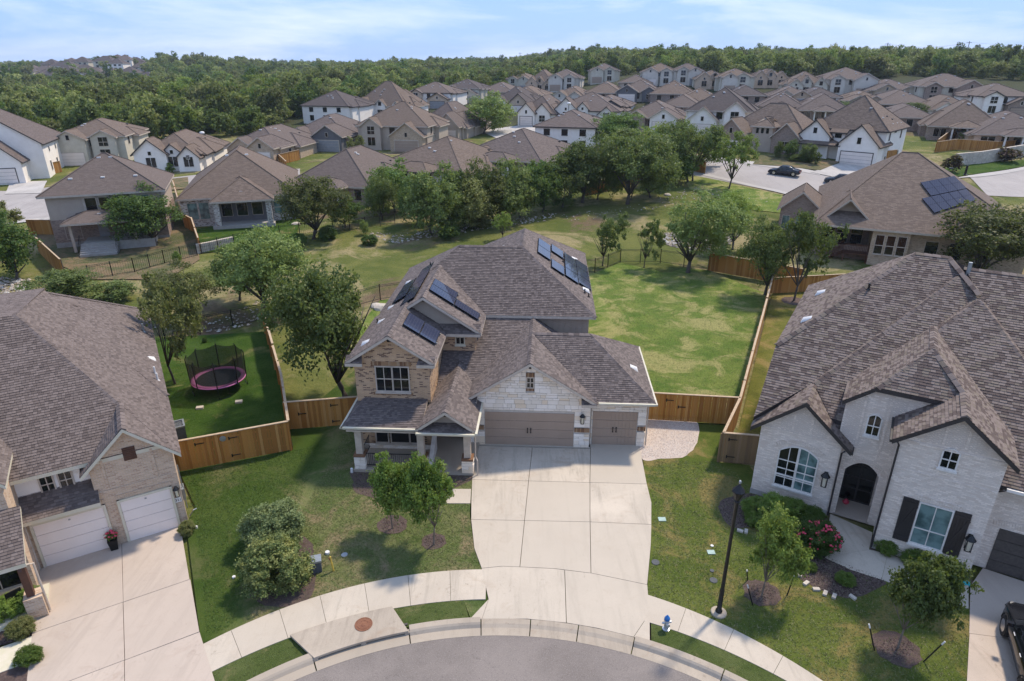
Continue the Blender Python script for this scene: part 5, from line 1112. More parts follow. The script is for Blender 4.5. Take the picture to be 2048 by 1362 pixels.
TB = [
 (125, 258, 327, 246, 12, 2, 'stucco_cream', 'stucco_cream', 'roof_far_brown', 'g', 'cream two-storey house with stacked grey roofs behind the tan house at left'),
 (290, 402, 342, 262, 10, 1, 'stucco_white', 'stucco_white', 'roof_far_brown', 'd', 'white house with pointed dark trimmed gables left of the long hipped roof'),
 (450, 572, 326, 251, -8, 1, 'brick_buff', 'brick_buff', 'roof_far', 'G', 'brown brick house with a garage door and louvred gable right of the long hipped roof'),
 (568, 704, 300, 228, -10, 1, 'brick_taupe', 'siding_grey', 'roof_far', 'G', 'brick house with dark grey gables and a white arched entry'),
 (600, 706, 249, 180, -14, 2, 'stucco_white', 'stucco_white', 'roof_far_dark', 'p', 'white two-storey house with a dark roof and stone base at the wood edge'),
 (705, 818, 237, 162, -14, 2, 'stucco_white', 'stucco_white', 'roof_far_brown', 'd', 'tall white house with three small gables and a black shuttered window'),
 (712, 862, 300, 203, -12, 2, 'stucco_tan', 'brick_buff', 'roof_far_brown', 'G', 'tan two-storey house with a buff brick garage gable and a cream dormer'),
 (812, 905, 216, 168, -14, 2, 'stucco_white', 'brick_cream', 'roof_far', 'G', 'white two-storey house with a pale stone gable behind the tan houses'),
 (824, 935, 278, 203, -16, 1, 'stucco_tan', 'stucco_tan', 'roof_far', 'G', 'house with a black garage door and one small white dormer'),
 (884, 962, 205, 161, -16, 2, 'stucco_cream', 'stucco_cream', 'roof_far_dark', 'G', 'cream house with a columned double balcony gable near the wood'),
 (950, 1030, 200, 164, -16, 1, 'stucco_tan', 'stucco_tan', 'roof_far', 'p', 'low house with a wide dull purple-grey roof left of the pale tall houses'),
 (975, 1066, 226, 173, -16, 1, 'stucco_white', 'brick_cream', 'roof_far_dark', 'G', 'long dark-roofed house behind the bushy street tree'),
 (1008, 1066, 182, 153, -16, 2, 'brick_cream', 'stucco_cream', 'roof_far_brown', 'G', 'small brown-roofed house at the left end of the row by the wood'),
 (1036, 1112, 250, 190, -18, 1, 'stucco_white', 'stucco_white', 'roof_far', 'g', 'white house with an arched window and white garage near the far junction'),
 (1050, 1108, 184, 139, -18, 2, 'stucco_cream', 'brick_cream', 'roof_far_brown', 'd', 'tall cream house with a pointed brown roof at the wood edge'),
 (1094, 1158, 182, 138, -12, 2, 'stucco_white', 'stucco_white', 'roof_far', 'g', 'white two-storey house beside the pointed brown roof at the wood edge'),
 (1178, 1236, 166, 139, -8, 2, 'stucco_cream', 'stucco_cream', 'roof_far', 'g', 'small house alone against the wood in the middle of the skyline'),
 (1096, 1240, 244, 184, -18, 1, 'stucco_white', 'stucco_white', 'roof_far', 'd', 'white house with a dark shuttered gable window behind the two-storey white and brick house'),
 (1165, 1245, 205, 163, -14, 1, 'brick_taupe', 'stucco_tan', 'roof_far_brown', 'p', 'broad brown roof in the middle rows under the lone skyline house'),
 (1228, 1322, 204, 159, -14, 1, 'stucco_white', 'siding_grey', 'roof_far', 'g', 'grey-roofed house with a long shed dormer of four small windows'),
 (1236, 1362, 262, 201, -20, 1, 'brick_taupe', 'stucco_white', 'roof_far', 'G', 'brown-grey hipped roof with two small round dormers above the tree row'),
 (1280, 1352, 172, 133, -14, 2, 'stucco_white', 'stucco_white', 'roof_far_brown', 'g', 'high brown pyramid roof standing on the skyline right of centre'),
 (1296, 1390, 208, 161, -14, 1, 'brick_taupe', 'brick_cream', 'roof_far_brown', 'p', 'brown roof in front of the skyline pyramid roof'),
 (1350, 1397, 170, 142, -10, 2, 'stucco_white', 'stucco_white', 'roof_far', 'G', 'white gabled house on the skyline with a covered porch'),
 (1392, 1456, 178, 143, -10, 2, 'stucco_cream', 'brick_cream', 'roof_far_brown', 'd', 'pinkish brown roof with stone gables on the skyline'),
 (1346, 1448, 226, 176, -14, 1, 'stucco_cream', 'stucco_cream', 'roof_far_brown', 'p', 'wide low brown roof left of the steep white gable house'),
 (1368, 1500, 270, 174, -22, 2, 'stucco_white', 'stucco_white', 'roof_far_dark', 'g', 'white house with a steep gable and bracketed upper porch left of the brick garage house'),
 (1440, 1502, 186, 148, -10, 2, 'stucco_cream', 'stucco_white', 'roof_far_brown', 'g', 'brown roof with a pale blue-white gable on the skyline'),
 (1502, 1572, 176, 141, -10, 2, 'brick_cream', 'brick_cream', 'roof_far_brown', 'd', 'twin-peaked brown roof on the skyline'),
 (1508, 1608, 238, 184, -20, 1, 'stucco_white', 'stucco_white', 'roof_far', 'r', 'brown-grey roof over a terrace with teal windows'),
 (1572, 1650, 192, 143, -12, 2, 'stucco_cream', 'stucco_cream', 'roof_far_brown', 'd', 'tall cream house with dark arched windows under a steep brown roof'),
 (1588, 1700, 246, 186, -18, 1, 'brick_taupe', 'brick_buff', 'roof_far', 'r', 'long grey-brown roof with a brown brick gable behind the big white house'),
 (1648, 1746, 192, 156, -8, 2, 'stucco_white', 'stucco_white', 'roof_far', 'G', 'white house with one broad gable and bracketed balcony at the foot of the wooded hill'),
 (1740, 1836, 202, 171, -10, 1, 'stucco_tan', 'brick_buff', 'roof_far', 'g', 'low grey-brown roof right of the broad white gable'),
 (1746, 1866, 232, 184, -14, 1, 'brick_taupe', 'brick_taupe', 'roof_far', 'p', 'wide brown-grey roof behind the dark oaks on the right'),
 (1836, 1954, 210, 162, -12, 2, 'stucco_cream', 'brick_taupe', 'roof_far', 'G', 'two-storey house with a cream stone gable and brick wing below the wooded hill at right'),
 (1948, 2052, 234, 176, -12, 2, 'stucco_white', 'brick_taupe', 'roof_far', 'G', 'two-storey brick house with a flared roof cut by the right edge of the photo'),
 (1852, 1994, 284, 199, -26, 1, 'brick_taupe', 'brick_taupe', 'roof_far_brown', 'r', 'brown-roofed house with a dark covered terrace behind the brown fence'),
 (1946, 2110, 302, 222, -20, 1, 'brick_cream', 'brick_cream', 'roof_far', 'r', 'beige brick house above the long stone wall at the right edge'),
 (1062, 1194, 306, 226, -16, 2, 'stucco_white', 'stucco_white', 'roof_far', 'p', 'two-storey house with white upper walls over brick behind the tree row'),
 (890, 1100, 352, 257, -30, 1, 'brick_taupe', 'brick_taupe', 'roof_far', 'r', 'wide dark grey hipped roof with scattered white vents behind the tree row'),
 (726, 950, 374, 272, -30, 1, 'stucco_white', 'stucco_white', 'roof_far_brown', 'r', 'white-walled house with a broad brown-grey roof behind the dense trees'),
 (566, 758, 410, 294, -14, 1, 'brick_taupe', 'brick_taupe', 'roof_far', 'r', 'brick house with a pale-edged hipped roof behind the wide olive tree'),

 (1098, 1176, 214, 172, -16, 1, 'stucco_tan', 'stucco_white', 'roof_far_brown', 'g', 'brown roof between the tall skyline houses and the shuttered gable house'),
 (1318, 1400, 236, 188, -18, 1, 'brick_taupe', 'stucco_white', 'roof_far', 'p', 'dull brown hipped roof left of the bracketed white gable'),
 (1450, 1530, 212, 170, -14, 1, 'brick_taupe', 'brick_cream', 'roof_far_dark', 'p', 'dark roof tucked behind the bracketed white gable'),
 (1540, 1620, 214, 172, -16, 1, 'stucco_cream', 'brick_buff', 'roof_far', 'G', 'grey roof below the twin-peaked skyline roof'),
 (1690, 1770, 226, 184, -14, 1, 'brick_taupe', 'brick_buff', 'roof_far_brown', 'g', 'brown roof between the broad white gable house and the dark oaks'),
 (1770, 1860, 262, 208, -20, 1, 'brick_taupe', 'brick_taupe', 'roof_far', 'p', 'hipped roof directly behind the right side of the big white house'),
 (1850, 1950, 246, 190, -16, 1, 'stucco_white', 'stucco_white', 'roof_far_brown', 'G', 'brown roof with a white gable above the covered terrace roof'),
 (1160, 1250, 234, 190, -18, 1, 'stucco_white', 'siding_grey', 'roof_far', 'G', 'grey gabled house beside the shuttered white gable'),
 (1010, 1080, 206, 172, -16, 1, 'stucco_cream', 'stucco_white', 'roof_far_brown', 'p', 'low brown roof right of the long dark roof'),
 (1236, 1300, 182, 150, -12, 1, 'stucco_tan', 'stucco_tan', 'roof_far', 'p', 'low roof between the lone house and the skyline pyramid roof'),
 (1600, 1680, 216, 176, -14, 1, 'stucco_white', 'stucco_white', 'roof_far_dark', 'p', 'dark roof below the tall cream house'),
]
for t in TB: far_house(*t)
# -- far left: white house with a white double garage
g = gp(95, 352); h = House((-86.5, 103.0, gz(-80, 108)), 20, 'white house with a white double garage door and dark trimmed gable at the left edge', 'roof_far', 'trim_dark')
h.blk(-4, 12, 2.5, 17, 5.4, .72, 'y', 0, 1, wall='stucco_white'); h.blk(2.5, 9.5, -1, 6, 3.1, .95, 'y', 0, 1, wall='stucco_white'); h.gdoor('f', -1, 6, 5.0, 2.2); h.win('f', -1, 6, 3.6, 1.6, .5, panes=(3, 1), trim='trim_dark')
h.blk(-5, 2.3, 1, 6, 3.0, .7, 'x', wall='stucco_white')
for y in (5, 9, 13): h.win('r', 12, y, 1.0, .7, 1.5, panes=(1, 1)); h.win('r', 12, y+1, 3.9, .6, .8, panes=(1, 1))
# -- tan two-storey house with porch
g = gp(117, 498); h = House((g.x, g.y, .15), 21, 'tan stucco and brick two-storey house with a raised porch and steps at left', 'roof_far', 'trim_tan')
h.blk(0, 11.4, 0, 11.0, 5.8, .6, 'x', wall='stucco_tan', lower='brick_taupe', zl=3.1, o=.6); h.blk(2.0, 8.6, -3.2, .6, 3.25, .38, 'x', nowall=True)
mb = MB(); mb.box(3.2, 10.2, -3.0, 0, -.5, .95); mb.build('porch_base', 'foundation', h.r); mb = MB(); mb.box(0-.06, 11.46, -.07, .2, -.5, .55); mb.build('foundation', 'foundation', h.r)
for k in range(6): mb = MB(); mb.box(3.0, 6.6, -4.8+.3*k, -3.0, -.5, .12+.16*k); mb.build('step', 'foundation', h.r)
for x in (2.3, 8.4): mb = MB(); mb.box(x-.14, x+.14, -2.95, -2.67, 0, 3.3); mb.build('column', 'trim_tan', h.r)
h.win('f', 0, 1.9, .9, 1.5, 1.75, glass='glass_curtain'); h.win('f', 0, 6.8, 1.5, 1.2, 1.2)
mb = MB(); mb.box(4.4, 5.4, -.1, -.01, .95, 3.0); mb.build('back_door', 'door_grey', h.r)
for x in (4.3, 5.6, 6.9): h.win('f', 0, x, 3.75, 1.15, 1.55, panes=(1, 1), fw=.22)
h.win('f', 0, 9.5, 3.7, 1.2, 1.6, panes=(1, 2), glass='glass_curtain', fw=.15)
mb = MB()
for a, b in (((3.0, -4.85, .9), (3.0, -3, 1.85)), ((6.6, -4.85, .9), (6.6, -3, 1.85)), ((6.6, -3, 1.85), (10.2, -3, 1.85)), ((10.2, -3, 1.85), (10.2, 0, 1.85))):
    mb.tube([a, b], .03, 4); L = (Vector(b)-Vector(a)).length
    for k in range(int(L/.5)+1): q = Vector(a).lerp(Vector(b), k*.5/L); mb.tube([q, q-Vector((0, 0, .9))], .015, 4)
mb.build('porch_railing', 'black_metal', h.r)
h.vents([(2.5, 1.8, 7.2), (5.7, 1.8, 7.2), (9, 1.8, 7.2), (5.2, 4.9, 9.0), (6.4, 4.9, 9.0), (5.2, -1.8, 3.8)])
# -- long hipped single-storey house with a covered terrace
g = gp(392, 455); h = House((g.x-1.4, g.y, gz(g.x, g.y)+.1), 17, 'brick house with a long brown hipped roof and covered terrace beside a green lawn', 'roof_far_brown', 'trim_tan')
h.blk(0, 13.6, 0, 19, 3.4, .66, 'y', wall='brick_patchy'); h.blk(4.0, 10.6, -2.4, 5, 3.3, .62, 'y', 1, 1, nowall=True)
mb = MB(); mb.box(3.6, 10.8, -2.6, .0, -.8, .3); mb.build('terrace', 'foundation', h.r)
for x in (4.3, 10.3): mb = MB(); mb.box(x-.32, x+.32, -2.5, -1.9, 0, 3.2); mb.build('column', 'brick_patchy', h.r)
mb = MB(); mb.box(4.0, 10.6, -.06, -.01, .3, 3.2); mb.build('terrace_back_wall', 'siding_grey', h.r)
for x in (5.2, 7.0, 8.8): h.win('f', -.06, x, 1.0, 1.2, 1.5)
for x in (1.3, 2.6): h.win('f', 0, x, .8, 1.1, 2.0, glass='glass_curtain')
for x in (11.3, 12.3, 13.2): h.win('f', 0, x, 1.0, .95, 1.7, glass='glass_curtain', panes=(1, 2))
h.vents([(5.6, 6.0, 7.6), (8.0, 6.0, 7.6), (7.3, -1.2, 4.1)])
wl = thing('retaining_wall', (*G2(395, 508), 0), 0, 'pale stone retaining wall below the green terrace lawn', 'wall'); O = wl.location.copy()
for i, (a, b) in enumerate(zip([(395, 508), (420, 503), (445, 497)], [(420, 503), (445, 497), (468, 492)])):
    pa, pb = gp(*a)-O, gp(*b)-O; mb = MB()
    for c in range(3):
        n_ = 5
        for k in range(n_):
            q = pa.lerp(pb, (k+.5)/n_); e = (pb-pa)/n_/2*.96; s_ = Vector((-e.y, e.x, 0)).normalized(); mb.obox(q+Vector((0, 0, .18+.36*c)), e, s_*.2, (0, 0, .165))
    mb.build('stone_course', 'rock', wl, uv=False)
# -- brown-roofed house with solar panels and timber stairs
g = gp(1575, 468); SO = gp(1640, 552)
h = House((SO.x-.3, SO.y+1.2, .0), -25, 'brick house with a wide brown roof, two blocks of solar panels and a covered deck', 'roof_far_brown', 'trim_tan'); hs = h
def SL(u, v, z): # local point
    d = ray(u, v); t = (z-CH)/d.z; a = R_(-25); dx, dy = d.x*t-h.r.location.x, d.y*t-h.r.location.y; return (dx*math.cos(a)+dy*math.sin(a), -dx*math.sin(a)+dy*math.cos(a))
def custom_roof(h, polys, caps):
    mb = MB()
    for P in polys: slab(mb, P, .2, 1, 0)
    for q, w in caps: mb.tube([q, w], .09, 4, 0, False)
    mb.build('roof', (h.roof, h.trim), h.r)
h.roof = 'roof_far_brown'
custom_roof(h, [[(-.8, 4.6, 3.85), (19, 4.6, 3.85), (8.6, 17, 10.1), (7, 17, 10.1)], [(-.8, 29, 3.85), (-.8, 4.6, 3.85), (7, 17, 10.1)], [(19, 4.6, 3.85), (19, 29, 3.85), (8.6, 17, 10.1)], [(19, 29, 3.85), (-.8, 29, 3.85), (7, 17, 10.1), (8.6, 17, 10.1)]],
            [((7, 17, 10.1), (8.6, 17, 10.1)), ((-.8, 4.6, 3.85), (7, 17, 10.1)), ((19, 4.6, 3.85), (8.6, 17, 10.1))])
h.blk(-4.4, -.1, 11.8, 20, 3.7, .86, 'y', 0, 1, wall='brick_taupe'); 
h.blk(-.0, 4.9, 6.3, 14, 3.7, .96, 'y', 0, 1, nowall=True)
def hw(m_, *b): mb = MB(); mb.box(*b); mb.build('wall', m_, h.r)
hw('brick_taupe', -.3, 18.5, 9.4, 28.5, -1.5, 3.8); hw('brick_buff', 5.0, 8.4, 5.0, 10, -1.5, 3.75); hw('brick_buff', 8.4, 18.5, 6.0, 10, -1.5, 3.7); hw('brick_taupe', -.3, .3, 6.6, 9.6, -1.5, 3.8)
hw('brick_taupe', -.3, 5.0, 6.5, 6.75, -1.5, 1.5); mb = MB(); mb.box(-.3, 5.0, 6.6, 9.4, -1.0, 1.0); mb.build('deck', 'wood_dark', h.r)
mb = MB(); mb.prism([(.1, 6.9, 3.9), (4.8, 6.9, 3.9), (2.45, 6.9, 6.1)], (0, .1, 0)); mb.build('gable_wall', 'siding_tan', h.r)
for x in (1.0, 2.4, 3.8): h.win('f', 9.38, x, 1.15, 1.1, 2.2, panes=(1, 2))
for x in (5.75, 6.75, 7.75): h.win('f', 5.0, x, 1.3, .72, 1.9, panes=(1, 2), trim='trim_tan', sill=True)
for x in (-3.7, -2.2, -1.0): h.win('f', 11.8, x, 1.5, .75, 1.5, panes=(1, 1), glass='glass_curtain')
for x in (10.5, 12.6, 15): h.win('f', 6.0, x, 1.2, 1.1, 1.6)
st = MB()                                       # stairs and railings of the deck
for k in range(7): st.box(.6+.32*k, .92+.32*k, 5.2, 6.4, .05+.14*k, .12+.14*k)
so_ = st.build('stair', 'wood_dark', h.r)
rl = MB(); L_ = [((.6, 5.15, .95), (2.9, 5.15, 1.95)), ((2.9, 5.15, 1.95), (5.0, 5.15, 1.95)), ((.6, 6.4, .95), (2.6, 6.4, 1.95)), ((5.0, 5.15, 1.95), (5.0, 6.5, 1.95))]
for a, b in L_:
    a, b = Vector(a), Vector(b); n_ = int((b-a).length/.14); rl.obox((a+b)/2, (b-a)/2, (0, .05, 0) if abs(b.x-a.x) > .1 else (.05, 0, 0), (0, 0, .03))
    for k in range(n_+1): q = a.lerp(b, k/n_); rl.box(q.x-.02, q.x+.02, q.y-.02, q.y+.02, q.z-.85, q.z)
rl.build('deck_railing', 'wood_dark', h.r)
dk = MB(); dk.box(2.6, 5.0, 5.2, 6.5, .9, 1.0)
for x in (2.7, 4.9): dk.box(x-.07, x+.07, 5.2, 5.34, -.5, .95)
dk.build('deck_landing', 'wood_dark', h.r)
def roof_pt(u, v):                              # point of the front slope seen at a photo pixel
    a = R_(-25); O = h.r.location; d = ray(u, v)
    dl = Vector((d.x*math.cos(a)+d.y*math.sin(a), -d.x*math.sin(a)+d.y*math.cos(a), d.z)); ox, oy = -O.x, -O.y
    o = Vector((ox*math.cos(a)+oy*math.sin(a), -ox*math.sin(a)+oy*math.cos(a), CH-O.z)); k = 6.25/12.4
    t = (3.85+k*(o.y-4.6)-o.z)/(dl.z-k*dl.y); return o+dl*t
nrm = Vector((0, -6.25, 12.4)).normalized()
for Q, nu in ([(1840, 367), (1908, 354), (1933, 379), (1861, 394)], 4), ([(1843, 399), (1932, 380), (1952, 402), (1868, 428)], 5):
    A, B, C_, D = [roof_pt(*q) for q in Q]
    for i in range(nu):
        for j in range(2):
            f = lambda s, t: (A.lerp(B, s)).lerp(D.lerp(C_, s), t)+nrm*.14
            s0, s1, t0, t1 = i/nu+.001, (i+1)/nu-.001, j/2+.001, (j+1)/2-.001; mb = MB(); mb.prism([f(s0, t0), f(s1, t0), f(s1, t1), f(s0, t1)], nrm*-.05)
            o = mb.build('solar_panel', 'panel_frame', h.r); g_ = MB(); g_.poly([f(s, t)+nrm*.02 for s, t in ((s0+.004, t0+.006), (s1-.004, t0+.006), (s1-.004, t1-.006), (s0+.004, t1-.006))]); g_.build('solar_cells', 'solar_cell', o)
pipe(h.r, (13.6, 17.6, 8.0), 1.0, .12); h.vents([(12.5, 20, 8.2), (16.5, 14, 5.4), (17, 12, 5.2)], 'black_metal')
# -- big white house across the street
h = House((51.0, 113.2, 3.7), -43, 'large white painted brick house with a tall brown roof and white garage across the street', 'roof_far_brown', 'trim_dark')
h.blk(-2.5, 9.4, 3.2, 14.8, 5.4, .8, 'y', .9, .9, wall='stucco_white'); h.blk(3.4, 9.4, 0, 6, 3.2, .98, 'y', 0, 1, wall='stucco_white'); h.blk(-3.6, 1.4, 1.2, 6, 4.1, .95, 'y', 0, 1, wall='stucco_white'); h.blk(-4, 3.3, .4, 4, 3.0, .35, 'x', wall='stucco_tan', nowall=True)
h.blk(1.4, 3.4, 2.2, 6, 4.9, .5, 'x', 0, 0, wall='stucco_white'); h.gdoor('f', 0, 6.4, 4.8, 2.2, 'door_white'); h.win('f', 0, 6.4, 3.5, .6, 1.0, panes=(1, 1)); h.win('f', 1.2, -1.1, 4.6, .6, .9, panes=(1, 1)); h.win('f', 2.2, 2.4, 4.0, 1.1, 1.0)
for x in (-2.3, -1.0): h.win('f', 1.2, x, .4, .9, 2.0, panes=(1, 1))
for y, z, w_, hh in ((5, 3.8, .8, 1.7), (8, 4.9, 1.1, .4), (11.5, 3.8, .8, 1.7), (4.8, .9, .9, .5), (8.6, .6, 1.1, 1.0), (11.8, .6, .9, 1.1)): h.win('r', 9.4, y, z, w_, hh, panes=(1, 1))
h.vents([(7.5, 6, 7.2), (8.6, 8, 6.2), (8.6, 10.5, 6.2), (8.7, 12.5, 6.1), (5.4, 6.4, 8.6)]); h.vents([(7.4, 8.6, 7.3), (8.0, 9.7, 6.8)], 'black_metal')
# -- brick house with twin brick gables left of it
gq = gp(1500, 313); h = House((37.5, 124.5, gz(40, 120)-.3), -40, 'brown brick house with twin gables and a white garage door behind the young street trees', 'roof_far_brown', 'trim_tan')
h.blk(0, 15, 2, 14, 3.2, .78, 'x', wall='stucco_white'); h.blk(.2, 5.6, -1, 6, 3.0, .95, 'y', 0, 1, wall='brick_taupe'); h.gdoor('f', -1, 2.6, 4.0, 2.15); h.blk(6.0, 9.6, 1, 6, 4.7, .5, 'x', 1, 1, wall='stucco_tan'); h.blk(9.8, 14.4, .5, 6, 3.0, .95, 'y', 0, 1, wall='brick_taupe')
h.win('f', -1, 2.9, 3.4, .5, .9, panes=(1, 1))
for x in (6.9, 7.8, 8.7): h.win('f', 1, x, 3.5, .5, .9, panes=(1, 1))
h.win('f', .5, 12.1, .8, 1.6, 1.6); h.win('r', 15, 6, .8, .9, 1.5)
# -- hillside village far to the left
rg = random.Random(5)
def tiny(x, y, w_, hh, wall, roof, rot, st):
    z = gz(x, y); h = House((x, y, z), rot, 'small house with a grey hipped roof in the distant hillside village at far left', roof, 'trim_tan', 'houses of the distant village on the left skyline', 'village_house')
    h.blk(0, w_, 0, 13, 3 if st == 1 else 5.8, .6, 'x', wall=wall, o=.5)
    for k in range(3): h.win('f', 0, w_*(k+.7)/3.4, .8, 2.2, 1.6, panes=(1, 1))
    if st == 2: 
        for k in range(3): h.win('f', 0, w_*(k+.7)/3.4, 3.8, 2.0, 1.3, panes=(1, 1))
for row, (y, n_) in enumerate(((505, 13), (532, 13), (560, 13), (590, 13), (622, 13), (655, 12))):
    for k in range(n_):
        x = -.83*y+k*21+rg.uniform(-5, 5)
        if x > -.53*y-rg.uniform(0, 14): continue
        tiny(x, y+rg.uniform(-10, 10), rg.uniform(13, 18), 0, rg.choice(['stucco_white', 'stucco_cream', 'stucco_tan']), rg.choice(['roof_far', 'roof_far_dark', 'roof_far']), rg.uniform(-20, 20), rg.choice([1, 1, 2]))
# ------------------------------------------------------------------ fences
wood_fence([(-17.25, 28.36), (-12.0, 30.46)], 'honey brown wooden fence with a gate between the beige house and the play lawn')
f_ = [o for o in COL.objects if o.name.startswith('wooden_fence')][-1]
def ironmongery(root, pts):
    for (x, y, z, a) in pts:
        mb = MB(); mb.obox((0, 0, 0), (.22, 0, 0), (0, .012, 0), (0, 0, .022)); mb.obox((-.2, 0, 0), (.03, 0, 0), (0, .015, 0), (0, 0, .09)); o = root.location; add('gate_hinge', mb.mesh('gate_hinge', 'black_metal'), root, (x-o.x, y-o.y, z), (0, 0, a))
ang = math.atan2(2.1, 5.25)
ironmongery(f_, [(-14.6, 29.39, 1.45, ang), (-14.6, 29.39, .4, ang), (-16.1, 28.79, 1.45, ang)])
mb = MB(); mb.lathe([(.16, 0), (.16, .012), (.1, .02)], n=14); o = add('round_plaque', mb.mesh('plaque', 'metal_grey'), None, (-15.05, 29.2, 1.5), (R_(90), 0, ang), label='small round metal plaque on the honey brown gate', cat='plaque')
wood_fence([(-12.0, 30.46), (-14.24, 36.18), (-19.4, 47.6)], 'side fence seen edge on between the play lawn and the oak', near=False, stagger=True)
wood_fence([(-12.95, 32.56), (-8.9, 33.24)], 'short wooden fence with black latches between the oak lawn and the brick wing')
ironmongery([o for o in COL.objects if o.name.startswith('wooden_fence')][-1], [(-10.2, 32.98, 1.4, .165), (-10.2, 32.98, .35, .165), (-12.0, 32.68, 1.0, .165)])
wood_fence([(7.9, 33.75), (13.1, 33.12)], 'wooden gate fence behind the gravel bed right of the small garage')
ironmongery([o for o in COL.objects if o.name.startswith('wooden_fence')][-1], [(9.2, 33.55, 1.4, -.12), (9.9, 33.46, 1.0, -.12)])
wood_fence([(11.0, 29.28), (12.75, 29.0)], 'short grey-brown wooden gate beside the white brick house', mat_='picket_grey', cap_='fence_cap')
ironmongery([o for o in COL.objects if o.name.startswith('wooden_fence')][-1], [(11.5, 29.18, 1.45, -.16), (11.5, 29.18, .4, -.16)])
wood_fence([(11.0, 29.28), (13.1, 33.12)], 'short return fence joining the two gates right of the gravel bed', near=False, mat_='picket_grey')
wood_fence([(13.1, 33.12), (23.6, 56.5)], 'long stepped wooden fence between the big back lawn and the narrow lawn', near=False, stagger=True)
wood_fence([(19.9, 63.7), (25.2, 59.7), (27.0, 58.2)], 'honey brown fence with exposed rails at the far corner of the back lawn', near=False)
wood_fence([(23.6, 56.5), (30.5, 57.6), (38, 57)], 'low brown fence behind the shade tree beside the deck', h=1.5, near=False)
wood_fence([G2(388, 465), G2(402, 508)], 'narrow wooden fence beside the green terrace lawn', near=False, gzf=gz, stagger=True)
wood_fence([G2(350, 385), G2(370, 455), G2(388, 465)], 'wooden fence between the tan house and the terraced house', near=False, gzf=gz, stagger=True)
wood_fence([G2(1410, 348), G2(1370, 340), G2(1330, 345)], 'dark weathered wooden fence behind the tree row beside the street', near=False, gzf=gz)
wood_fence([G2(1170, 392), G2(1250, 374), G2(1330, 345)], 'shaded wooden fence behind the middle of the tree row', near=False, gzf=gz)
wood_fence([G2(1870, 305), G2(1910, 300), G2(1990, 305), G2(2050, 300)], 'orange-brown wooden fence right of the big white house', near=False, gzf=gz)
wood_fence([G2(1872, 300), G2(1895, 282), G2(1940, 282)], 'orange-brown fence in front of the brown-roofed terrace', near=False, gzf=gz)
wood_fence([G2(1745, 328), G2(1790, 322)], 'short reddish fence against the side of the big white house', near=False, gzf=gz)
wood_fence([G2(88, 352), G2(125, 344)], 'orange wooden fence right of the white garage at far left', near=False, gzf=gz)
wood_fence([G2(60, 470), G2(112, 470)], 'brown fence left of the tan two-storey house', near=False, gzf=gz)
wood_fence([G2(575, 345), G2(560, 330), G2(600, 320)], 'small orange fence right of the grey garage door', near=False, gzf=gz)
wood_fence([G2(78, 505), G2(130, 555)], 'dark wooden fence running down behind the dark trees at left', near=False, gzf=gz, mat_='door_dark')
iron_fence([(-31, 42.5), (-26.4, 45.7), (-20.3, 49.9), (-19.4, 47.6)], 'black iron fence behind the play lawn')
iron_fence([(-19.4, 47.6), (-11.7, 54.8), (-2, 58.9), (8.3, 62.95), (11.4, 66.5), (15.5, 66.0), (19.9, 63.8)], 'black iron fence along the back of the big lawn')
iron_fence([G2(180, 560), G2(270, 545), G2(330, 528), G2(395, 512)], 'black iron fence below the tan house yard', pk=.2)
iron_fence([G2(404, 508), G2(470, 494), G2(520, 480), G2(600, 470), G2(700, 462), G2(790, 448)], 'black iron fence along the meadow below the hipped houses', pk=.2)
sw = thing('stone_wall', (*G2(1908, 333), 0), 0, 'long pale stone garden wall above the roadside grass at right', 'wall'); O = sw.location.copy(); rg = random.Random(3)
P = [gp(*q) for q in ((1908, 333), (1960, 328), (2048, 313), (2200, 300))]
for pa, pb in zip(P, P[1:]):
    L = (pb-pa).length; 
    for c in range(5):
        x = 0
        while x < L:
            ww = min(rg.uniform(.6, 1.3), L-x)
            q = pa.lerp(pb, (x+ww/2)/L)-O; e = (pb-pa)/L*ww*.48; s_ = Vector((-e.y, e.x, 0)).normalized(); mb = MB(); mb.obox(q+Vector((0, 0, .2+.4*c)), e, s_*(.2+rg.uniform(0, .03)), (0, 0, .19)); mb.build('stone_block', 'rock', sw, uv=False); x += ww
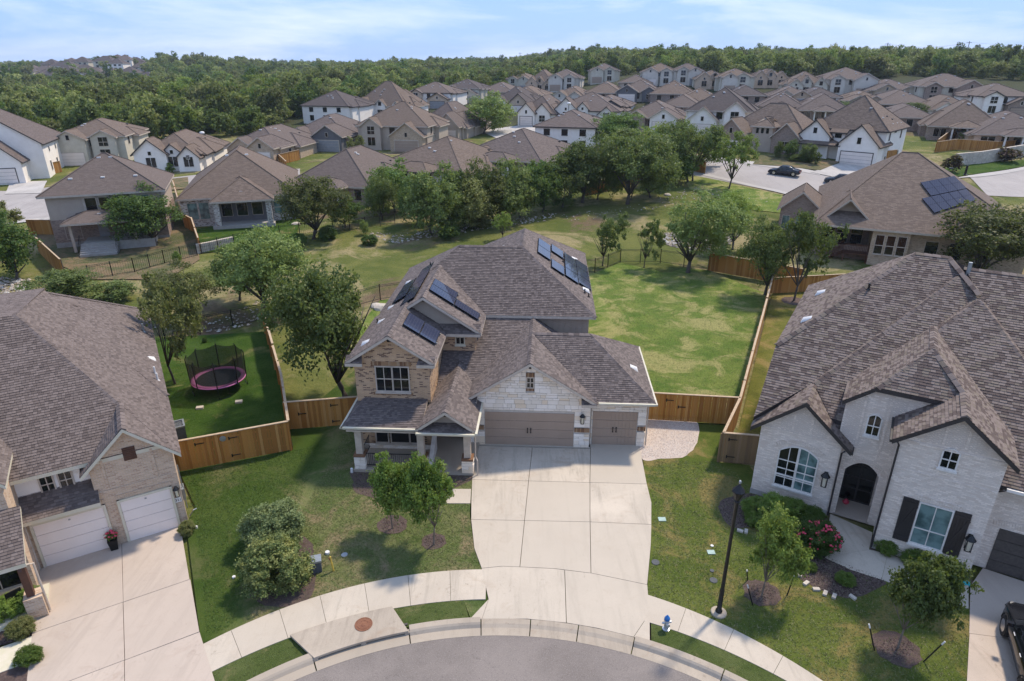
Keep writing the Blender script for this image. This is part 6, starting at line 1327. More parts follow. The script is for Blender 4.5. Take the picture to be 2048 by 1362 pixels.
# ------------------------------------------------------------------ vegetation
import numpy as np
_cr = {}
def leafcloud(seed, cb, ncl, nlf, size, rr, flat=.0, top=1.0, spread=(.45, .98), ecc=1, sub=11):
    rs = np.random.RandomState(seed); C = []; c0 = np.array([0, 0, (top+cb)/2]); hs = (top-cb)/2
    k = 0
    if cb == -.1: spread = (.88, 1.0)
    if cb == .24: spread = (.3, .88)
    while len(C) < ncl:
        d = rs.normal(size=3); d /= np.linalg.norm(d); k += 1
        if d[2] < -.55 and rs.rand() < .6: continue
        q = rs.uniform(*spread); r = rs.uniform(*rr); p = d*q*np.array([.5-r*.6, .5-r*.6, hs-r*.5])
        p[2] += .04*rs.normal(); C.append((p+c0, r))
    P = []; Nn = []
    per = np.array([r*r for _, r in C]); per = (per/per.sum()*nlf).astype(int)
    for (c, r), n_ in zip(C, per):
        ns = max(4, int(sub*(r/.17)**2)); sc = rs.normal(size=(ns, 3)); sc /= np.linalg.norm(sc, axis=1)[:, None]; sc *= rs.uniform(.75, 1.15, ns)[:, None]
        d = sc[rs.randint(0, ns, n_)]+rs.normal(size=(n_, 3))*.2; ln = np.linalg.norm(d, axis=1); d /= ln[:, None]; d[:, 2] = np.where((d[:, 2] < -.3) & (rs.rand(n_) < .6), -d[:, 2], d[:, 2])
        rad = r*ln*rs.uniform(.8, 1.08, n_)
        P.append(c+d*rad[:, None]*np.array([1, 1, .85])); Nn.append(d)
    P = np.concatenate(P); Nn = np.concatenate(Nn); n_ = len(P)
    nv = Nn*.75+rs.normal(size=(n_, 3))*.65+np.array([0, 0, .25]); nv /= np.linalg.norm(nv, axis=1)[:, None]
    a = np.cross(nv, rs.normal(size=(n_, 3))); a /= np.linalg.norm(a, axis=1)[:, None]; b = np.cross(nv, a)
    s = size*rs.uniform(.6, 1.4, n_)[:, None]
    V = np.stack([P-a*s*.5, P+b*s*.32, P+a*s*.5, P-b*s*.32], 1).reshape(-1, 3)
    return V, n_, C
def crown_mesh(kind, seed, mat_):
    key = (kind, seed, mat_)
    if key in _cr: return _cr[key]
    pr = {'oak': (.14, 40, 17000, .027, (.11, .19)), 'young': (.24, 36, 14000, .036, (.11, .18)), 'bushy': (.0, 34, 10000, .036, (.11, .2)), 'airy': (.18, 26, 8000, .03, (.08, .15)),
          'shrub': (-.1, 64, 26000, .036, (.13, .18)), 'wood': (.0, 20, 2200, .075, (.12, .21)), 'small': (.0, 16, 1800, .085, (.14, .22))}[kind]
    V, n_, C = leafcloud(seed*13+len(kind), *pr)
    me = bpy.data.meshes.new('crown'); me.vertices.add(len(V)); me.vertices.foreach_set('co', V.ravel()); me.loops.add(n_*4); me.loops.foreach_set('vertex_index', np.arange(n_*4, dtype=np.int32))
    me.polygons.add(n_); me.polygons.foreach_set('loop_start', np.arange(0, n_*4, 4, dtype=np.int32)); me.update(calc_edges=True); me.validate()
    me.materials.append(MATS[mat_])
    rg = random.Random(seed); tb = MB(); cb = pr[0]; ft = max(.12, cb+.02); tr = {'oak': .022, 'young': .012, 'airy': .015}.get(kind, .018)
    lean = Vector((rg.uniform(-.04, .04), rg.uniform(-.04, .04), 0))
    f0 = Vector((0, 0, ft))+lean; tb.tube([(0, 0, -.03), (0, 0, .02), tuple(lean*.4+Vector((0, 0, ft*.5))), tuple(f0)], [tr*1.7, tr*1.15, tr, tr*.85], 8)
    for c, r in (C if kind in ('oak', 'airy', 'young') else C[:4])[:13]:
        c = Vector(c); mid_ = f0.lerp(c, .5)+Vector((rg.uniform(-.04, .04), rg.uniform(-.04, .04), rg.uniform(-.03, .03)))
        tb.tube([tuple(f0-Vector((0, 0, .03))), tuple(mid_), tuple(c)], [tr*.6, tr*.38, tr*.12], 6)
    tm = tb.mesh('trunk', 'bark_young' if kind == 'young' else 'bark', True, False)
    _cr[key] = (me, tm); return _cr[key]
def tree(base, width, height, kind, mat_, label, group=None, seed=1, rot=None, cat='tree', name='tree', shift=(0, 0), trunk=True):
    me, tm = crown_mesh(kind, seed, mat_); t = thing(name, base, 0, label, cat, group); a = rnd.uniform(0, 6.28) if rot is None else rot
    add('crown' if name == 'tree' else 'foliage', me, t, (shift[0], shift[1], 0), a, (width, width, height))
    if trunk: add('trunk' if name == 'tree' else 'stem', tm, t, (shift[0]*.0, shift[1]*.0, 0), a, (width, width, height))
    return t
def tpx(u, v, uL, uR, vt, kind, mat_, label, seed=1, group=None, **k):
    b = gp(u, v); zc = zc_of(b); wd = (uR-uL)/CF*zc*.97; wd_ = wd
    yt = b.y+wd*.1; h = z_at(u, vt, yt)-b.z; sh = ((uL+uR)/2-u)/CF*zc
    return tree(b, wd_, max(.5, h), kind, mat_, label, group, seed, shift=(sh, 0), **k)
YD = 'trees of the yards and meadow'
TR = [
 (690, 795, 533, 762, 520, 'oak', 'leaf_oak', 'large oak leaning over the fence left of the main house', 1),
 (528, 625, 452, 640, 448, 'oak', 'leaf_oak', 'tall oak behind the iron fence, behind the large leaning oak', 2),
 (350, 768, 292, 440, 540, 'airy', 'leaf_olive', 'slender multi-stemmed oak left of the trampoline', 3),
 (785, 1057, 735, 846, 906, 'young', 'leaf_young', 'young bright green tree in a mulch ring before the porch, the left of the pair', 4),
 (868, 1090, 798, 926, 908, 'young', 'leaf_young', 'young bright green tree in a mulch ring beside the driveway, the right of the pair', 5),
 (1523, 1193, 1478, 1603, 1028, 'young', 'leaf_bright', 'staked young tree beside the lamp post with pink roses behind it', 6),
 (1795, 1297, 1748, 1908, 1100, 'young', 'leaf_oak', 'staked young tree in the oval mulch ring nearest the parked black car', 7),
 (1205, 532, 1180, 1262, 420, 'airy', 'leaf_oak', 'small tree by the iron fence nearest the roof solar panels', 8),
 (1288, 535, 1266, 1332, 428, 'airy', 'leaf_oak', 'slim tree with a bent trunk between the iron fence posts of the back lawn', 9),
 (1376, 545, 1322, 1492, 388, 'oak', 'leaf_oak', 'leaning tree with a pale trunk in the far part of the back lawn', 10),
 (1465, 500, 1405, 1505, 378, 'oak', 'leaf_bright', 'round light green tree behind the leaning pale-trunked tree', 11),
 (1530, 590, 1462, 1585, 432, 'oak', 'leaf_oak', 'bushy tree hiding the fence corner left of the deck house', 12),
 (1588, 602, 1540, 1668, 412, 'airy', 'leaf_oak', 'dark-trunked tree in an edged bed in front of the deck house', 13),
 (1945, 565, 1850, 2075, 400, 'oak', 'leaf_olive', 'wide brownish oak against the brick wall at the right edge', 14),
 (1458, 378, 1410, 1516, 266, 'airy', 'leaf_bright', 'lone yellow-green tree beside the street at the meadow end', 15),
 (628, 478, 558, 718, 348, 'oak', 'leaf_olive', 'wide olive-coloured oak in front of the pale-edged hipped roof', 16),
 (312, 492, 205, 372, 375, 'oak', 'leaf_dark', 'spreading dark oak in the yard of the tan two-storey house', 17),
 (35, 560, -60, 92, 420, 'bushy', 'leaf_dark', 'dark bushy tree mass at the left edge before the road', 18),
 (-25, 520, -90, 50, 418, 'oak', 'leaf_olive', 'pale olive tree cut by the left edge of the photo', 19),
 (120, 605, 55, 200, 538, 'bushy', 'leaf_oak', 'rounded bush-like tree behind the beige roof, farthest left', 20),
 (205, 600, 160, 275, 560, 'bushy', 'leaf_oak', 'rounded bush-like tree behind the beige roof, middle one', 21),
 (375, 640, 290, 445, 532, 'oak', 'leaf_olive', 'grey-green tree between the small iron fence and the slender oak', 22),
 (480, 600, 425, 540, 480, 'bushy', 'leaf_oak', 'dense green tree left of the tall oak behind the iron fence', 23),
 (356, 528, 345, 366, 500, 'bushy', 'leaf_young', 'tiny round tree standing alone in the tan house yard', 24),
 (790, 425, 742, 842, 326, 'bushy', 'leaf_dark', 'very dark green round tree at the left end of the dense tree row', 25),
 (862, 470, 815, 925, 332, 'bushy', 'leaf_oak', 'tall cedar-like tree second in the dense tree row', 26),
 (905, 455, 880, 960, 345, 'bushy', 'leaf_dark', 'dark cedar beside the tall cedar-like tree', 27),
 (950, 450, 915, 1015, 325, 'bushy', 'leaf_olive', 'greyish tree in the tree row under the wide dark grey roof', 28),
 (1010, 445, 970, 1065, 330, 'bushy', 'leaf_oak', 'medium tree in the row below the terrace columns', 29),
 (1055, 430, 1030, 1110, 320, 'bushy', 'leaf_dark', 'dark tree in the row before the two-storey white and brick house', 30),
 (1125, 415, 1080, 1170, 310, 'bushy', 'leaf_oak', 'green tree with twin dark trunks in the row', 31),
 (1165, 405, 1110, 1225, 275, 'oak', 'leaf_oak', 'broad tree in the middle of the row below the brick wall', 32),
 (1222, 300, 1188, 1285, 232, 'oak', 'leaf_dark', 'dark tree rising behind the row left of the white street globe', 33),
 (1255, 408, 1205, 1345, 262, 'oak', 'leaf_oak', 'largest tree of the row, above the bare soil patch', 34),
 (1262, 400, 1205, 1260, 280, 'bushy', 'leaf_bright', 'yellow-green tree leaning against the largest tree of the row', 35),
 (1375, 365, 1300, 1390, 243, 'oak', 'leaf_oak', 'tall green tree near the weathered fence', 36),
 (1385, 362, 1350, 1440, 245, 'airy', 'leaf_oak', 'leaning dark-trunked tree next to the weathered fence', 37),
 (1180, 300, 1146, 1206, 254, 'bushy', 'leaf_dark', 'small dark tree against the white and brick house', 38),
 (968, 268, 923, 1038, 184, 'bushy', 'leaf_oak', 'big round street tree among the far roofs', 39),
 (1004, 480, 980, 1030, 425, 'airy', 'leaf_bright', 'thin yellowish sapling at the edge of the rocky channel', 40),
 (730, 470, 718, 740, 440, 'bushy', 'leaf_oak', 'small dark shrub-like cedar beside the iron fence in the meadow', 41),
 (1580, 318, 1562, 1596, 278, 'bushy', 'leaf_dark', 'dark round street tree before the twin brick gables, right one', 42),
 (1552, 318, 1543, 1564, 284, 'bushy', 'leaf_oak', 'narrow street tree before the twin brick gables', 43),
 (1612, 325, 1597, 1632, 285, 'bushy', 'leaf_oak', 'young street tree beside the white porch', 44),
 (1630, 330, 1618, 1642, 302, 'small', 'leaf_oak', 'small light bush beside the white porch', 45),
 (2006, 325, 1986, 2042, 292, 'small', 'leaf_purple', 'small purple-leaved tree in front of the long stone wall', 46),
 (1903, 345, 1882, 1924, 308, 'small', 'leaf_purple', 'purple-leaved tree peeping over the solar-panelled roof', 47),
 (1922, 288, 1913, 1932, 262, 'small', 'leaf_oak', 'small green tree before the covered terrace at right', 48),
 (2040, 300, 2028, 2062, 266, 'small', 'leaf_bright', 'yellow-green tree cut by the right edge above the stone wall', 49),
 (1690, 232, 1655, 1755, 204, 'oak', 'leaf_dark', 'dark oak behind the big white house, left of its peak', 50),
 (1820, 240, 1785, 1870, 204, 'oak', 'leaf_dark', 'dark oak behind the big white house, right of its peak', 51),
 (710, 318, 690, 735, 268, 'airy', 'leaf_olive', 'thin brownish tree between the dark-gabled house and the tan house', 52),
 (900, 272, 893, 908, 258, 'small', 'leaf_oak', 'small round yard tree by the black garage door', 53),
 (314, 345, 300, 322, 322, 'small', 'leaf_young', 'small tree left of the pointed white gables door', 54),
 (340, 345, 332, 352, 325, 'small', 'leaf_young', 'small tree right of the pointed white gables door', 55),
 (775, 275, 765, 790, 262, 'small', 'leaf_oak', 'dark hedge ball beside the tan two-storey house', 56),
 (1068, 246, 1060, 1078, 226, 'small', 'leaf_oak', 'small street tree left of the far white garage', 57),
 (1090, 240, 1080, 1102, 222, 'small', 'leaf_oak', 'small street tree right of the far white garage', 58),
 (18, 480, -40, 60, 395, 'airy', 'leaf_olive', 'thin pale tree before the curving road at the left edge', 59),
 (420, 420, 470, 470, 400, 'small', 'leaf_young', '', 0),
]
BELT = [(765, 440, 735, 800, 345, 'leaf_oak', 'mid-green tree tucked between the dark round tree and the cedar'), (835, 450, 800, 880, 350, 'leaf_dark', 'dark low tree in front of the white-walled house'), (885, 465, 850, 935, 372, 'leaf_oak', 'low leafy tree at the meadow edge beneath the cedars'), (930, 460, 895, 985, 360, 'leaf_olive', 'greyish low tree at the rocky channel, centre of the row'),
 (985, 450, 945, 1035, 350, 'leaf_oak', 'leafy tree between the greyish tree and the terrace columns'), (1040, 435, 1005, 1085, 345, 'leaf_oak', 'green tree before the right end of the wide dark roof'), (1085, 425, 1050, 1130, 330, 'leaf_dark', 'dark low tree beside the twin-trunked tree'), (1140, 400, 1105, 1180, 300, 'leaf_bright', 'light green tree left of the broad middle tree'),
 (1195, 400, 1160, 1240, 300, 'leaf_oak', 'bushy tree right of the broad middle tree'), (1235, 345, 1190, 1300, 262, 'leaf_oak', 'crown rising behind the broad middle tree'), (1300, 395, 1265, 1350, 300, 'leaf_oak', 'low tree right of the largest tree'), (1320, 350, 1270, 1365, 262, 'leaf_bright', 'yellowish crown between the largest tree and the weathered fence'), (1345, 370, 1320, 1385, 300, 'leaf_dark', 'shaded small tree at the weathered fence'), (690, 455, 660, 725, 395, 'leaf_dark', 'small tree right of the wide olive oak'), (1400, 335, 1375, 1440, 262, 'leaf_oak', 'tree just left of the street at the end of the row')]
for i, (u, v, a, b, vt, mt, lb) in enumerate(BELT): TR.append((u, v, a-8, b+8, vt-6, 'bushy', mt, lb, 60+i))
for (u, v, a, b, vt, kd, mt, lb, sd) in TR:
    if 25 <= sd <= 38: a, b, vt = a-10, b+10, vt-6
    if lb: tpx(u, v, a, b, vt, kd, mt, lb, sd % 7+1 if kd in ('bushy', 'small') else sd % 5+1, YD if sd in (20, 21) else None)
# hedges and shrubs
def shrub(u, v, wd, ht, mat_, label, seed=1, kind='shrub', group=None): b = gp(u, v); return tree(b, wd, ht, kind, mat_, label, group, seed, cat='shrub', name='shrub', trunk=False)
shrub(550, 1086, 2.55, 2.0, 'leaf_bush_grey', 'large round clipped bush, grey-green, the farther of the two by the pavement', 1)
shrub(556, 1166, 2.6, 1.9, 'leaf_bush', 'large clipped bush with yellow new leaves, nearer the pavement', 2)
for i, (u, v, w_, h_, lb) in enumerate(((1508, 1030, 1.3, .9, 'leftmost'), (1545, 1030, 1.3, 1.0, 'second'), (1582, 1040, 1.3, 1.05, 'third'), (1618, 1052, 1.2, 1.0, 'rightmost'), (1512, 1050, 1.0, .55, 'low front left'), (1560, 1068, 1.2, .55, 'low front middle'))): shrub(u, v, w_, h_, 'leaf_young', lb+' green shrub of the hedge under the arched double window', i % 4+1)
shrub(1632, 1100, 1.75, 1.35, 'leaf_dark', 'rose bush with pink-red blooms beside the porch walk', 3)
def blooms(u, v, r, h, n_, mat_, label_, seed, size=.05, parent=None, cen=None):
    b = cen or gp(u, v); rg = random.Random(seed); mb = MB()
    for k in range(n_):
        a, e = rg.uniform(0, 6.28), rg.uniform(-.1, 1.4); p = b+Vector((math.cos(a)*math.cos(e)*r, math.sin(a)*math.cos(e)*r, h*.5+math.sin(e)*h*.5)); s_ = size*rg.uniform(.6, 1.3)
        mb.obox(p, (s_, 0, 0), (0, s_*.7, s_*.4), (0, -s_*.3, s_*.6))
    o = mb.build('blossoms', mat_, parent, uv=False)
    if parent: o.location = -parent.location
    o['kind'] = 'stuff'; return o
rb = [o for o in COL.objects if o.get('label', '').startswith('rose bush')][0]; blooms(1632, 1100, .88, 1.3, 95, 'flower_red', '', 4, .038, rb)
for i, (u, v, w_, h_, lb) in enumerate(((1770, 1102, 1.0, .65, 'round light green shrub under the shuttered window, leftmost'), (1825, 1125, 1.0, .65, 'round light green shrub under the shuttered window, middle'), (1897, 1152, 1.1, .75, 'round light green shrub at the garage end of the shuttered wall'),
      (1620, 1140, .5, .35, 'small sedge clump in the curved bed, left'), (1690, 1165, .75, .4, 'small leafy clump in the curved bed, right'), (765, 965, .8, .45, 'yellow-green shrub at the porch corner'), (60, 1325, .85, .6, 'bright green shrub by the cream path at the left edge'))): shrub(u, v, w_, h_, 'leaf_young', lb, i % 4+1)
for i, (u, v, w_, h_, m_, lb) in enumerate(((10, 1235, 1.2, .9, 'leaf_young', 'leafy shrub before the porch at the left edge'), (60, 1218, 1.1, .9, 'leaf_young', 'leafy shrub at the column foot near the left edge'), (45, 1268, .9, .65, 'leaf_olive', 'tawny ornamental grass tuft beside the left driveway'), (375, 1068, .7, .65, 'leaf_olive', 'tawny grass tuft at the garage corner of the beige house'),
      (410, 685, .35, .4, 'leaf_dark', 'tiny weed shrub in the play lawn'), (1480, 520, 1.5, 1.0, 'leaf_olive', 'grey-green bush at the far fence of the back lawn'), (740, 490, 1.8, 1.2, 'leaf_dark', 'scrub bush in the rocky channel'), (960, 455, 2.5, 1.6, 'leaf_olive', 'scrub bush below the greyish tree'), (900, 478, 2.4, 1.6, 'leaf_dark', 'scrub bush below the cedars'),
      (600, 490, 1.6, 1.3, 'leaf_dark', 'dark bush at the foot of the wide olive oak'), (655, 478, 2.2, 1.4, 'leaf_dark', 'second dark bush right of the olive oak trunk'), (405, 440, 1.0, .8, 'leaf_purple', 'reddish shrub at the terrace corner'), (435, 440, 1.0, .8, 'leaf_purple', 'reddish shrub beside the terrace steps'), (1600, 322, 4, .9, 'leaf_young', 'low hedge under the white porch windows'))): shrub(u, v, w_, h_, m_, lb, i % 3+1)
bt = [o for o in COL.objects if o.get('label', '').startswith('young bright green tree in a mulch ring beside')][0]; 
# woodland: one continuous mass of crowns instanced over points
wood = []
rg = random.Random(21)
HZ = [(-115, 60), (-102, 130), (-92, 142), (-75, 150), (-62, 165), (-58, 210), (-42, 222), (-30, 250), (-10, 262), (5, 300), (60, 310), (100, 262), (150, 262), (230, 240), (230, 60)]
def okw(x, y):
    if inside((x, y), HZ): return False
    if y < 125 or abs(x) > y*.86+14: return False
    if 488 < y < 680 and x < -.51*y: return rg.random() < .12
    if 440 < y <= 488 and x < -.51*y: return rg.random() < .5
    return True
y = 126.
while y < 1500:
    st = 5.6 if y < 260 else (7.0 if y < 420 else (11 if y < 800 else 18)); x = -y*.86-14
    while x < y*.86+14:
        xx, yy = x+rg.uniform(-.5, .5)*st, y+rg.uniform(-.5, .5)*st
        if okw(xx, yy): wood.append((xx, yy, gz(xx, yy)-.6, rg.choice([0, 1, 2, 3, 4, 5, 6]), rg.uniform(.65, 1.4)*(1 if y < 420 else 1.4 if y < 800 else 1.6), rg.uniform(.6, 1.6)))
        x += st
    y += st
print('woodland trees', len(wood))
protos = [crown_mesh('wood', s_, m_)[0] for s_, m_ in ((1, 'leaf_wood'), (2, 'leaf_oak'), (3, 'leaf_wood'), (4, 'leaf_olive'), (5, 'leaf_wood'), (6, 'leaf_dark'), (7, 'leaf_bright'))]
# trees standing free in the front edge of the wood are things of their own
front = sorted([w_ for w_ in wood if w_[1] < 175], key=lambda w_: w_[1])[:110]; fs = set(map(id, front)); rest = [w_ for w_ in wood if id(w_) not in fs]
for i, w_ in enumerate(front):
    t = thing('tree', (w_[0], w_[1], w_[2]), 0, ('olive', 'deep green', 'pale green', 'greyish', 'light olive', 'very dark', 'yellow-green')[w_[3]]+(' broad-crowned' if w_[4] > 1.1 else ' small')+(' tall' if w_[5] > 1.1 else ' low')+' tree at the wood edge behind the '+('leftmost white house' if w_[0] < -90 else 'cream house' if w_[0] < -60 else 'brick houses'), 'tree', 'trees at the near edge of the wood')
    add('crown', protos[w_[3]], t, None, rg.uniform(0, 6), (7.2*w_[4], 7.2*w_[4], 6.6*w_[5]*w_[4]**.5))
ng = bpy.data.node_groups.new('scatter', 'GeometryNodeTree'); ng.interface.new_socket('Geometry', in_out='INPUT', socket_type='NodeSocketGeometry'); ng.interface.new_socket('Geometry', in_out='OUTPUT', socket_type='NodeSocketGeometry')
gi_ = ng.nodes.new('NodeGroupInput'); go = ng.nodes.new('NodeGroupOutput'); jn = ng.nodes.new('GeometryNodeJoinGeometry')
sc_ = ng.nodes.new('GeometryNodeInputNamedAttribute'); sc_.data_type = 'FLOAT_VECTOR'; sc_.inputs[0].default_value = 'sc'; ro = ng.nodes.new('GeometryNodeInputNamedAttribute'); ro.data_type = 'FLOAT_VECTOR'; ro.inputs[0].default_value = 'ro'
kd = ng.nodes.new('GeometryNodeInputNamedAttribute'); kd.data_type = 'INT'; kd.inputs[0].default_value = 'kd'
for i, me in enumerate(protos):
    po = bpy.data.objects.new('woodland_crown', me); oi = ng.nodes.new('GeometryNodeObjectInfo'); oi.inputs[0].default_value = po
    ip = ng.nodes.new('GeometryNodeInstanceOnPoints'); cp = ng.nodes.new('FunctionNodeCompare'); cp.data_type = 'INT'; cp.operation = 'EQUAL'; cp.inputs[3].default_value = i
    ng.links.new(kd.outputs[0], cp.inputs[2]); ng.links.new(cp.outputs[0], ip.inputs['Selection']); ng.links.new(gi_.outputs[0], ip.inputs['Points']); ng.links.new(oi.outputs['Geometry'], ip.inputs['Instance'])
    ng.links.new(ro.outputs[0], ip.inputs['Rotation']); ng.links.new(sc_.outputs[0], ip.inputs['Scale']); ng.links.new(ip.outputs[0], jn.inputs[0])
ng.links.new(jn.outputs[0], go.inputs[0])
pm = bpy.data.meshes.new('woodland'); pm.from_pydata([w_[:3] for w_ in rest], [], [])
at = pm.attributes.new('sc', 'FLOAT_VECTOR', 'POINT'); at.data.foreach_set('vector', [c for w_ in rest for c in (7.2*w_[4], 7.2*w_[4], 6.6*w_[5]*w_[4]**.5)])
at = pm.attributes.new('ro', 'FLOAT_VECTOR', 'POINT'); at.data.foreach_set('vector', [c for w_ in rest for c in (0, 0, rg.uniform(0, 6.28))])
at = pm.attributes.new('kd', 'INT', 'POINT'); at.data.foreach_set('value', [w_[3] for w_ in rest])
wo = add('woodland', pm, None, label='dense mixed green woodland covering the far ground up to the horizon', cat='woodland', kind='stuff'); md = wo.modifiers.new('scatter', 'NODES'); md.node_group = ng
# grass blades and tufts in the near lawns give the turf a broken surface
piecemat('blade', (.10, .135, .035), (.17, .185, .07), (.30, .25, .14)); piecemat('blade_rich', (.042, .085, .013), (.068, .112, .022), (.12, .14, .045))
def tufts(poly, n_, mat_, seed, z=.0, hole=()):
    rs = np.random.RandomState(seed); P = np.array(poly); out_ = []; x0, y0 = P.min(0); x1, y1 = P.max(0)
    while len(out_) < n_:
        x, y = rs.uniform(x0, x1), rs.uniform(y0, y1)
        if inside((x, y), poly) and not any(inside((x, y), h_) for h_ in hole): out_.append((x, y))
    Q = np.repeat(np.array(out_), 3, 0)+rs.normal(size=(n_*3, 2))*.03; a = rs.uniform(0, 6.28, n_*3); h_ = rs.uniform(.015, .04, n_*3); w_ = rs.uniform(.01, .022, n_*3); ln = rs.normal(size=(n_*3, 2))*.03
    V = np.zeros((n_*3, 3, 3)); V[:, 0, :2] = Q+np.stack([np.cos(a), np.sin(a)], 1)*w_[:, None]; V[:, 1, :2] = Q-np.stack([np.cos(a), np.sin(a)], 1)*w_[:, None]; V[:, 2, :2] = Q+ln; V[:, 2, 2] = h_; V[:, :, 2] += z
    me = bpy.data.meshes.new('grass'); m_ = n_*3; me.vertices.add(m_*3); me.vertices.foreach_set('co', V.ravel()); me.loops.add(m_*3); me.loops.foreach_set('vertex_index', np.arange(m_*3, dtype=np.int32)); me.polygons.add(m_); me.polygons.foreach_set('loop_start', np.arange(0, m_*3, 3, dtype=np.int32)); me.update(calc_edges=True); me.materials.append(MATS[mat_])
    add('grass', me, None, kind='stuff')
FLP = [fo(a) for a in (-38, -35, -29, -24, -18, -12, -6, -1)]+[(-1.28, 21.38), (-1.65, 22.6), (-2.0, 25), (-2.05, 28), (-7.8, 28.6), (-9.5, 33), (-12, 30.6), (-17.0, 28.4), (-14.6, 24.9), (-11.39, 17.8)]
tufts([p for p in FLP if p[0] > -10.4 or p[1] < 0][:0]+[(-10.2, 18.6)]+[p for p in FLP if p[0] > -10.4], 17000, 'blade', 3); tufts([(-10.6, 18.3), (-10.4, 21), (-10.2, 25), (-10.6, 31), (-12, 30.4), (-17.0, 28.4), (-14.7, 24.6), (-11.3, 17.9)], 9000, 'blade_rich', 9); RLP = [fo(a) for a in (21.5, 28, 34, 40, 47, 54, 61)]+[(17.0, 15), (17.6, 19.4), (17.5, 20.5), (13.5, 24), (12.0, 26.5), (11.5, 28.5), (10.9, 29.3), (7.6, 29.5), (6.9, 28), (6.82, 25.8), (6.2, 22.8), (5.6, 20.6)]
tufts(RLP, 20000, 'blade', 4); tufts([(-12.4, 31.2), (-14.5, 36.2), (-19.7, 47), (-26, 46), (-17, 28.8)], 9000, 'blade_rich', 5); tufts([(8.8, 34.2), (13.0, 33.5), (22.9, 55.5), (19.5, 62.8), (11.5, 65), (8, 60)], 20000, 'blade', 6)
# ------------------------------------------------------------------ street furniture and garden things
b = gp(1437, 1226)
lp = thing('street_lamp', b, 0, 'tall black street lamp with a lantern head on a round concrete base', 'street lamp')
mb = MB(); mb.lathe([(.3, -.05), (.3, .06), (.27, .09), (.02, .09)], n=20); mb.build('base', 'concrete_worn', lp, smooth=False)
mb = MB(); mb.lathe([(.13, .09), (.13, .16), (.09, .2), (.085, 1.2), (.07, 1.25), (.06, 5.15), (.09, 5.2), (.09, 5.28)], n=14); mb.build('pole', 'black_metal', lp, smooth=True)
mb = MB(); mb.lathe([(.07, 5.28), (.2, 5.62), (.235, 5.66), (.235, 5.70), (.17, 5.78), (.07, 5.9), (.04, 5.95), (.03, 6.02)], n=8); mb.build('lantern', 'black_metal', lp)
mb = MB(); mb.lathe([(.065, 5.31), (.195, 5.61)], n=8); mb.lathe([(.04, 6.0), (.05, 6.08), (.03, 6.12)], n=8); mb.build('lamp_glass', 'metal_grey', lp)
b = gp(1332, 1258); hy = thing('fire_hydrant', b, R_(10), 'silver fire hydrant with a bright blue cap on the verge', 'fire hydrant')
mb = MB(); mb.lathe([(.17, 0), (.17, .04), (.11, .05), (.1, .48), (.14, .5), (.14, .54)], n=14); mb.build('barrel', 'silver_paint', hy, smooth=False)
mb = MB(); mb.lathe([(.13, .54), (.125, .62), (.08, .7), (.03, .73), (.03, .78), (.01, .79)], n=14); mb.build('bonnet', 'plastic_blue', hy, smooth=True)
for a in (0, 180): mb = MB(); d = math.cos(R_(a)); mb.tube([(.08*d, 0, .38), (.2*d, 0, .38)], .05, 10); mb.tube([(.2*d, 0, .38), (.23*d, 0, .38)], .025, 6); mb.build('outlet', 'silver_paint', hy)
mb = MB(); mb.tube([(0, -.08, .36), (0, -.2, .36)], .075, 10); mb.build('outlet', 'silver_paint', hy)
hy.scale = (.85, .85, .88)
# trampoline
tb_ = gp(437, 782); tb_ = Vector((tb_.x, tb_.y+.35, 0)); tp = thing('trampoline', tb_, R_(20), 'round trampoline with a pink pad and black safety net on the play lawn', 'trampoline')
rT = 1.62; mb = MB(); K = 40
i0 = mb.vs([(math.cos(2*math.pi*k/K)*r_, math.sin(2*math.pi*k/K)*r_, z) for r_, z in ((rT*.83, .79), (rT*.84, .83), (rT*1.01, .83), (rT*1.02, .76)) for k in range(K)])
for j in range(3):
    for k in range(K): mb.face((i0+j*K+k, i0+j*K+(k+1) % K, i0+(j+1)*K+(k+1) % K, i0+(j+1)*K+k))
mb.build('pad', 'pad_pink', tp, smooth=True)
mb = MB(); mb.lathe([(rT*.84, .78), (.01, .775)], n=40); mb.build('mat', 'mat_black', tp)
mb = MB(); pts = [(math.cos(2*math.pi*k/K)*rT, math.sin(2*math.pi*k/K)*rT, .74) for k in range(K+1)]; mb.tube(pts, .025, 6); mb.build('frame', 'black_metal', tp)
for k in range(8):
    a = 2*math.pi*k/8; mb = MB(); c, s = math.cos(a)*(rT+.04), math.sin(a)*(rT+.04); mb.tube([(c, s, .72), (c*1.03, s*1.03, 2.35), (c*.97, s*.97, 2.55)], .035, 6); mb.build('net_pole', 'black_metal', tp)
    if k % 2 == 0:
        mb = MB(); a2 = a+.4; mb.tube([(c, s, .74), (c, s, .03), (math.cos(a2)*rT, math.sin(a2)*rT, .03), (math.cos(a2)*rT, math.sin(a2)*rT, .74)], .025, 6); mb.build('leg', 'black_metal', tp)
mb = MB(); K2 = 48; rows = []
for j in range(7): rows.append(mb.vs([(math.cos(2*math.pi*k/K2)*(rT+.02), math.sin(2*math.pi*k/K2)*(rT+.02), .83+(1.62-.16*abs(math.sin(4*2*math.pi*k/K2)))*j/6) for k in range(K2)]))
for j in range(6):
    for k in range(K2): mb.face((rows[j]+k, rows[j]+(k+1) % K2, rows[j+1]+(k+1) % K2, rows[j+1]+k))
mb.build('safety_net', 'net', tp, smooth=True)
for u, v in ((400, 817), (478, 805)): q = gp(u, v); mb = MB(); mb.obox((0, 0, .06), (.2, .05, 0), (-.04, .14, 0), (0, 0, .06)); o = add('concrete_block', mb.mesh('concrete_block', 'concrete'), None, q, label='pale concrete block under the trampoline, '+('left' if u < 450 else 'right')+' one', cat='block')
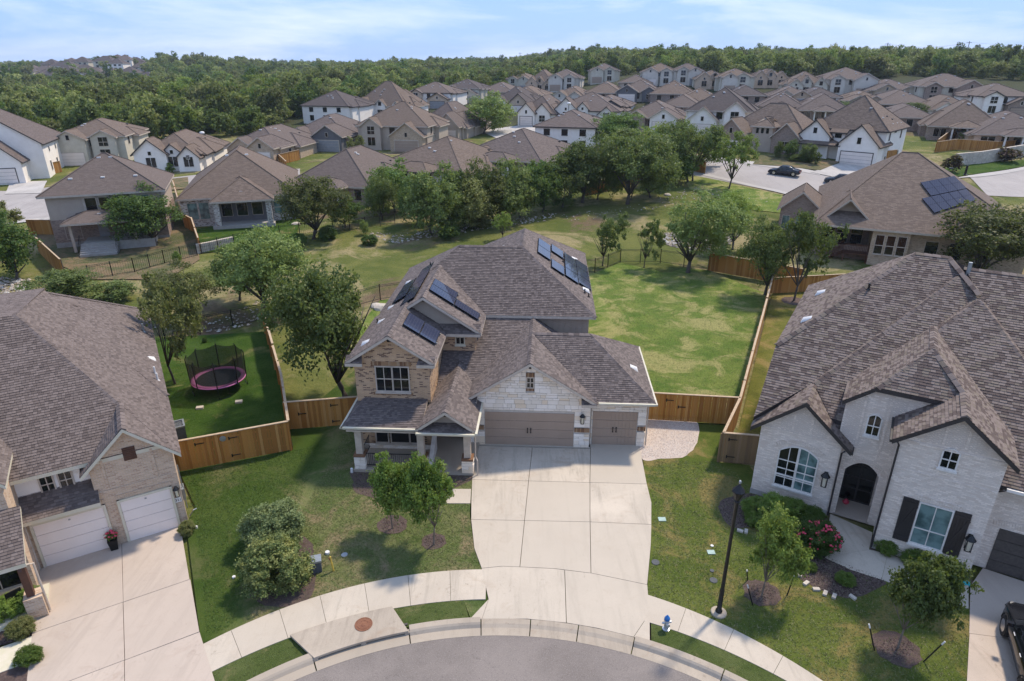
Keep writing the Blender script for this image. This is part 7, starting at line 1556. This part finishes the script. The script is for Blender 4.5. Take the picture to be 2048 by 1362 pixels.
# air conditioner
q = gp(368, 885); ac = thing('air_conditioner', (q.x-.45, q.y+.35, 0), R_(L_A), 'grey air conditioning unit behind the honey brown fence', 'air conditioner')
mb = MB(); mb.box(-.42, .42, -.42, .42, .05, .9); mb.build('housing', 'lid_dark', ac)
mb = MB(); mb.box(-.45, .45, -.45, -.36, .9, .98); mb.box(-.45, .45, .36, .45, .9, .98); mb.box(-.45, -.36, -.36, .36, .9, .98); mb.box(.36, .45, -.36, .36, .9, .98); mb.build('top_frame', 'metal_grey', ac)
mb = MB()
for r_ in (.12, .2, .28, .35): mb.tube([(math.cos(2*math.pi*k/24)*r_, math.sin(2*math.pi*k/24)*r_, .95) for k in range(25)], .008, 4)
for k in range(4): a = k*.785; mb.tube([(math.cos(a)*.36, math.sin(a)*.36, .955), (-math.cos(a)*.36, -math.sin(a)*.36, .955)], .008, 4)
mb.build('fan_grille', 'metal_grey', ac)
# planter with flowers between the white doors
q = gp(230, 1098); pl = thing('planter', q, R_(L_A), 'tall black planter with red flowers between the two white garage doors', 'planter')
mb = MB(); i = mb.vs([(x*s_, y*s_, z) for z, s_ in ((0, .13), (.55, .19)) for x, y in ((-1, -1), (1, -1), (1, 1), (-1, 1))])
for f in ((0, 3, 2, 1), (4, 5, 6, 7), (0, 1, 5, 4), (1, 2, 6, 5), (2, 3, 7, 6), (3, 0, 4, 7)): mb.face([i+k for k in f])
mb.build('pot', 'black_metal', pl); me, _ = crown_mesh('small', 3, 'leaf_oak'); add('foliage', me, pl, (0, 0, .5), 0, (.55, .55, .42))
bl = blooms(0, 0, .24, .45, 24, 'flower_red', '', 5, .035, pl, pl.location+Vector((0, 0, .5)))
pl_rot = -R_(L_A)
bl.rotation_euler = (0, 0, pl_rot); bl.location = Matrix.Rotation(pl_rot, 3, 'Z') @ (-pl.location)
# utility pedestal, marker pipes, lids
q = gp(634, 1140); mb = MB(); mb.obox((0, 0, .27), (.2, .03, 0), (-.03, .19, 0), (0, 0, .27)); ub = thing('utility_box', q, R_(8), 'grey-green utility pedestal beside the large clipped bushes', 'utility box'); mb.build('box', 'lid_dark', ub); mb = MB(); mb.obox((0, 0, .57), (.23, .035, 0), (-.035, .22, 0), (0, 0, .045)); mb.build('lid', 'metal_grey', ub)
q = gp(667, 1142); ym = thing('marker_post', q, R_(15), 'yellow marker post with two pipes near the utility pedestal', 'marker post'); mb = MB(); mb.tube([(0, 0, 0), (-.03, 0, .45)], .04, 8); mb.build('post', 'yellow_pipe', ym); mb = MB(); mb.tube([(-.03, 0, .42), (-.05, .02, .75)], .035, 6); mb.build('pipe', 'yellow_pipe', ym); mb = MB(); mb.tube([(-.03, .02, .42), (-.12, .03, .7)], .025, 6); mb.build('pipe', 'rust', ym)
def lid(u, v, r, m_, lb, sq=False, h=.03):
    q = gp(u, v); mb = MB()
    if sq: mb.box(-r, r, -r*.8, r*.8, 0, h)
    else: mb.lathe([(r, 0), (r, h*.8), (r*.9, h), (.01, h)], n=18)
    add('utility_cover', mb.mesh('utility_cover', m_), None, q+Vector((0, 0, .005)), label=lb, cat='utility lid')
lid(655, 1107, .1, 'vent_white', 'small white round cap beside the yellow marker post', h=.1); lid(689, 1110, .14, 'metal_grey', 'round grey-blue lid in the patchy front lawn'); lid(468, 1155, .07, 'vent_white', 'small white sprinkler cap in the rich green lawn', h=.06); lid(393, 1056, .06, 'vent_white', 'small white cap near the tawny grass tuft', h=.1)
lid(1324, 1039, .17, 'lid_green', 'pale green square lid at the driveway edge, right lawn', True); lid(1311, 1125, .17, 'lid_dark', 'dark round lid at the driveway edge, right lawn'); lid(1422, 1105, .16, 'lid_green', 'pale green square lid left of the street lamp', True); lid(1424, 1092, .07, 'vent_white', 'small white cap above the pale green lid'); lid(1424, 1142, .09, 'lid_dark', 'small dark lid between the green and the larger dark lid'); lid(1427, 1161, .16, 'lid_dark', 'larger dark round lid left of the street lamp')
lid(1600, 565, .25, 'vent_white', 'white round cap near the shade tree'); lid(704, 945, .07, 'vent_white', 'small white pipe cap left of the porch column', h=.25)
# stakes of the young trees
for i, ((u, v), (u2, v2), hh) in enumerate((((1506, 1210), (1495, 1170), 1.0), ((1574, 1190), (1590, 1146), 1.05), ((1495, 1160), (1494, 1140), .7), ((1750, 1301), (1738, 1248), 1.05), ((1846, 1323), (1890, 1283), 1.05))):
    p = gp(u, v); d = ray(u2, v2); t = None
    # lean of the stake: the top lies where its ray passes at the stake height
    tt = (CH-hh)/-d.z; top = Vector((d.x*tt, d.y*tt, hh)); mb = MB(); mb.tube([(0, 0, -.05), tuple((top-p)*.85)], .025, 6); s_ = add('garden_stake', mb.mesh('garden_stake', 'black_metal'), thing('stake', p, 0, ('thin black stake holding the staked young tree, ')+('front left', 'front right', 'rear left', 'left of the oval mulch ring', 'leaning out right of the oval mulch ring')[i], 'stake'))
    s_.name = 'shaft'; mb = MB(); mb.tube([tuple((top-p)*.85), tuple(top-p)], .028, 6); add('tip', mb.mesh('tip', 'vent_white'), s_.parent)
# turtle toy, red toy and dark figure on the porch steps
q = gp(1930, 1166); tt = thing('turtle_toy', q, R_(-20), 'turquoise turtle-shaped toy at the corner of the driveway', 'toy'); mb = MB(); mb.lathe([(.17, .02), (.18, .06), (.12, .13), (.02, .16)], n=12); mb.build('shell', 'turquoise', tt, smooth=True)
mb = MB(); mb.lathe([(.05, .0), (.06, .05), (.02, .1)], (-.22, 0, .02), 8); mb.build('head', 'turquoise', tt)
for a in (.8, 2.3, 3.9, 5.4): mb = MB(); mb.obox((math.cos(a)*.2, math.sin(a)*.16, .03), (.05, .02, 0), (-.02, .04, 0), (0, 0, .02)); mb.build('flipper', 'turquoise', tt)
q = gp(1690, 1010); mb = MB(); mb.lathe([(.1, 0), (.16, .1), (.05, .25)], n=7); add('red_cushion', mb.mesh('red_cushion', 'flower_red'), None, (q.x, q.y, .1), label='small red bundle lying inside the arched entry', cat='cushion')
# low stone edging of the curved bed
for i, (u, v) in enumerate(((1596, 1152), (1612, 1168), (1632, 1180), (1650, 1188), (1668, 1194), (1705, 1196), (1480, 1063), (1492, 1064))):
    q = gp(u, v); mb = MB(); rg2 = random.Random(i); mb.obox((0, 0, .04), (.13, .03, 0), (-.02, .07, 0), (0, 0, .05)); add('edging_stone', mb.mesh('edging_stone', 'rock'), None, q, rg2.uniform(0, 3), label='pale edging stone along the curved mulch bed', cat='stone', group='edging stones of the right flower bed')
for i, (u, v, r) in enumerate(((765, 617, .75), (752, 612, .5), (620, 448, .5), (1335, 390, .5), (592, 450, .6))):
    q = gp(u, v); rs = random.Random(i); bm = bmesh.new(); bmesh.ops.create_icosphere(bm, subdivisions=2, radius=r)
    for v_ in bm.verts: v_.co *= 1+.25*noise.noise(v_.co*2+Vector((i, 0, 0))); v_.co.z *= .55
    me = bpy.data.meshes.new('boulder'); bm.to_mesh(me); bm.free(); me.materials.append(MATS['rock']); add('boulder', me, None, q, label=('pale boulder beside the upper iron fence, larger', 'pale boulder beside the upper iron fence, smaller', 'pale rock at the terrace house tree', 'pale rock ring under the dark tree row', 'pale rock left of the olive oak')[i], cat='boulder')
# street globes glimpsed over the tree row, lamp and utility poles
def globe(u, v, vt, lb):
    b_ = gp(u, v); h_ = z_at(u, vt, b_.y)-b_.z; t = thing('street_lamp', b_, 0, lb, 'street lamp'); mb = MB(); mb.tube([(0, 0, 0), (0, 0, h_-.2)], .07, 6); mb.build('pole', 'black_metal', t); mb = MB(); mb.lathe([(.15, h_-.25), (.45, h_-.05), (.5, h_+.15), (.35, h_+.35), (.05, h_+.42)], n=10); mb.build('globe', 'vent_white', t, smooth=True)
globe(1265, 318, 293, 'white globe street lamp showing over the largest tree of the row'); globe(1450, 330, 287, 'white globe street lamp behind the lone yellow-green tree'); globe(411, 305, 267, 'small street lamp between the pointed gables and the long hipped roof'); globe(1136, 262, 208, 'dark street lamp post before the far white houses')
for i, (u, y_, hh) in enumerate(((1730, 620, 14), (1769, 600, 17), (1930, 600, 17), (1098, 900, 14), (1040, 950, 14), (1470, 800, 12))):
    x_ = (u-1024)/CF*(y_*math.cos(CP)); b_ = Vector((x_, y_, gz(x_, y_))); t = thing('utility_pole', b_, 0, 'distant power pole on the skyline, '+('left of the first pair', 'right of the first pair', 'farthest right', 'thin one above the lone house', 'thin one above the pointed brown roof', 'thin one right of centre')[i], 'utility pole'); mb = MB(); mb.tube([(0, 0, 0), (0, 0, hh)], .28, 5); mb.build('pole', 'bark', t); mb = MB(); mb.box(-2.2, 2.2, -.15, .15, hh-1.2, hh-.9); mb.build('crossarm', 'bark', t)
mb = MB()
def wire(a, b, sag=3):
    a, b = Vector(a), Vector(b); mb.tube([a.lerp(b, k/10)-Vector((0, 0, sag*4*(k/10)*(1-k/10))) for k in range(11)], .05, 3)
P1 = [o for o in COL.objects if o.name.startswith('utility_pole')]
for a, b in ((P1[0], P1[1]), (P1[1], P1[2])):
    for s_ in (-2, 2): wire(a.location+Vector((s_, 0, 13 if a is P1[0] else 16)), b.location+Vector((s_, 0, 16)))
wire(P1[2].location+Vector((2, 0, 16)), P1[2].location+Vector((190, -10, 12)))
mb.build('power_line', 'black_metal', None, uv=False, label='power lines strung between the skyline poles at right', cat='power line')
# ------------------------------------------------------------------ cars
def car(loc, rot, label, paint, kind='sedan'):
    t = thing('car', loc, rot, label, 'car')
    if kind == 'sedan':
        L, W = 4.7, .9
        #      x,     z low, z belt, z top, half width top
        S = [(-2.35, .45, .62, .63, .62), (-2.25, .28, .8, .83, .72), (-1.75, .24, .93, .98, .74), (-1.35, .22, .95, 1.04, .72), (-.85, .2, .96, 1.36, .6), (-.2, .2, .95, 1.44, .58), (.5, .2, .93, 1.41, .58), (1.0, .2, .91, 1.02, .66), (1.1, .2, .9, .95, .72), (1.9, .22, .8, .83, .7), (2.25, .28, .66, .68, .6), (2.37, .4, .52, .53, .5)]
        gl = (3, 7)
    else:
        L, W = 4.9, .97
        S = [(-2.45, .5, 1.0, 1.05, .8), (-2.4, .35, 1.08, 1.35, .74), (-2.1, .32, 1.1, 1.74, .7), (-1.0, .3, 1.1, 1.8, .7), (.1, .3, 1.08, 1.78, .69), (.55, .3, 1.06, 1.66, .69), (1.15, .3, 1.05, 1.12, .78), (1.25, .3, 1.04, 1.08, .8), (2.0, .3, .98, 1.02, .78), (2.35, .34, .88, .9, .7), (2.47, .45, .6, .62, .6)]
        gl = (1, 6)
    mb = MB(); gm = MB(); rows = []
    for x, zl, zb, zt, wt in S:
        wm = W if abs(x) < L*.42 else W*(.96 if abs(x) < L*.47 else .86)
        rows.append([(x, 0, zl), (x, wm*.85, zl), (x, wm, zl+.16), (x, wm*1.0, (zl+zb)/2+.05), (x, wm*.97, zb-.05), (x, wm*.93, zb), (x, wt+.03, zt-.05), (x, wt*.88, zt), (x, 0, zt+.03)])
    for sg in (1, -1):
        idx = [mb.vs([(p[0], p[1]*sg, p[2]) for p in r_]) for r_ in rows]
        for k in range(len(S)-1):
            for j in range(8):
                m_ = 0
                if gl[0] <= k < gl[1] and j == 5: m_ = 1
                if j in (6, 7) and ((kind == 'sedan' and k in (3, 6)) or (kind != 'sedan' and k in (1, 5))): m_ = 1
                if kind != 'sedan' and k == 5 and j == 5: m_ = 1
                mb.face((idx[k]+j, idx[k+1]+j, idx[k+1]+j+1, idx[k]+j+1), m_)
        mb.face([idx[0]+j for j in range(9)], 0); mb.face([idx[-1]+j for j in range(9)], 0)
    me = mb.mesh('body', (paint, 'glass_car'), True); o = add('body', me, t)
    wr = .34 if kind == 'sedan' else .39
    for wx in (-1.42, 1.42) if kind == 'sedan' else (-1.5, 1.5):
        for sg in (1, -1):
            w_ = MB(); w_.tube([(wx, sg*(W-.2), wr), (wx, sg*(W+.02), wr)], wr, 22); wo_ = w_.build('wheel', 'tyre', t)
            r_ = MB(); r_.tube([(wx, sg*(W-.02), wr), (wx, sg*(W+.03), wr)], wr*.62, 16); r_.build('rim', 'chrome', wo_)
            a_ = MB(); pts = [(wx+math.cos(math.pi*k/10)*wr*1.18, sg*(W-.01), wr+math.sin(math.pi*k/10)*wr*1.18) for k in range(11)]; a_.tube(pts, .035, 5); a_.build('wheel_arch', 'tyre', t)
    for sg in (1, -1):
        m_ = MB(); x = .75 if kind == 'sedan' else .75; z = .98 if kind == 'sedan' else 1.15; m_.obox((x, sg*(W+.1), z), (.08, 0, 0), (0, .1, 0), (0, 0, .07)); m_.build('mirror', paint, t)
        hl = MB(); hl.obox((L/2-.18, sg*W*.66, .63 if kind == 'sedan' else .82), (.1, .06*-sg, 0), (0, .14, 0), (0, 0, .07)); hl.build('headlight', 'chrome', t)
        tl = MB(); tl.obox((-L/2+.06, sg*W*.7, .72 if kind == 'sedan' else .98), (.06, 0, 0), (0, .14, 0), (0, 0, .08)); tl.build('tail_light', 'lamp_red', t)
        dh = MB()
        for hx in (-.55, .45): dh.obox((hx, sg*(W*.985), .8 if kind == 'sedan' else .98), (.09, 0, 0), (0, .02, 0), (0, 0, .015))
        dh.build('door_handle', 'chrome', t)
        if kind != 'sedan': rr = MB(); rr.tube([(-1.9, sg*.66, 1.8), (-1.6, sg*.66, 1.87), (.0, sg*.66, 1.86), (.25, sg*.66, 1.79)], .025, 6); rr.build('roof_rail', 'chrome', t)
    return t
b_ = gp(1568, 351); car((b_.x, b_.y, b_.z+.05), R_(180-32), 'dark grey sedan parked along the street before the twin brick gables', 'car_navy')
b_ = gp(1682, 369); car((b_.x, b_.y, b_.z+.05), R_(180-28), 'black sedan parked across the foot of the white house driveway', 'car_black')
b_ = gp(2062, 1335); car((b_.x+.15, b_.y-.3, .03), R_(64), 'glossy black car in the right driveway, cut by the corner of the photo', 'car_black', 'suv')
# chairs glimpsed on the left porch and the terrace
def chair(x, y, z, rot, lb, m_='wood_dark', s_=1.):
    t = thing('chair', (x, y, z), rot, lb, 'chair'); mb = MB(); mb.box(-.26, .26, -.26, .26, .38, .44); mb.build('seat', m_, t); mb = MB(); mb.box(-.26, .26, .22, .28, .44, .95); mb.build('backrest', m_, t)
    for a in (-.23, .23):
        for c in (-.23, .23): mb = MB(); mb.box(a-.025, a+.025, c-.025, c+.025, 0, .38); mb.build('leg', m_, t)
q = LW(-6.3, -2.2); chair(q[0], q[1], .12, R_(L_A+200), 'dark chair on the porch at the left edge', 'black_metal')
a = R_(-25); O = hs.r.location
for i, (x, y) in enumerate(((1.2, 8.2), (2.4, 8.0), (3.6, 8.3))):
    chair(O.x+x*math.cos(a)-y*math.sin(a), O.y+x*math.sin(a)+y*math.cos(a), 1.0+O.z, R_(-25+180*(i % 2)), ('dark patio chair on the covered deck, left', 'dark patio chair on the covered deck, middle', 'dark patio chair on the covered deck, right')[i], 'black_metal')

# ------------------------------------------------------------------ thin air haze
hb = MB(); hb.box(-2700, 2700, -130, 2700, -3, 60); ho = hb.build('haze', 'net', None, uv=False, kind='stuff')
hm = bpy.data.materials.new('haze'); hm.use_nodes = True; hn = hm.node_tree.nodes; hn.clear(); ho_ = hn.new('ShaderNodeOutputMaterial'); pv = hn.new('ShaderNodeVolumePrincipled')
pv.inputs['Color'].default_value = (.72, .84, 1, 1); pv.inputs['Density'].default_value = .00013; pv.inputs['Anisotropy'].default_value = .2; hm.node_tree.links.new(pv.outputs[0], ho_.inputs['Volume'])
ho.data.materials.clear(); ho.data.materials.append(hm); ho.display_type = 'WIRE'
